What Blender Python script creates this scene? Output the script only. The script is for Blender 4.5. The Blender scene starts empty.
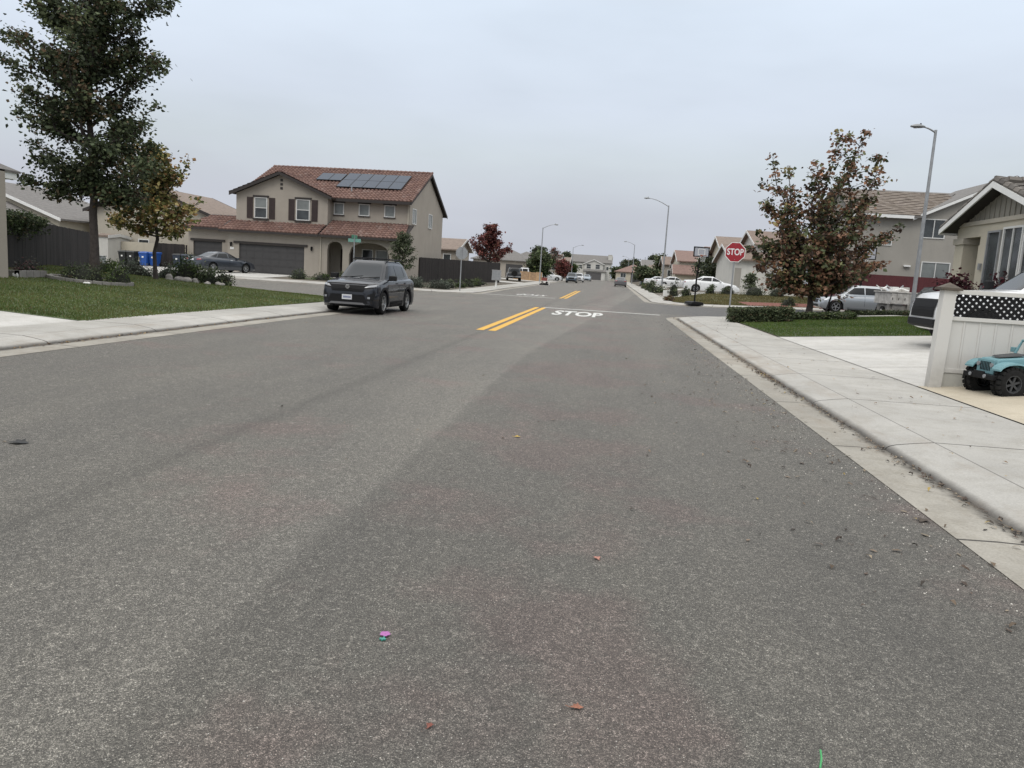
import bpy, bmesh, math, random
import numpy as np
from mathutils import Vector, Matrix
from mathutils.bvhtree import BVHTree
from mathutils.geometry import intersect_line_line_2d
R = math.radians
random.seed(7)
rng = np.random.default_rng(11)
scene = bpy.context.scene
col = scene.collection

# ------------------------------------------------------------------ materials
def hexc(s):
    s = s.lstrip('#')
    v = [int(s[i:i+2], 16)/255 for i in (0, 2, 4)]
    return tuple(x/12.92 if x <= .04045 else ((x+.055)/1.055)**2.4 for x in v)

def new_mat(name):
    m = bpy.data.materials.new(name); m.use_nodes = True
    nt = m.node_tree; b = nt.nodes['Principled BSDF']
    return m, nt, b

def N(nt, t, **kw):
    n = nt.nodes.new(t)
    for k, v in kw.items():
        if k in n.inputs: n.inputs[k].default_value = v
        else: setattr(n, k, v)
    return n

def mixc(nt, fac, a, b, mode='MIX'):
    n = nt.nodes.new('ShaderNodeMix'); n.data_type = 'RGBA'; n.blend_type = mode
    for sock, v in ((n.inputs[0], fac), (n.inputs[6], a), (n.inputs[7], b)):
        if hasattr(v, 'links'): nt.links.new(v, sock)
        else: sock.default_value = v if not isinstance(v, tuple) or len(v) == 4 else (*v, 1)
    return n.outputs[2]

def math_n(nt, op, a, b=0.0, c=None):
    n = nt.nodes.new('ShaderNodeMath'); n.operation = op
    for i, v in enumerate((a, b) if c is None else (a, b, c)):
        if hasattr(v, 'links'): nt.links.new(v, n.inputs[i])
        else: n.inputs[i].default_value = v
    return n.outputs[0]

def ramp(nt, fac, stops):
    n = nt.nodes.new('ShaderNodeValToRGB'); nt.links.new(fac, n.inputs[0])
    e = n.color_ramp.elements
    while len(e) < len(stops): e.new(.5)
    for i, (p, c) in enumerate(stops):
        e[i].position = p; e[i].color = (*c, 1) if isinstance(c, tuple) else (c, c, c, 1)
    return n.outputs[0]

def coords(nt, kind='Object'):
    return nt.nodes.new('ShaderNodeTexCoord').outputs[kind]

def noise(nt, vec, scale, detail=4, rough=.55, dist=0):
    n = N(nt, 'ShaderNodeTexNoise', Scale=scale, Detail=detail, Roughness=rough, Distortion=dist)
    nt.links.new(vec, n.inputs['Vector']); return n.outputs['Fac']

def mapping(nt, vec, scale=(1, 1, 1), rot=(0, 0, 0)):
    n = nt.nodes.new('ShaderNodeMapping'); n.inputs['Scale'].default_value = scale; n.inputs['Rotation'].default_value = rot
    nt.links.new(vec, n.inputs['Vector']); return n.outputs[0]

def bump(nt, b, h, strength=.3, dist=.01):
    n = N(nt, 'ShaderNodeBump', Strength=strength, Distance=dist)
    nt.links.new(h, n.inputs['Height']); nt.links.new(n.outputs[0], b.inputs['Normal'])

def simple(name, c, rough=.6, metal=0, var=.0, vscale=3, bmp=0, bscale=60, coat=0, spec=.5):
    if isinstance(c, str): c = hexc(c)
    m, nt, b = new_mat(name)
    b.inputs['Roughness'].default_value = rough; b.inputs['Metallic'].default_value = metal
    b.inputs['Coat Weight'].default_value = coat; b.inputs['Specular IOR Level'].default_value = spec
    if var:
        co = coords(nt)
        f = noise(nt, co, vscale, 5, .6)
        f = ramp(nt, f, [(.3, 0.0), (.7, 1.0)])
        nt.links.new(mixc(nt, f, tuple(x*(1-var) for x in c), tuple(min(1, x*(1+var)) for x in c)), b.inputs['Base Color'])
    else: b.inputs['Base Color'].default_value = (*c, 1)
    if bmp:
        bump(nt, b, noise(nt, coords(nt), bscale, 3), bmp, .01)
    return m

def attr_mat(name, rough=.7, mul=1.0, attr='col', spec=.3, bmp=0, nscale=8, nvar=.2, trans=0):
    m, nt, b = new_mat(name)
    a = nt.nodes.new('ShaderNodeAttribute'); a.attribute_name = attr
    f = noise(nt, coords(nt), nscale, 4)
    f = ramp(nt, f, [(.3, (1-nvar)*mul), (.7, (1+nvar)*mul)])
    nt.links.new(mixc(nt, 1.0, a.outputs['Color'], f, 'MULTIPLY'), b.inputs['Base Color'])
    b.inputs['Roughness'].default_value = rough; b.inputs['Specular IOR Level'].default_value = spec
    if trans:
        t = nt.nodes.new('ShaderNodeBsdfTranslucent'); nt.links.new(a.outputs['Color'], t.inputs[0])
        mx = nt.nodes.new('ShaderNodeMixShader'); mx.inputs[0].default_value = trans
        nt.links.new(b.outputs[0], mx.inputs[1]); nt.links.new(t.outputs[0], mx.inputs[2])
        nt.links.new(mx.outputs[0], nt.nodes['Material Output'].inputs[0])
    return m

def stucco(name, c, var=.07):
    m, nt, b = new_mat(name)
    if isinstance(c, str): c = hexc(c)
    co = coords(nt)
    f = noise(nt, co, .7, 5, .6)
    f2 = noise(nt, mapping(nt, co, (1.5, 1.5, .25)), 1.3, 4, .6)
    cc = mixc(nt, ramp(nt, f, [(.3, 0.0), (.7, 1.0)]), tuple(x*(1-var) for x in c), tuple(x*(1+var) for x in c))
    cc = mixc(nt, ramp(nt, f2, [(.5, 0.0), (.8, .35)]), cc, tuple(x*.72 for x in c))
    f3 = noise(nt, co, 22, 3, .7)
    cc = mixc(nt, ramp(nt, f3, [(.35, .12), (.65, 0.0)]), cc, tuple(x*.6 for x in c))
    nt.links.new(cc, b.inputs['Base Color']); b.inputs['Roughness'].default_value = .9
    bump(nt, b, noise(nt, co, 45, 3, .6), .35, .01)
    return m

def wood_fence(name, c, c2):
    m, nt, b = new_mat(name)
    co = coords(nt)
    f = noise(nt, mapping(nt, co, (14, 14, .8)), 2, 5, .65)
    f2 = noise(nt, co, .9, 3)
    cc = mixc(nt, ramp(nt, f, [(.3, 0.0), (.7, 1.0)]), c, c2)
    cc = mixc(nt, ramp(nt, f2, [(.4, 0.0), (.7, .5)]), cc, tuple(x*.6 for x in c))
    a = nt.nodes.new('ShaderNodeAttribute'); a.attribute_name = 'col'
    cc = mixc(nt, 1.0, cc, a.outputs['Color'], 'MULTIPLY')
    nt.links.new(cc, b.inputs['Base Color']); b.inputs['Roughness'].default_value = .85
    bump(nt, b, f, .4, .01)
    return m

def paint(name, c, rough=.28, flake=0, coat=.6, dirt=.1, cr=.03):
    m, nt, b = new_mat(name)
    if isinstance(c, str): c = hexc(c)
    co = coords(nt)
    sep = nt.nodes.new('ShaderNodeSeparateXYZ'); nt.links.new(co, sep.inputs[0])
    low = math_n(nt, 'SUBTRACT', 1.0, math_n(nt, 'MULTIPLY', sep.outputs[2], 1.6))
    low = math_n(nt, 'MAXIMUM', low, 0.05)
    f = math_n(nt, 'MULTIPLY', math_n(nt, 'MULTIPLY', low, noise(nt, co, 5, 5, .65)), dirt*4)
    f.node.use_clamp = True
    nt.links.new(mixc(nt, f, c, (.16, .145, .12)), b.inputs['Base Color'])
    b.inputs['Roughness'].default_value = rough; b.inputs['Metallic'].default_value = flake
    b.inputs['Coat Weight'].default_value = coat; b.inputs['Coat Roughness'].default_value = cr
    b.inputs['Specular IOR Level'].default_value = .2
    return m

# ------------------------------------------------------------------ object helpers
def tag(o, label=None, cat=None, group=None, kind=None):
    for k, v in (('label', label), ('category', cat), ('group', group), ('kind', kind)):
        if v: o[k] = v
    return o

def wloc(o):
    v = Vector((0, 0, 0))
    while o is not None: v += o.location; o = o.parent
    return v

def empty(name, loc, label=None, cat=None, group=None, rz=0, scale=None):
    o = bpy.data.objects.new(name, None); col.objects.link(o)
    o.location = loc; o.rotation_euler = (0, 0, rz); o.empty_display_size = .2
    if scale: o.scale = scale
    return tag(o, label, cat, group)

def copy_tree(o, parent=None):
    c = o.copy(); col.objects.link(c); c.parent = parent
    for ch in list(o.children): copy_tree(ch, c)
    return c

class MB:
    def __init__(s, local=True):
        s.v = []; s.f = []; s.c = []; s.mi = []; s.uv = None
    def add(s, vs, fs, c=None, mi=0):
        n = len(s.v); s.v += [tuple(p) for p in vs]
        for f in fs: s.f.append(tuple(i+n for i in f)); s.c.append(c); s.mi.append(mi)
        return s
    def box(s, x0, y0, z0, x1, y1, z1, c=None, M=None, mi=0):
        vs = [(x, y, z) for z in (z0, z1) for y in (y0, y1) for x in (x0, x1)]
        if M is not None: vs = [M @ Vector(p) for p in vs]
        return s.add(vs, [(0, 2, 3, 1), (4, 5, 7, 6), (0, 1, 5, 4), (2, 6, 7, 3), (0, 4, 6, 2), (1, 3, 7, 5)], c, mi)
    def hexa(s, b, t, c=None, mi=0):      # b, t: four points each, same winding (ccw from above)
        return s.add(list(b)+list(t), [(3, 2, 1, 0), (4, 5, 6, 7), (0, 1, 5, 4), (1, 2, 6, 5), (2, 3, 7, 6), (3, 0, 4, 7)], c, mi)
    def prism(s, poly, axis, a, b, c=None, mi=0):   # poly 2D extruded along axis
        def P(u, w, t): return {'x': (t, u, w), 'y': (u, t, w), 'z': (u, w, t)}[axis]
        n = len(poly)
        vs = [P(u, w, a) for u, w in poly]+[P(u, w, b) for u, w in poly]
        return s.add(vs, [tuple(range(n))[::-1], tuple(range(n, 2*n))]+[(i, (i+1) % n, (i+1) % n+n, i+n) for i in range(n)], c, mi)
    def tube(s, pts, rad, seg=8, c=None, cap=True, mi=0):
        pts = [Vector(p) for p in pts]
        if not hasattr(rad, '__len__'): rad = [rad]*len(pts)
        n0 = len(s.v); up = Vector((0, 0, 1)); prev = None
        for i, p in enumerate(pts):
            d = (pts[min(i+1, len(pts)-1)]-pts[max(i-1, 0)]).normalized()
            if prev is None:
                a = d.cross(up if abs(d.z) < .9 else Vector((1, 0, 0))).normalized()
            else: a = (prev-d*prev.dot(d)).normalized()
            prev = a; b = d.cross(a)
            for k in range(seg):
                t = 2*math.pi*k/seg
                s.v.append(tuple(p+(a*math.cos(t)+b*math.sin(t))*rad[i]))
        for i in range(len(pts)-1):
            for k in range(seg):
                s.f.append((n0+i*seg+k, n0+i*seg+(k+1) % seg, n0+(i+1)*seg+(k+1) % seg, n0+(i+1)*seg+k)); s.c.append(c); s.mi.append(mi)
        if cap:
            for r, rev in ((0, 1), (len(pts)-1, 0)):
                f = tuple(n0+r*seg+k for k in range(seg)); s.f.append(f[::-1] if rev else f); s.c.append(c); s.mi.append(mi)
        return s
    def cyl(s, p0, p1, r0, r1=None, seg=16, c=None, mi=0):
        return s.tube([p0, p1], [r0, r0 if r1 is None else r1], seg, c, mi=mi)
    def lathe(s, prof, axis='y', cen=(0, 0, 0), seg=28, c=None, mi=0):   # prof (r, h) closed strip along axis
        n0 = len(s.v); n = len(prof)
        for r, h in prof:
            for k in range(seg):
                t = 2*math.pi*k/seg; a, b = r*math.cos(t), r*math.sin(t)
                p = {'y': (a, h, b), 'z': (a, b, h), 'x': (h, a, b)}[axis]
                s.v.append((p[0]+cen[0], p[1]+cen[1], p[2]+cen[2]))
        for i in range(n-1):
            for k in range(seg):
                s.f.append((n0+i*seg+k, n0+i*seg+(k+1) % seg, n0+(i+1)*seg+(k+1) % seg, n0+(i+1)*seg+k)); s.c.append(c); s.mi.append(mi)
        return s
    def quadgrid(s, fn, nu, nv, c=None, mi=0):
        n0 = len(s.v)
        for j in range(nv+1):
            for i in range(nu+1): s.v.append(tuple(fn(i/nu, j/nv)))
        for j in range(nv):
            for i in range(nu):
                a = n0+j*(nu+1)+i
                s.f.append((a, a+1, a+nu+2, a+nu+1)); s.c.append(c(i, j) if callable(c) else c); s.mi.append(mi)
        return s
    def build(s, name, mat, parent=None, world=False, smooth=False, sharp=35, bevel=0, loc=None, fix=False, solid=0):
        me = bpy.data.meshes.new(name)
        off = Vector((0, 0, 0))
        if world and parent is not None: off = wloc(parent)
        if loc is not None: off = Vector(loc)
        vs = [(p[0]-off.x, p[1]-off.y, p[2]-off.z) for p in s.v]
        me.from_pydata(vs, [], s.f)
        mats = mat if isinstance(mat, (list, tuple)) else [mat]
        for m in mats: me.materials.append(m)
        if len(mats) > 1: me.polygons.foreach_set('material_index', s.mi)
        if any(c is not None for c in s.c):
            ca = me.color_attributes.new('col', 'FLOAT_COLOR', 'CORNER')
            arr = []
            for f, c in zip(s.f, s.c):
                c = c or (1, 1, 1)
                if not hasattr(c, '__len__'): c = (c, c, c)
                arr += [c[0], c[1], c[2], 1]*len(f)
            ca.data.foreach_set('color', arr)
        if s.uv is not None:
            uvl = me.uv_layers.new(name='UVMap')
            arr = []
            for f in s.f:
                for i in f: arr += s.uv[i]
            uvl.data.foreach_set('uv', arr)
        me.update()
        if smooth or fix:
            bm = bmesh.new(); bm.from_mesh(me)
            if fix: bmesh.ops.remove_doubles(bm, verts=bm.verts, dist=1e-5); bmesh.ops.recalc_face_normals(bm, faces=bm.faces)
            if smooth:
                for f in bm.faces: f.smooth = True
                lim = R(sharp)
                for e in bm.edges:
                    if len(e.link_faces) == 2 and e.calc_face_angle(0) > lim: e.smooth = False
            bm.to_mesh(me); bm.free()
        o = bpy.data.objects.new(name, me); col.objects.link(o)
        if parent is not None: o.parent = parent
        if loc is not None: o.location = loc
        if bevel:
            md = o.modifiers.new('bevel', 'BEVEL'); md.width = bevel; md.segments = 2; md.limit_method = 'ANGLE'; md.angle_limit = R(40)
        return o

def text_mesh(name, s, mat, size, parent=None, loc=(0, 0, 0), rot=(0, 0, 0), depth=.002, bold=0, sx=1, sy=1):
    cu = bpy.data.curves.new('t', 'FONT'); cu.body = s; cu.size = size; cu.align_x = 'CENTER'; cu.align_y = 'CENTER'
    cu.extrude = depth; cu.offset = bold; cu.resolution_u = 6
    t = bpy.data.objects.new('t', cu); col.objects.link(t)
    bpy.context.view_layer.update()
    me = bpy.data.meshes.new_from_object(t.evaluated_get(bpy.context.evaluated_depsgraph_get()))
    col.objects.unlink(t); bpy.data.objects.remove(t)
    me.transform(Matrix.Diagonal((sx, sy, 1, 1)))
    me.materials.clear(); me.materials.append(mat); me.name = name
    o = bpy.data.objects.new(name, me); col.objects.link(o)
    o.parent = parent; o.location = loc; o.rotation_euler = rot
    return o

# ------------------------------------------------------------------ shared materials
M = {}
M['asphalt'] = None
M['white'] = simple('white_paint', (.72, .72, .70), .5, var=.06)
M['white_frame'] = simple('white_frame', (.62, .62, .60), .5)
M['black'] = simple('black_plastic', (.009, .009, .010), .6, spec=.2)
M['dark'] = simple('dark_void', (.010, .010, .010), .95, spec=.1)
M['rubber'] = simple('rubber', (.014, .014, .014), .9, var=.3, vscale=20, spec=.2)
M['alloy'] = simple('alloy', (.42, .43, .44), .35, .8)
M['chrome'] = simple('chrome', (.6, .6, .6), .15, 1)
M['glass'] = simple('car_glass', (.008, .010, .012), .03, coat=0, spec=.3)
M['glass_mid'] = simple('windscreen_glass', (.020, .025, .030), .02, coat=0, spec=.35)
M['win'] = simple('window_glass', (.045, .052, .055), .12, var=.5, vscale=1.3)
M['blind'] = simple('window_blind', (.17, .185, .18), .25, var=.25, vscale=.9)
M['lamp_clear'] = simple('headlight_glass', (.22, .23, .245), .1, coat=1)
M['lamp_red'] = simple('taillight_glass', (.22, .01, .012), .15, coat=1)
M['galv'] = simple('galvanised_steel', (.30, .31, .32), .55, .5, var=.15, vscale=4)
M['plate'] = simple('plate_white', (.55, .56, .58), .5)
M['concrete_b'] = simple('block_concrete', (.20, .19, .175), .9, var=.2, vscale=3, bmp=.3)
M['dark_brown'] = simple('dark_brown_trim', (.026, .021, .019), .7, var=.2)
M['shutter'] = simple('shutter', (.035, .022, .02), .7, var=.2)
M['garage'] = simple('garage_grey', (.048, .046, .046), .6, var=.1, vscale=2)
M['rock'] = simple('pale_rock', (.30, .28, .26), .9, var=.35, vscale=6, bmp=.6, bscale=20)
M['bark'] = simple('bark', (.055, .045, .04), .95, var=.35, vscale=9, bmp=.7, bscale=30)
M['bark_light'] = simple('bark_light', (.10, .085, .07), .95, var=.3, vscale=9, bmp=.7, bscale=30)
M['leaf'] = attr_mat('leaf', .6, 1.3, spec=.25, nscale=1.2, nvar=.25, trans=.25)
M['grass'] = attr_mat('grass_blade', .7, 1.0, spec=.15, nscale=.8, nvar=.22, trans=.2)
M['tile'] = attr_mat('roof_tile', .85, 1.0, spec=.15, nscale=1.0, nvar=.12)
M['solar'] = None
# ------------------------------------------------------------------ terrain
def sm(a, b, x):
    t = min(1, max(0, (x-a)/(b-a))); return t*t*(3-2*t)
def T(x, y):
    z = .0045*min(max(0, y-55), 150)
    if x > 5.0:
        w = 1-sm(34, 46, y); k = .078*w+.034*(1-w)
        z += k*min(x-5.0, 7.5+1.5*(1-w))*(1-.6*sm(60, 75, y))
    if x < -9.9 and y < 31:
        z += .05*min(-9.9-x, 12)*(1-sm(27.5, 30.8, y))*1.0
    if x > 4.4 and y > 53:
        z += .50*sm(54, 68, y)*sm(4.6, 8.6, x)
    if x < -12 and y > 47:
        z += .03*min(-12-x, 5)*sm(47, 54, y)
    return z

# ---- asphalt
def asphalt_mat():
    m, nt, b = new_mat('asphalt'); co = coords(nt)
    sep = nt.nodes.new('ShaderNodeSeparateXYZ'); nt.links.new(co, sep.inputs[0]); X, Y = sep.outputs[0], sep.outputs[1]
    wob = math_n(nt, 'MULTIPLY', math_n(nt, 'SUBTRACT', noise(nt, mapping(nt, co, (1, .35, 1)), 1.6, 4), .5), .07)
    bend = math_n(nt, 'MAXIMUM', math_n(nt, 'SUBTRACT', Y, 15.0), 0.0)
    right = N(nt, 'ShaderNodeMapRange'); nt.links.new(X, right.inputs[0]); right.inputs[1].default_value = -2.6; right.inputs[2].default_value = -1.8
    Xw = math_n(nt, 'SUBTRACT', math_n(nt, 'ADD', X, wob), math_n(nt, 'MULTIPLY', math_n(nt, 'MULTIPLY', bend, right.outputs[0]), .062))
    # paving passes: pass along the crown is paler than the kerb lane
    xr = N(nt, 'ShaderNodeMapRange'); nt.links.new(Xw, xr.inputs[0]); xr.inputs[1].default_value = -10; xr.inputs[2].default_value = 5
    P = lambda x: (x+10)/15
    band = ramp(nt, xr.outputs[0], [(0, .98), (P(-5.4), 1.0), (P(-3.75), 1.0), (P(-3.3), .97), (P(-3.21), .80), (P(-3.15), .84), (P(-3.05), 1.0), (P(-2.3), 1.13), (P(-1.55), 1.22), (P(-1.49), .95), (P(.2), .91), (P(.9), .97), (P(1.4), .90), (P(2.6), .86)])
    base = mixc(nt, 1.0, (.190, .180, .157), band, 'MULTIPLY')
    fr_ = N(nt, 'ShaderNodeMapRange'); nt.links.new(Y, fr_.inputs[0]); fr_.inputs[1].default_value = 4; fr_.inputs[2].default_value = 26; fr_.inputs[3].default_value = .97; fr_.inputs[4].default_value = 1.16  # base colour lightened with distance, standing in for grazing sheen
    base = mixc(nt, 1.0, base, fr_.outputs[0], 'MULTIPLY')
    # large blotches, reddish in places
    n1 = noise(nt, mapping(nt, co, (1, .45, 1)), .8, 6, .62)
    base = mixc(nt, ramp(nt, n1, [(.35, 0.0), (.72, 1.0)]), mixc(nt, 1.0, base, (.88, .88, .89), 'MULTIPLY'), mixc(nt, 1.0, base, (1.12, 1.11, 1.09), 'MULTIPLY'))
    n2 = noise(nt, co, .55, 5, .6)
    xc = N(nt, 'ShaderNodeMapRange'); nt.links.new(math_n(nt, 'ABSOLUTE', math_n(nt, 'ADD', X, .45)), xc.inputs[0]); xc.inputs[1].default_value = .5; xc.inputs[2].default_value = 1.2; xc.inputs[3].default_value = .09; xc.inputs[4].default_value = 0
    red = ramp(nt, math_n(nt, 'ADD', n2, xc.outputs[0]), [(.54, 0.0), (.64, .9)])
    base = mixc(nt, red, base, mixc(nt, 1.0, base, (1.10, .955, .975), 'MULTIPLY'))
    n2b = noise(nt, mapping(nt, co, (3.0, .12, 1)), 1.1, 4, .6)
    base = mixc(nt, ramp(nt, n2b, [(.4, .0), (.7, .55)]), base, mixc(nt, 1.0, base, (.86, .86, .87), 'MULTIPLY'))
    # fine wheel-polished aggregate
    n3 = noise(nt, co, 170, 3, .8)
    n4 = noise(nt, co, 55, 2, .6)
    for vs_, lo_, hi_, fac_ in ((420, .22, 1.55, .9), (230, .30, 1.48, .85), (110, .62, 1.30, .6), (38, .80, 1.16, .75)):
        vc = nt.nodes.new('ShaderNodeTexVoronoi'); vc.inputs['Scale'].default_value = vs_; nt.links.new(co, vc.inputs['Vector'])
        vsep = nt.nodes.new('ShaderNodeSeparateColor'); nt.links.new(vc.outputs['Color'], vsep.inputs[0])
        base = mixc(nt, fac_, base, mixc(nt, 1.0, base, ramp(nt, vsep.outputs[0], [(0, lo_), (.8, (lo_+hi_)/2*1.02), (1, hi_*1.25)]), 'MULTIPLY'))
    base = mixc(nt, .3, base, mixc(nt, 1.0, base, ramp(nt, n4, [(.3, .78), (.7, 1.22)]), 'MULTIPLY'))
    v = nt.nodes.new('ShaderNodeTexVoronoi'); v.inputs['Scale'].default_value = 95; nt.links.new(co, v.inputs['Vector'])
    sc = nt.nodes.new('ShaderNodeSeparateColor'); nt.links.new(v.outputs['Color'], sc.inputs[0])
    stone = math_n(nt, 'MULTIPLY', math_n(nt, 'GREATER_THAN', sc.outputs[0], .965), math_n(nt, 'LESS_THAN', v.outputs['Distance'], .24))
    base = mixc(nt, math_n(nt, 'MULTIPLY', stone, .85), base, (.46, .45, .41))
    v2 = nt.nodes.new('ShaderNodeTexVoronoi'); v2.inputs['Scale'].default_value = 26; nt.links.new(co, v2.inputs['Vector'])
    sc2 = nt.nodes.new('ShaderNodeSeparateColor'); nt.links.new(v2.outputs['Color'], sc2.inputs[0])
    st2 = math_n(nt, 'MULTIPLY', math_n(nt, 'GREATER_THAN', sc2.outputs[1], .985), math_n(nt, 'LESS_THAN', v2.outputs['Distance'], .10))
    base = mixc(nt, math_n(nt, 'MULTIPLY', st2, .8), base, (.50, .48, .44))
    # oil spots
    v3 = nt.nodes.new('ShaderNodeTexVoronoi'); v3.inputs['Scale'].default_value = .55; nt.links.new(co, v3.inputs['Vector'])
    sp = nt.nodes.new('ShaderNodeSeparateColor'); nt.links.new(v3.outputs['Color'], sp.inputs[0])
    d = math_n(nt, 'ADD', v3.outputs['Distance'], math_n(nt, 'MULTIPLY', noise(nt, co, 14, 3), .035))
    oil = math_n(nt, 'MULTIPLY', math_n(nt, 'LESS_THAN', d, .045), math_n(nt, 'GREATER_THAN', sp.outputs[2], .45))
    base = mixc(nt, math_n(nt, 'MULTIPLY', oil, .65), base, (.03, .03, .03))
    # dark fresh strip across the far side of the crossing, right half
    y1 = math_n(nt, 'MULTIPLY', math_n(nt, 'GREATER_THAN', Y, 37.6), math_n(nt, 'LESS_THAN', Y, 52.5))
    x1 = N(nt, 'ShaderNodeMapRange'); nt.links.new(math_n(nt, 'ADD', X, math_n(nt, 'MULTIPLY', wob, 18)), x1.inputs[0]); x1.inputs[1].default_value = -1; x1.inputs[2].default_value = 5
    base = mixc(nt, math_n(nt, 'MULTIPLY', math_n(nt, 'MULTIPLY', y1, x1.outputs[0]), .65), base, (.062, .062, .064))
    nt.links.new(base, b.inputs['Base Color'])
    b.inputs['Roughness'].default_value = .8; b.inputs['Specular IOR Level'].default_value = .5
    h = math_n(nt, 'ADD', math_n(nt, 'MULTIPLY', n3, .7), math_n(nt, 'MULTIPLY', n4, .8))
    bump(nt, b, h, .75, .006)
    return m
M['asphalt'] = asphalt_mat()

def concrete_mat(name, c, joint_s=2.85, joint_ph=8.0, gutter=False, uv=True, var=1.0, lines=()):
    m, nt, b = new_mat(name); co = coords(nt)
    f = noise(nt, co, .6, 6, .62); f2 = noise(nt, co, 3.1, 5, .7); f3 = noise(nt, co, 60, 3, .7)
    cc = mixc(nt, ramp(nt, f, [(.3, 0.0), (.7, 1.0)]), tuple(x*(1-.15*var) for x in c), tuple(x*(1+.10*var) for x in c))
    cc = mixc(nt, ramp(nt, f2, [(.45, 0.0), (.75, .62*var)]), cc, (c[0]*.74, c[1]*.72, c[2]*.68))
    cc = mixc(nt, .35, cc, mixc(nt, 1.0, cc, ramp(nt, f3, [(.3, .6), (.7, 1.4)]), 'MULTIPLY'))
    if uv:
        s = nt.nodes.new('ShaderNodeSeparateXYZ'); nt.links.new(coords(nt, 'UV'), s.inputs[0]); S, O = s.outputs[0], s.outputs[1]
        if joint_s:
            cell = math_n(nt, 'FLOOR', math_n(nt, 'DIVIDE', math_n(nt, 'SUBTRACT', S, joint_ph-joint_s*40.5), joint_s))
            wn = nt.nodes.new('ShaderNodeTexWhiteNoise'); wn.noise_dimensions = '1D'; nt.links.new(cell, wn.inputs['W'])
            cc = mixc(nt, 1.0, cc, ramp(nt, wn.outputs['Value'], [(0, .89), (1, 1.04)]), 'MULTIPLY')
            q = math_n(nt, 'FRACT', math_n(nt, 'DIVIDE', math_n(nt, 'SUBTRACT', S, joint_ph-joint_s*40), joint_s))
            q = math_n(nt, 'LESS_THAN', math_n(nt, 'ABSOLUTE', math_n(nt, 'SUBTRACT', q, .5)), .5-.014/joint_s)
            cc = mixc(nt, math_n(nt, 'MULTIPLY', math_n(nt, 'SUBTRACT', 1.0, q), .9), cc, (.03, .028, .026))
        for o in lines:
            q = math_n(nt, 'LESS_THAN', math_n(nt, 'ABSOLUTE', math_n(nt, 'SUBTRACT', O, o)), .009)
            cc = mixc(nt, math_n(nt, 'MULTIPLY', q, .65), cc, (.08, .075, .07))
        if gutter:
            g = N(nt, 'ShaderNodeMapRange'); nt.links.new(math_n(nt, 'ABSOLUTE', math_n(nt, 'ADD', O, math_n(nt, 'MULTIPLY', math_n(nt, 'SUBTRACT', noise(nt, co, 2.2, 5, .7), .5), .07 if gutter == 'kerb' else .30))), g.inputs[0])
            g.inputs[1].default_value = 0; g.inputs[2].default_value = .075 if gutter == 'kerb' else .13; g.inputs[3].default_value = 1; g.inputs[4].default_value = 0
            cc = mixc(nt, math_n(nt, 'MULTIPLY', g.outputs[0], .78), cc, (.035, .03, .026))  # darkened flow line: grime plus the kerb's shadow line, both in colour
            st = ramp(nt, noise(nt, mapping(nt, co, (1, .25, 1)), 1.1, 5, .7), [(.5, 0.0), (.72, .6)])
            cc = mixc(nt, st, cc, (.22, .175, .13))
    nt.links.new(cc, b.inputs['Base Color']); b.inputs['Roughness'].default_value = .88; b.inputs['Specular IOR Level'].default_value = .3
    bump(nt, b, noise(nt, co, 110, 3, .7), .25, .004)
    return m
M['sidewalk'] = concrete_mat('sidewalk_concrete', (.375, .365, .34), lines=(.46,), var=1.1)
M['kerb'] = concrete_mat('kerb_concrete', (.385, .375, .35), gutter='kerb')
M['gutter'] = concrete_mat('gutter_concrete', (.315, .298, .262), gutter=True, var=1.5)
M['drive'] = concrete_mat('driveway_concrete', (.45, .442, .42), uv=False, var=1.1)
M['pad'] = concrete_mat('beige_pad', (.42, .375, .295), uv=False)
M['soil'] = simple('soil', (.10, .085, .065), .95, var=.35, vscale=2.5, bmp=.5, bscale=15)
M['mulch'] = simple('red_mulch', (.17, .062, .045), .95, var=.4, vscale=5, bmp=.6, bscale=18)
M['bark_mulch'] = simple('bark_mulch', (.075, .055, .045), .95, var=.4, vscale=5, bmp=.6, bscale=18)

def sheet(name, mat, xs, ys, zoff, kind='structure', xr=None, step=1.0):
    """gridded sheet following the terrain; xr(y) -> (x0, x1) optional"""
    mb = MB()
    ny = max(1, int((ys[1]-ys[0])/step)); nx = max(1, int((xs[1]-xs[0])/step))
    def fn(u, v):
        y = ys[0]+(ys[1]-ys[0])*v
        a, b = xr(y) if xr else xs
        x = a+(b-a)*u
        return (x, y, T(x, y)+zoff)
    mb.quadgrid(fn, nx, ny)
    o = mb.build(name, mat); tag(o, kind=kind); return o

# earth far and wide, then the asphalt
g = MB()
g.quadgrid(lambda u, v: ((u-.5)*3000, -60+v*3000, -.35+.0045*min(max(0, -60+v*3000-55), 150)), 60, 120)
tag(g.build('ground', simple('dry_earth', (.12, .11, .08), .95, var=.3, vscale=.05)), kind='structure')
st_ = MB()
st_.quadgrid(lambda u, v: ((lambda x, y: (x, y, T(x, y) if (x > -12 or y > 31) else 0))(-60+130*u, -8+258*v)), 130, 258)
tag(st_.build('road', M['asphalt']), kind='structure')

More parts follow.
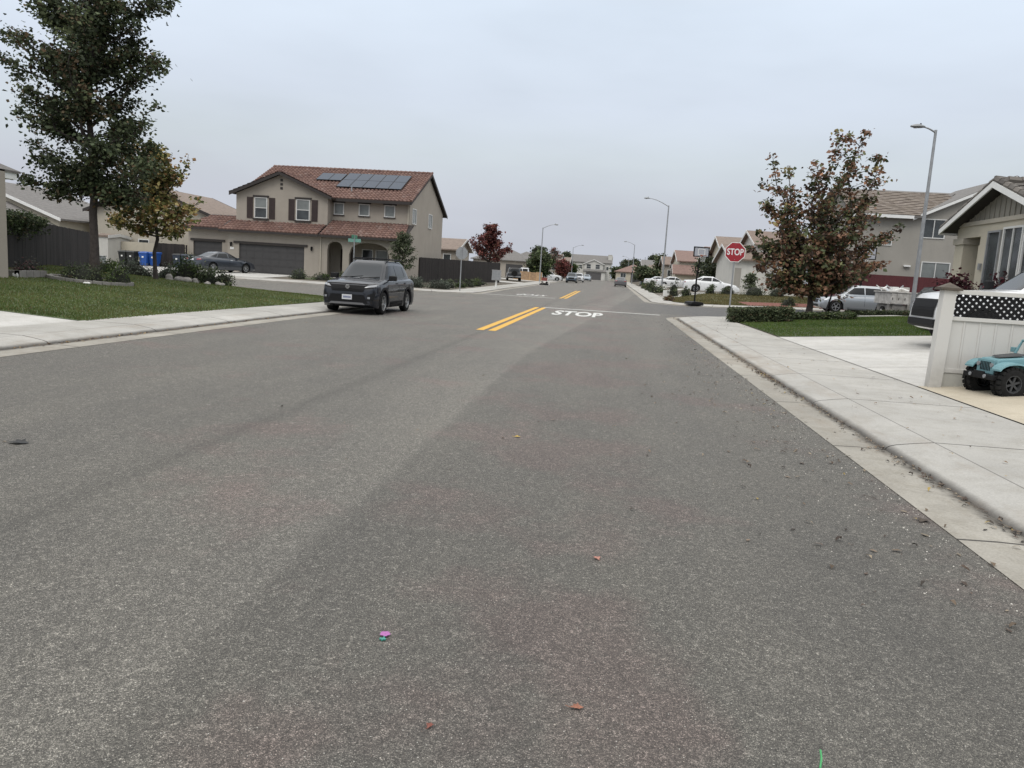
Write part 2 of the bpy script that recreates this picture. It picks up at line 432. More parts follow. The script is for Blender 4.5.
# ---- blocks: kerb lines
def arc(cx, cy, r, a0, a1, n=14):
    return [(cx+r*math.cos(R(a0+(a1-a0)*i/n)), cy+r*math.sin(R(a0+(a1-a0)*i/n))) for i in range(n+1)]
def dens(pts, step=1.0):
    out = [pts[0]]
    for a, b in zip(pts, pts[1:]):
        L = math.dist(a, b); n = max(1, int(L/step))
        out += [(a[0]+(b[0]-a[0])*i/n, a[1]+(b[1]-a[1])*i/n) for i in range(1, n+1)]
    return out
def kerb(path, side, width, tagn=''):
    """path: flow line; side: +1 block lies to the right-hand side of travel; builds gutter, kerb, sidewalk"""
    path = dens(path); n = len(path); nor = []; S = [0]
    for i in range(n):
        a, b = path[max(0, i-1)], path[min(n-1, i+1)]
        d = (b[0]-a[0], b[1]-a[1]); L = math.hypot(*d); nor.append((d[1]/L*side, -d[0]/L*side))
        if i: S.append(S[-1]+math.dist(path[i-1], path[i]))
    s0 = path[0][1]
    def strip(name, prof, mat):
        mb = MB(); mb.uv = []
        for i in range(n):
            for o, z in prof:
                x, y = path[i][0]+nor[i][0]*o, path[i][1]+nor[i][1]*o
                mb.v.append((x, y, T(x, y)+z)); mb.uv.append((s0+S[i], o))
        k = len(prof)
        for i in range(n-1):
            for j in range(k-1):
                a = i*k+j; f = (a, a+1, a+k+1, a+k)
                mb.f.append(f if side < 0 else f[::-1]); mb.c.append(None); mb.mi.append(0)
        o = mb.build(name, mat, fix=False, smooth=True, sharp=50); tag(o, kind='structure'); return o
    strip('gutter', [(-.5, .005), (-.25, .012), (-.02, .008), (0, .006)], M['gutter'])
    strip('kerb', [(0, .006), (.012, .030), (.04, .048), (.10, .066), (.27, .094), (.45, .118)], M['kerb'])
    strip('sidewalk', [(.45, .118), (width*.6, .122), (width, .125), (width+.02, .06)], M['sidewalk'])
WR, WL = 2.1, 1.45
nr = [(2.86, -8), (2.86, 32.5)]+arc(7.36, 32.5, 4.5, 180, 90)[1:]+[(60, 37.0)]
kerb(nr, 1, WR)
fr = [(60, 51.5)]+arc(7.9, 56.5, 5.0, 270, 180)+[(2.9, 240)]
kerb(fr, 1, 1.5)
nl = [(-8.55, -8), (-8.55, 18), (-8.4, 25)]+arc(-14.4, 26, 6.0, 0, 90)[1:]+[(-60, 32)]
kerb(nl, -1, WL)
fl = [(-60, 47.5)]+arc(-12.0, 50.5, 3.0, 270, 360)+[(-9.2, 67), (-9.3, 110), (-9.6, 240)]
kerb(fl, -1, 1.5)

# ---- inner ground of the blocks
def xr_nr(y):
    if y < 32.5: return (2.86+WR, 60)
    r = 4.5-WR; d = y-32.5
    return (7.36-math.sqrt(max(0, r*r-d*d)), 60)
def sub(a, lo, hi): return lambda y: (max(a(y)[0], lo), hi)
sheet('sidewalk_bed', M['soil'], (0, 1), (-8, 34.9), .117, xr=xr_nr, step=1)
tag(bpy.data.objects['sidewalk_bed'], kind='structure'); bpy.data.objects['sidewalk_bed'].name = 'yard_soil'
def rows(name, mat, y0, y1, xr, zoff, n=24, ny=None, kind='structure'):
    mb = MB(); ny = ny or max(2, int((y1-y0)/.4))
    def fn(u, v):
        y = y0+(y1-y0)*v; a, b = xr(y); x = a+(b-a)*u
        return (x, y, T(x, y)+zoff)
    mb.quadgrid(fn, n, ny); o = mb.build(name, mat); return tag(o, kind=kind)
rows('driveway', M['drive'], 12.95, 23.5, lambda y: (4.975, 17), .127)
rows('driveway', M['pad'], -8, 12.93, lambda y: (4.975, 17), .131)
# expansion joints: beside the sidewalk and across the driveway
jm = simple('joint_black', (.06, .055, .05), .95)
rows('driveway_joint', jm, 2, 23.5, lambda y: (4.963, 4.978), .135, n=1)
for yj in (15.6, 19.4):
    rows('driveway_joint', jm, yj, yj+.015, lambda y: (4.99, 16), .134, n=20, ny=2)
def lawn_r(y):
    if y < 31.3: return (5.05, 14.5)
    return (5.05+(y-31.3)*2.2, 14.5)
rows('lawn', simple('turf', (.040, .056, .020), .95, var=.3, vscale=2), 23.55, 34.2, lawn_r, .13)
rows('front_yard', M['soil'], 23.5, 34.9, lambda y: (14.0, 60), .14)
# left near block
def xr_nl(y):
    if y < 26: return -8.5-WL-.0+(.12 if y > 20 else 0)*0
    r = 6.0-WL; d = y-26
    return -14.4+math.sqrt(max(0, r*r-d*d))
rows('driveway', M['drive'], 3, 13.5, lambda y: (-26, -10.0), .12)
rows('sidewalk_panel', M['drive'], -8, 3, lambda y: (-26, -10.0), .12)
rows('lawn', simple('turf_b', (.060, .082, .030), .95, var=.35, vscale=1.2), 13.52, 30.5, lambda y: (-26, xr_nl(y)), .125, n=40)
rows('bare_ground', M['soil'], 13.5, 30.5, lambda y: (-60, -25.9), .10)
# far-left block: driveway of the tan house, planting bed, verge
fl_in = 49.0
rows('far_yard', M['soil'], 49.0, 60, lambda y: (-60, -10.6-max(0, 51-y)*.5), .118, n=50)
rows('driveway', M['drive'], 48.9, 56.4, lambda y: (-36.5, -23.0+(y-49)*.05), .135)
rows('far_yard', M['soil'], 60, 240, lambda y: (-60, -10.6), .118, n=50, ny=60)
rows('lawn', simple('turf_c', (.055, .070, .028), .95, var=.35, vscale=1.2), 50.6, 55.6, lambda y: (-21.3, -13), .13)
# far-right block
rows('far_yard', M['soil'], 53.1, 240, lambda y: (4.4+max(0, 56-y)*1.0, 60), .118, n=50, ny=80)
rows('lawn', simple('turf_d', (.085, .085, .038), .95, var=.4, vscale=1.0), 53.2, 67, lambda y: (4.5+max(0, 56.3-y)*1.05, 16), .13)
rows('mulch_bed', M['mulch'], 53.4, 58, lambda y: (9.2, 17), .136)
rows('driveway', M['drive'], 67.2, 73.5, lambda y: (4.5, 14), .13)
for y0 in (86, 104, 122, 150):
    rows('driveway', M['drive'], y0, y0+6, lambda y: (4.5, 14), .13)
for y0 in (90, 112, 135):
    rows('driveway', M['drive'], y0, y0+6, lambda y: (-22, -10.8), .13)

# ---- painted markings
def paint_worn(name, c):
    m, nt, b = new_mat(name); co = coords(nt)
    f = noise(nt, co, 40, 4, .75); f2 = noise(nt, co, 3, 4)
    fac = math_n(nt, 'MULTIPLY', ramp(nt, f, [(.42, 0.0), (.6, 1.0)]), ramp(nt, f2, [(.3, .15), (.7, .5)]))
    nt.links.new(mixc(nt, fac, c, (.14, .14, .135)), b.inputs['Base Color']); b.inputs['Roughness'].default_value = .8
    return m
yel = paint_worn('yellow_paint', (.66, .37, .04)); wht = paint_worn('white_road_paint', (.62, .62, .60))
for x in (-3.42, -3.10):
    sheet('road_marking', yel, (x, x+.20), (19.8, 35.6), .004, step=2)
for x in (-3.40, -3.10):
    sheet('road_marking', yel, (x, x+.18), (51.5, 76), .004, step=2)
sheet('road_marking', wht, (-3.05, 2.3), (35.7, 36.05), .004)
sheet('road_marking', wht, (-8.7, -3.6), (50.6, 50.95), .004)
t = text_mesh('road_marking', 'STOP', wht, 1.0, None, (-1.28, 31.7, .0055), (0, 0, 0), .0005, bold=.028, sx=.84, sy=5.0)
tag(t, kind='structure')
t2 = text_mesh('road_marking', 'STOP', wht, 1.0, None, (-5.6, 55.5, .0075), (0, 0, math.pi), .0005, bold=.012, sx=.84, sy=5.0)
tag(t2, kind='structure')

# ---- grass blades
def grass(name, label, pts, h=.042, c1=(.062, .098, .026), c2=(.15, .175, .062), brown=.12, w=.009):
    n = len(pts); P = np.array(pts)
    a = rng.uniform(0, 2*np.pi, n); hh = h*rng.uniform(.6, 1.3, n); lean = rng.uniform(0, .7, n)*hh; la = rng.uniform(0, 2*np.pi, n)
    dx, dy = np.cos(a)*w, np.sin(a)*w
    v = np.empty((n, 3, 3)); v[:, 0] = P+np.stack([dx, dy, 0*dx], 1); v[:, 1] = P-np.stack([dx, dy, 0*dx], 1)
    v[:, 2] = P+np.stack([np.cos(la)*lean, np.sin(la)*lean, hh], 1)
    t = rng.uniform(0, 1, (n, 1)); patch = (np.sin(P[:, :1]*1.3+np.sin(P[:, 1:2]*.9)*2)+np.sin(P[:, 1:2]*1.7))*.15
    t = np.clip(t*.6+.2+patch, 0, 1)
    c = np.array(c1)*(1-t)+np.array(c2)*t
    br = rng.uniform(0, 1, n) < brown; c[br] = np.array((.16, .125, .055))*rng.uniform(.7, 1.2, (br.sum(), 1))
    o = tri_mesh(name, v.reshape(-1, 3), np.arange(3*n).reshape(-1, 3), np.repeat(c, 3, 0), M['grass'])
    o['kind'] = 'stuff'; return o
def tri_mesh(name, v, f, vc, mat, parent=None):
    me = bpy.data.meshes.new(name); k = f.shape[1]
    me.vertices.add(len(v)); me.vertices.foreach_set('co', v.astype(np.float32).ravel())
    me.loops.add(f.size); me.loops.foreach_set('vertex_index', f.ravel().astype(np.int32))
    me.polygons.add(len(f)); me.polygons.foreach_set('loop_start', np.arange(0, f.size, k, dtype=np.int32))
    me.update(calc_edges=True)
    ca = me.color_attributes.new('col', 'FLOAT_COLOR', 'POINT')
    ca.data.foreach_set('color', np.hstack([vc, np.ones((len(vc), 1))]).astype(np.float32).ravel())
    me.materials.append(mat)
    o = bpy.data.objects.new(name, me); col.objects.link(o); o.parent = parent
    return o
pts = []
while len(pts) < 130000:
    y = 13.6+16.6*random.random()**1.25; x1 = xr_nl(y)+.03; x = x1-(x1+24)*random.random()
    pts.append((x, y, T(x, y)+.125))
grass('grass', '', pts)
pts = []
while len(pts) < 42000:
    y = random.uniform(23.55, 34.0); a, b = lawn_r(y); x = random.uniform(a, 13.5)
    pts.append((x, y, T(x, y)+.13))
grass('grass', '', pts, c1=(.048, .092, .018), c2=(.115, .16, .042), brown=.04)
pts = []
while len(pts) < 16000:
    y = random.uniform(53.3, 66.9); x0 = 4.5+max(0, 56.3-y)*1.05; x = random.uniform(x0, 16)
    if 9.2 < x < 17 and 53.4 < y < 58: continue
    pts.append((x, y, T(x, y)+.13))
grass('grass', '', pts, h=.09, w=.02, c1=(.08, .085, .03), c2=(.18, .165, .08), brown=.4)
# ------------------------------------------------------------------ plants
def leaf_cloud(name, centers, spreads, n_each, size, pal, parent, cvar=.25, darkin=None, flat=.6, droop=0):
    """leaf-shaped faces scattered round many twig points"""
    C_ = np.array(centers); S_ = np.array(spreads)
    n = len(C_)*n_each
    idx = np.repeat(np.arange(len(C_)), n_each)
    off = rng.normal(0, 1, (n, 3)); off[:, 2] *= flat
    P = C_[idx]+off*S_[idx][:, None]
    P[:, 2] -= droop*np.abs(off[:, 0])*S_[idx]
    # random frames
    d = rng.normal(0, 1, (n, 3)); d[:, 2] = d[:, 2]*.5-.25; d /= np.linalg.norm(d, axis=1)[:, None]
    u = rng.normal(0, 1, (n, 3)); w = np.cross(d, u); w /= np.linalg.norm(w, axis=1)[:, None]
    nn = np.cross(d, w)
    L = size*rng.uniform(.6, 1.35, (n, 1)); W = L*rng.uniform(.28, .45, (n, 1))
    v = np.empty((n, 6, 3))
    v[:, 0] = P; v[:, 1] = P+d*L*.4+w*W+nn*L*.08; v[:, 2] = P+d*L*.8+w*W*.55
    v[:, 3] = P+d*L*1.1-nn*L*.1; v[:, 4] = P+d*L*.8-w*W*.55; v[:, 5] = P+d*L*.4-w*W+nn*L*.08
    pal_ = np.array([p[0] for p in pal]); pr = np.array([p[1] for p in pal], float); pr /= pr.sum()
    cc = rng.choice(len(pal), len(C_), p=pr); base = pal_[cc][idx]
    swap = rng.uniform(0, 1, n) < .3; base[swap] = pal_[rng.choice(len(pal), swap.sum(), p=pr)]
    cl = rng.uniform(1-cvar*1.5, 1+cvar, len(C_))[idx][:, None]
    c = base*cl*rng.uniform(.7, 1.3, (n, 1))
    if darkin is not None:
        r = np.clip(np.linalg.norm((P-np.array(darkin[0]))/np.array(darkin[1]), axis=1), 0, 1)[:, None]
        c *= .74+.26*r  # shade inside the foliage put into leaf colour, darker towards the middle
    f = (np.arange(n)[:, None]*6+np.arange(6)[None]).reshape(n, 6)
    return tri_mesh(name, v.reshape(-1, 3), f, np.repeat(c, 6, 0), M['leaf'], parent)

def limb_pts(p0, p1, n=5, sag=.12, wob=.06):
    p0, p1 = Vector(p0), Vector(p1); L = (p1-p0).length; out = []
    for i in range(n+1):
        t = i/n; p = p0.lerp(p1, t)
        p.z -= sag*L*math.sin(math.pi*t)
        if 0 < i < n: p += Vector((random.uniform(-1, 1), random.uniform(-1, 1), random.uniform(-.5, .5)))*wob*L
        out.append(p)
    return out

def tree(name, label, loc, H, r0, limbs, pal, leaf=.12, n_each=26, spread=.26, group=None, cat='tree', bark='bark', lean=(0, 0), trunk_top=.92, twigs=4, twig_len=.35,
         tstart=.3, cvar=.25, droop=0, step=.28, fork=None, flat=.6, start_frac=.45):
    """limbs: list of (start height, end x, end y, end z); parts: trunk (with its limbs) and crown"""
    root = empty(name, loc, label, cat, group)
    mb = MB(); top = H*trunk_top
    n = 9; tp = []
    for i in range(n+1):
        t = i/n; tp.append(Vector((lean[0]*t+random.uniform(-.012, .012)*H*(0 < i < n), lean[1]*t+random.uniform(-.012, .012)*H*(0 < i < n), top*t-.06*(i == 0))))
    rad = [r0*(1.35 if i == 0 else 1)*(1-.9*(i/n))**.8+.006 for i in range(n+1)]
    mb.tube(tp, rad, 10)
    def at(z):
        t = min(.999, max(0, z/top))*n; i = int(t); return tp[i].lerp(tp[i+1], t-i), rad[i]*(1-(t-i))+rad[i+1]*(t-i)
    cen = []; spr = []
    for sh, ex, ey, ez in limbs:
        p0, rr = at(sh); p1 = Vector((ex, ey, ez)); L = (p1-p0).length
        pts = limb_pts(p0, p1, 6, .06)
        lr = min(rr*.62, .012+.016*L)
        mb.tube(pts, [lr*(1-.85*i/6) for i in range(7)], 6)
        for i in range(int(L/step)+2):
            t = tstart+(1-tstart)*(i+random.random())/(int(L/step)+2)
            k = min(5.999, t*6); j = int(k); p = pts[j].lerp(pts[j+1], k-j)
            cen.append(p+Vector((0, 0, .03))); spr.append(spread*(.55+.6*(1-t))*random.uniform(.7, 1.2))
        for q in range(twigs):
            t = random.uniform(tstart, .98); k = min(5.999, t*6); j = int(k); p = pts[j].lerp(pts[j+1], k-j)
            dirn = Vector((random.uniform(-1, 1), random.uniform(-1, 1), random.uniform(-.4, .9))).normalized()
            e = p+dirn*L*twig_len*random.uniform(.4, 1)*(1.2-t)*1.2
            mb.tube([p, p.lerp(e, .5)+Vector((0, 0, .03)), e], [lr*.35, lr*.22, .004], 5, cap=False)
            for z in (.45, .75, 1.0):
                cen.append(p.lerp(e, z)); spr.append(spread*random.uniform(.5, 1.0))
    # leader
    for i in range(int(H*.3/.25)):
        p, _ = at(top*(.68+.32*random.random())); cen.append(p); spr.append(spread*.8)
    mb.build('trunk', M[bark], root, smooth=True, sharp=60)
    cm = (sum(p.x for p in cen)/len(cen), sum(p.y for p in cen)/len(cen), sum(p.z for p in cen)/len(cen))
    ext = (max(abs(p.x-cm[0]) for p in cen)+.1, max(abs(p.y-cm[1]) for p in cen)+.1, max(abs(p.z-cm[2]) for p in cen)+.1)
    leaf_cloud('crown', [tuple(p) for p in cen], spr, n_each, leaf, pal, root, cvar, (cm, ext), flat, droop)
    return root

def auto_limbs(n, h0, h1, prof, rise=.45, jitter=.2, flat_y=1.0, seed=1):
    rs = random.Random(seed); out = []
    for i in range(n):
        t = (i+.5)/n; z0 = h0+(h1-h0)*t**.95
        a = i*2.39996+rs.uniform(-.4, .4); L = prof(t)*rs.uniform(1-jitter, 1+jitter)
        out.append((z0, L*math.cos(a), L*math.sin(a)*flat_y, z0+L*rise*rs.uniform(.5, 1.4)+.1))
    return out

def bush(name, label, loc, rx, ry, h, pal, n=700, leaf=.06, group=None, cat='bush', core=True, spiky=0, parent=None):
    root = empty(name, loc, label, cat, group)
    cen = []
    m = max(10, int(n/22))
    for i in range(m):
        a = random.uniform(0, 2*math.pi); ph = math.asin(random.uniform(0, 1)); r = random.uniform(.72, 1.0)
        cen.append((rx*r*math.cos(a)*math.cos(ph), ry*r*math.sin(a)*math.cos(ph), max(.03, h*r*math.sin(ph)*random.uniform(.8, 1.1+spiky))))
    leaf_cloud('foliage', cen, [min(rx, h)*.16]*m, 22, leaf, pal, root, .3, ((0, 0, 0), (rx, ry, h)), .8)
    mb = MB()
    for k in range(7):
        a = k*.9; mb.tube([(0, 0, -.03), (rx*.35*math.cos(a), ry*.35*math.sin(a), h*.45), (rx*.65*math.cos(a+.3), ry*.65*math.sin(a+.3), h*.75)], [.02, .012, .004], 5)
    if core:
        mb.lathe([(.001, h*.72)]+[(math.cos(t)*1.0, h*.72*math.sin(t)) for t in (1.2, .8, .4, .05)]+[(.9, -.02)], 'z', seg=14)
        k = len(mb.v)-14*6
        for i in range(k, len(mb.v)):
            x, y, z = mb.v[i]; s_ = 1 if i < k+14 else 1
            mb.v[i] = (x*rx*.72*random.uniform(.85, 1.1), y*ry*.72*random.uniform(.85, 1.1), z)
    mb.build('dark_stem_core', simple('bush_heart', (.014, .016, .010), .95), root)  # stems, plus a near-black core in place of shade behind the leaves
    return root

G_DK = [((.046, .060, .032), 5), ((.068, .086, .044), 4), ((.105, .122, .062), 2), ((.13, .10, .06), .7)]
G_MD = [((.035, .055, .018), 4), ((.055, .08, .025), 3), ((.08, .10, .035), 1)]
G_OL = [((.05, .065, .035), 3), ((.075, .09, .05), 2), ((.11, .12, .07), 1)]
G_GR = [((.07, .085, .065), 3), ((.10, .115, .09), 2), ((.05, .06, .045), 2)]
A_RED = [((.125, .045, .042), 4), ((.18, .062, .05), 3), ((.075, .03, .028), 3), ((.16, .10, .06), .8)]
A_MIX = [((.185, .105, .070), 4), ((.25, .14, .085), 3), ((.11, .07, .052), 2), ((.12, .125, .06), 3.2), ((.26, .22, .10), 1.2)]
A_YEL = [((.085, .10, .040), 2), ((.17, .18, .065), 3), ((.46, .38, .16), 4), ((.38, .22, .10), 1.8), ((.22, .14, .08), 1)]

def h(x, y): return T(x, y)+.125

# big street tree on the left lawn
random.seed(21)
lm = auto_limbs(40, 2.3, 9.6, lambda t: (2.0+.9*t)*(1-t**6)**.5*(.88+.12*math.sin(t*9)), rise=.8, jitter=.36, seed=8)
lm += [(2.5+.42*i, 1.5*math.cos(i*1.9), 1.5*math.sin(i*1.9), 2.75+.46*i) for i in range(15)]
lm += [(3.0, 1.9, -.4, 2.75), (2.9, -2.0, .3, 2.75), (3.0, .6, 1.2, 2.9), (3.2, 2.0, .3, 3.9), (3.2, -2.9, -.3, 3.2), (4.3, -3.0, .4, 5.6), (7.0, 2.3, 0, 9.2), (7.6, -1.9, .4, 9.3), (6.0, -3.4, -.2, 7.1)]
tree('shade_tree', 'tall dark green tree with a straight trunk in a stone-ringed bed on the lawn', (-17.2, 24, h(-17.2, 24)-.02), 10.6, .145, lm, G_DK+[((.075, .05, .028), .7)], leaf=.115, n_each=42, spread=.28, tstart=.25, cvar=.45, step=.6, twigs=3, lean=(.1, 0))
# slim yellowing tree
random.seed(4)
lm = auto_limbs(24, 1.7, 4.7, lambda t: 1.75*(1-t)**.45*(.7+.3*math.sin(t*11+1)), rise=.45, jitter=.3, seed=9)
lm += [(1.6, -1.8, .2, 2.3), (1.7, -1.5, -.3, 2.1), (1.9, -2.0, 0, 3.0), (2.6, -1.0, 0, 5.3), (2.2, 1.3, 0, 4.6), (1.6, .9, .2, 1.9), (2.0, 1.8, 0, 3.1)]
tree('young_tree', 'slim lawn tree turning from green to yellow and orange, in front of the wheelie bins', (-16.85, 27, h(-16.85, 27)-.02), 4.9, .075, lm, A_YEL, leaf=.14, n_each=12, spread=.20, tstart=.3, cvar=.3)
bpy.data.objects  # noqa
# autumn tree at the right corner
random.seed(13)
tips = [(1.2, -2.2, 0, 6.7), (1.6, -1.5, .3, 6.4), (2.0, .35, 0, 7.9), (2.0, 1.6, .1, 8.0), (1.9, 2.2, -.2, 6.8), (1.6, 3.4, 0, 4.1), (1.4, 3.1, .3, 2.6), (1.3, -2.9, .1, 2.9), (1.4, -2.5, -.3, 4.8),
        (1.3, 2.2, -1, 2.4), (1.2, -2.2, .6, 2.1), (1.4, -2.5, .3, 3.6), (2.2, -.6, -.8, 6.4), (2.0, 1.2, 1, 6.2), (1.5, 1.6, -1.2, 4.4), (1.5, -1.3, 1.2, 4.4), (1.3, .8, 1.6, 3.2), (1.3, -.8, -1.6, 3.0), (1.8, 1.5, .6, 5.4), (1.7, -1.6, -.5, 5.2),
        (1.3, 1.4, .4, 1.9), (1.2, -1.5, -.2, 1.9), (1.9, .5, -.6, 5.9), (1.5, 2.4, .5, 3.6), (1.6, 2.1, .2, 5.3), (1.4, -1.9, 1.0, 3.2), (1.3, .3, -1.2, 2.4), (1.15, .9, .4, 1.35), (1.1, -1.0, -.3, 1.3), (1.2, 1.7, 0, 1.55), (1.2, -1.8, .2, 1.6), (1.1, .2, -.9, 1.4)]
tree('autumn_tree', 'rusty brown and olive autumn tree with upright shoots at the corner beside the clipped hedge', (8.6, 35, h(8.6, 35)-.02), 6.4, .13, tips, A_MIX+[((.060, .075, .036), 4)], leaf=.16, n_each=16, spread=.21, tstart=.2, cvar=.42, twigs=5, twig_len=.42, lean=(.2, 0), trunk_top=.75)
# support stake by it
s = MB(); s.tube([(9.3, 35.1, h(9.4, 35)), (9.6, 35.1, h(9.4, 35)+1.35)], .035, 8)
tag(s.build('tree_stake', M['dark_brown'], loc=(9.3, 35.1, h(9.4, 35))), 'dark wooden stake leaning beside the trunk of the corner autumn tree', 'stake')

def simple_tree(name, label, x, y, H, R_, pal, h0=.3, n=20, leaf=.2, ne=20, sp=.35, seed=1, group=None, r0=.1, prof=None, bark='bark', rise=.4):
    random.seed(seed)
    lm = auto_limbs(n, H*h0, H*.88, prof or (lambda t: R_*(math.sin(math.pi*(.18+.8*t)))**.7), rise=rise, seed=seed)
    return tree(name, label, (x, y, h(x, y)), H, r0, lm, pal, leaf=leaf, n_each=ne, spread=sp, group=group, twigs=3, bark=bark, cvar=.35)
# corner sapling by the tan house
simple_tree('sapling', 'thin olive-leaved sapling against the right corner of the tan two-storey house', -15.2, 55.2, 3.9, .85, G_OL, .25, 18, .12, 12, .2, 3, bark='bark_light', r0=.05)
simple_tree('maple_tree', 'dark red maple rising behind the brown board fence', -13.4, 84, 6.6, 2.8, A_RED, .22, 30, .2, 11, .24, 5, r0=.14, prof=lambda t: 2.5*(1-t)**.7*(.75+.25*math.sin(9*t))+.1, rise=.95)
simple_tree('round_tree', 'dense dark green round tree behind the far left street light', -12.2, 131, 4.9, 2.0, G_DK+G_MD, .12, 26, .28, 24, .5, 7)
simple_tree('red_tree', 'small wine-red tree beyond the plywood crates on the far left', -9.3, 146, 3.9, 1.0, A_RED, .2, 20, .28, 20, .4, 8, group=None)
simple_tree('bare_tree', 'sparse brownish tree left of the far dark red one', -11.4, 152, 6.5, 1.6, A_RED[:2]+G_GR, .3, 16, .2, 9, .4, 9)
simple_tree('low_tree', 'bushy green tree in front of the white house that closes the street', -11.3, 205, 4.2, 1.9, G_MD, .15, 18, .35, 22, .6, 10)
simple_tree('dark_tree', 'tall dark evergreen between the street light and the basketball hoop', 9.3, 152, 5.6, 1.1, G_DK, .1, 20, .35, 20, .5, 11)
simple_tree('dark_tree', 'wide low dark green tree over the parked cars at the far right', 5.8, 138, 3.0, 1.9, G_DK, .2, 20, .3, 24, .5, 12)
simple_tree('garden_tree', 'grey-green tree behind the basketball backboard', 10.6, 90, 3.9, 1.5, G_DK+G_GR, .2, 20, .2, 14, .35, 13)
simple_tree('garden_tree', 'olive tree beside the cream wall, right of the stop sign', 12.2, 71, 1.9, .6, G_OL, .2, 12, .14, 7, .2, 14)
simple_tree('dark_tree', 'small dark tree left of the red-roofed far house', 1.0, 215, 3.9, 1.5, G_DK, .15, 14, .35, 18, .5, 15)
for i, (x, y, H) in enumerate([(-15, 250, 8.5), (4.5, 262, 7.0), (7.5, 270, 7.5), (12, 235, 8.0), (-22, 230, 9)]):
    simple_tree('distant_tree', ['tree top left of the white end house roof', 'tree top just right of the end house chimney', 'tree top above the red roof at the end of the street', 'tree top above the furthest roofs on the right', 'tree top above the far left houses'][i], x, y, H, 2.2, G_DK+G_GR, .2, 16, .5, 18, .7, 20+i, group='trees on the skyline')

# bushes --------------------------------------------------------------
random.seed(31)
def rb(x, y, rx, ry, hh, pal, label, name='shrub', **k):
    return bush(name, label, (x, y, h(x, y)), rx, ry, hh, pal, **k)
rb(-16.45, 22.5, .85, .5, .55, G_DK, 'low dark shrub filling the stone ring round the big tree', n=1500, leaf=.05)
rb(-15.3, 22.55, .45, .4, .72, G_MD, 'bright green bush at the right end of the stone ring', n=900, leaf=.05)
rb(-16.3, 28.2, .68, .45, 1.0, G_MD, 'green bush among pale rocks right of the slim tree', n=1100, leaf=.07)
rb(-15.55, 28.3, .6, .4, .62, G_OL, 'spreading light green plant between the pale rocks', n=800, leaf=.08, spiky=.5)
rb(-14.95, 28.5, .42, .35, .6, G_DK, 'dark round bush at the right end of the rock bed', n=700)
rb(-18.9, 28.8, .95, .5, .72, G_GR, 'wide grey-green lavender mound behind the slim tree', n=1300)
rb(-17.5, 28.9, .65, .5, .68, G_GR, 'smaller grey-green mound right of the slim tree trunk', n=900)
rb(-21.2, 50.6, .62, .5, .72, G_DK, 'round dark bush at the driveway edge of the tan house', n=700, leaf=.07)
rb(-19.6, 50.9, .75, .5, .48, G_MD, 'low bright bush in front of the entrance arch', n=700, leaf=.07)
rb(-18.2, 51.2, .5, .5, .65, G_OL, 'bush just left of the parked black car beyond the crossing', n=600, leaf=.07)
rb(-13.2, 50.8, .9, .6, .8, G_GR, 'grey-green mound just right of the parked black car roof', n=900, leaf=.07)
rb(-11.6, 51.6, 1.0, .6, .65, G_GR, 'wide grey-green mound by the corner in front of the board fence', n=900, leaf=.07)
for i, (x, y, r, hh) in enumerate([(-11.7, 55, .6, .7), (-11.5, 58, .6, .6), (-11.4, 61.5, .6, .65), (-11.4, 65, .6, .6), (-12.3, 70, 1.2, .55)]):
    rb(x, y, r, r, hh, G_MD if i % 2 else G_OL, ['first olive bush along the brown fence behind the back of the octagonal sign', 'second bush along the brown fence, darker green', 'third bush along the brown fence, olive', 'fourth bush along the brown fence, green', 'furthest low bush before the grey mailbox unit'][i], n=500, leaf=.08, group='bushes along the brown fence')
rb(-19.15, 21.3, .8, .4, .62, A_RED+G_DK[:1], 'dark red bush on the raised brick bed at the left edge', n=1100, leaf=.06, name='red_bush')
rb(-17.9, 21.9, .5, .35, .5, [((.09, .05, .05), 2), ((.05, .05, .04), 3)], 'thin brownish bush at the right end of the raised bed', n=500, leaf=.06)
# right side
rb(10.6, 25.6, .75, .7, 1.85, [((.055, .014, .02), 4), ((.09, .022, .03), 3), ((.03, .012, .014), 3)], 'dark red leafy shrub in front of the cream porch', n=3200, leaf=.10, name='red_shrub')
rb(10.7, 23.3, .6, .6, 1.75, [((.055, .014, .02), 4), ((.09, .022, .03), 3), ((.03, .012, .014), 3)], 'dark red shrub under the tall window', n=2800, leaf=.10, name='red_shrub')
for i, (x, y, r, hh, p, lb) in enumerate([
    (6.25, 66.4, .42, .8, G_DK, 'round clipped bush left of the hoop pole, in front of the white sedan'),
    (8.25, 66.4, .5, .8, G_DK, 'dark bush between hoop pole and the white sedan wheel'),
    (9.6, 66.0, .6, .7, G_DK, 'dark bush in front of the white sedan bonnet'),
    (5.5, 69.5, .5, 1.5, G_DK, 'upright dark bush left of the white sedan'),
    (4.35, 58.2, .4, .4, [((.12, .06, .04), 2), ((.08, .07, .03), 2)], 'small reddish plant at the tip of the far corner lawn'),
    (11.6, 65.3, 1.0, 1.0, G_OL, 'loose olive bush right of the stop sign pole'),
    (13.4, 65, .8, .9, G_DK, 'dark bush before the cream wall'),
    (12.2, 55.5, .5, .6, G_OL, 'small bush on the dry lawn behind the hedge'),
    (4.9, 84, .9, .9, G_DK, 'dark spreading bush at the foot of the street light on the right'),
    (4.8, 96, .8, 1.2, G_DK, 'dark bush further down the right sidewalk'),
    (5.0, 108, .9, 1.0, G_MD, 'green bush beside the far right driveway')]):
    rb(x, y, r, r, hh, p, lb, n=600, leaf=.09 if y < 80 else .14)
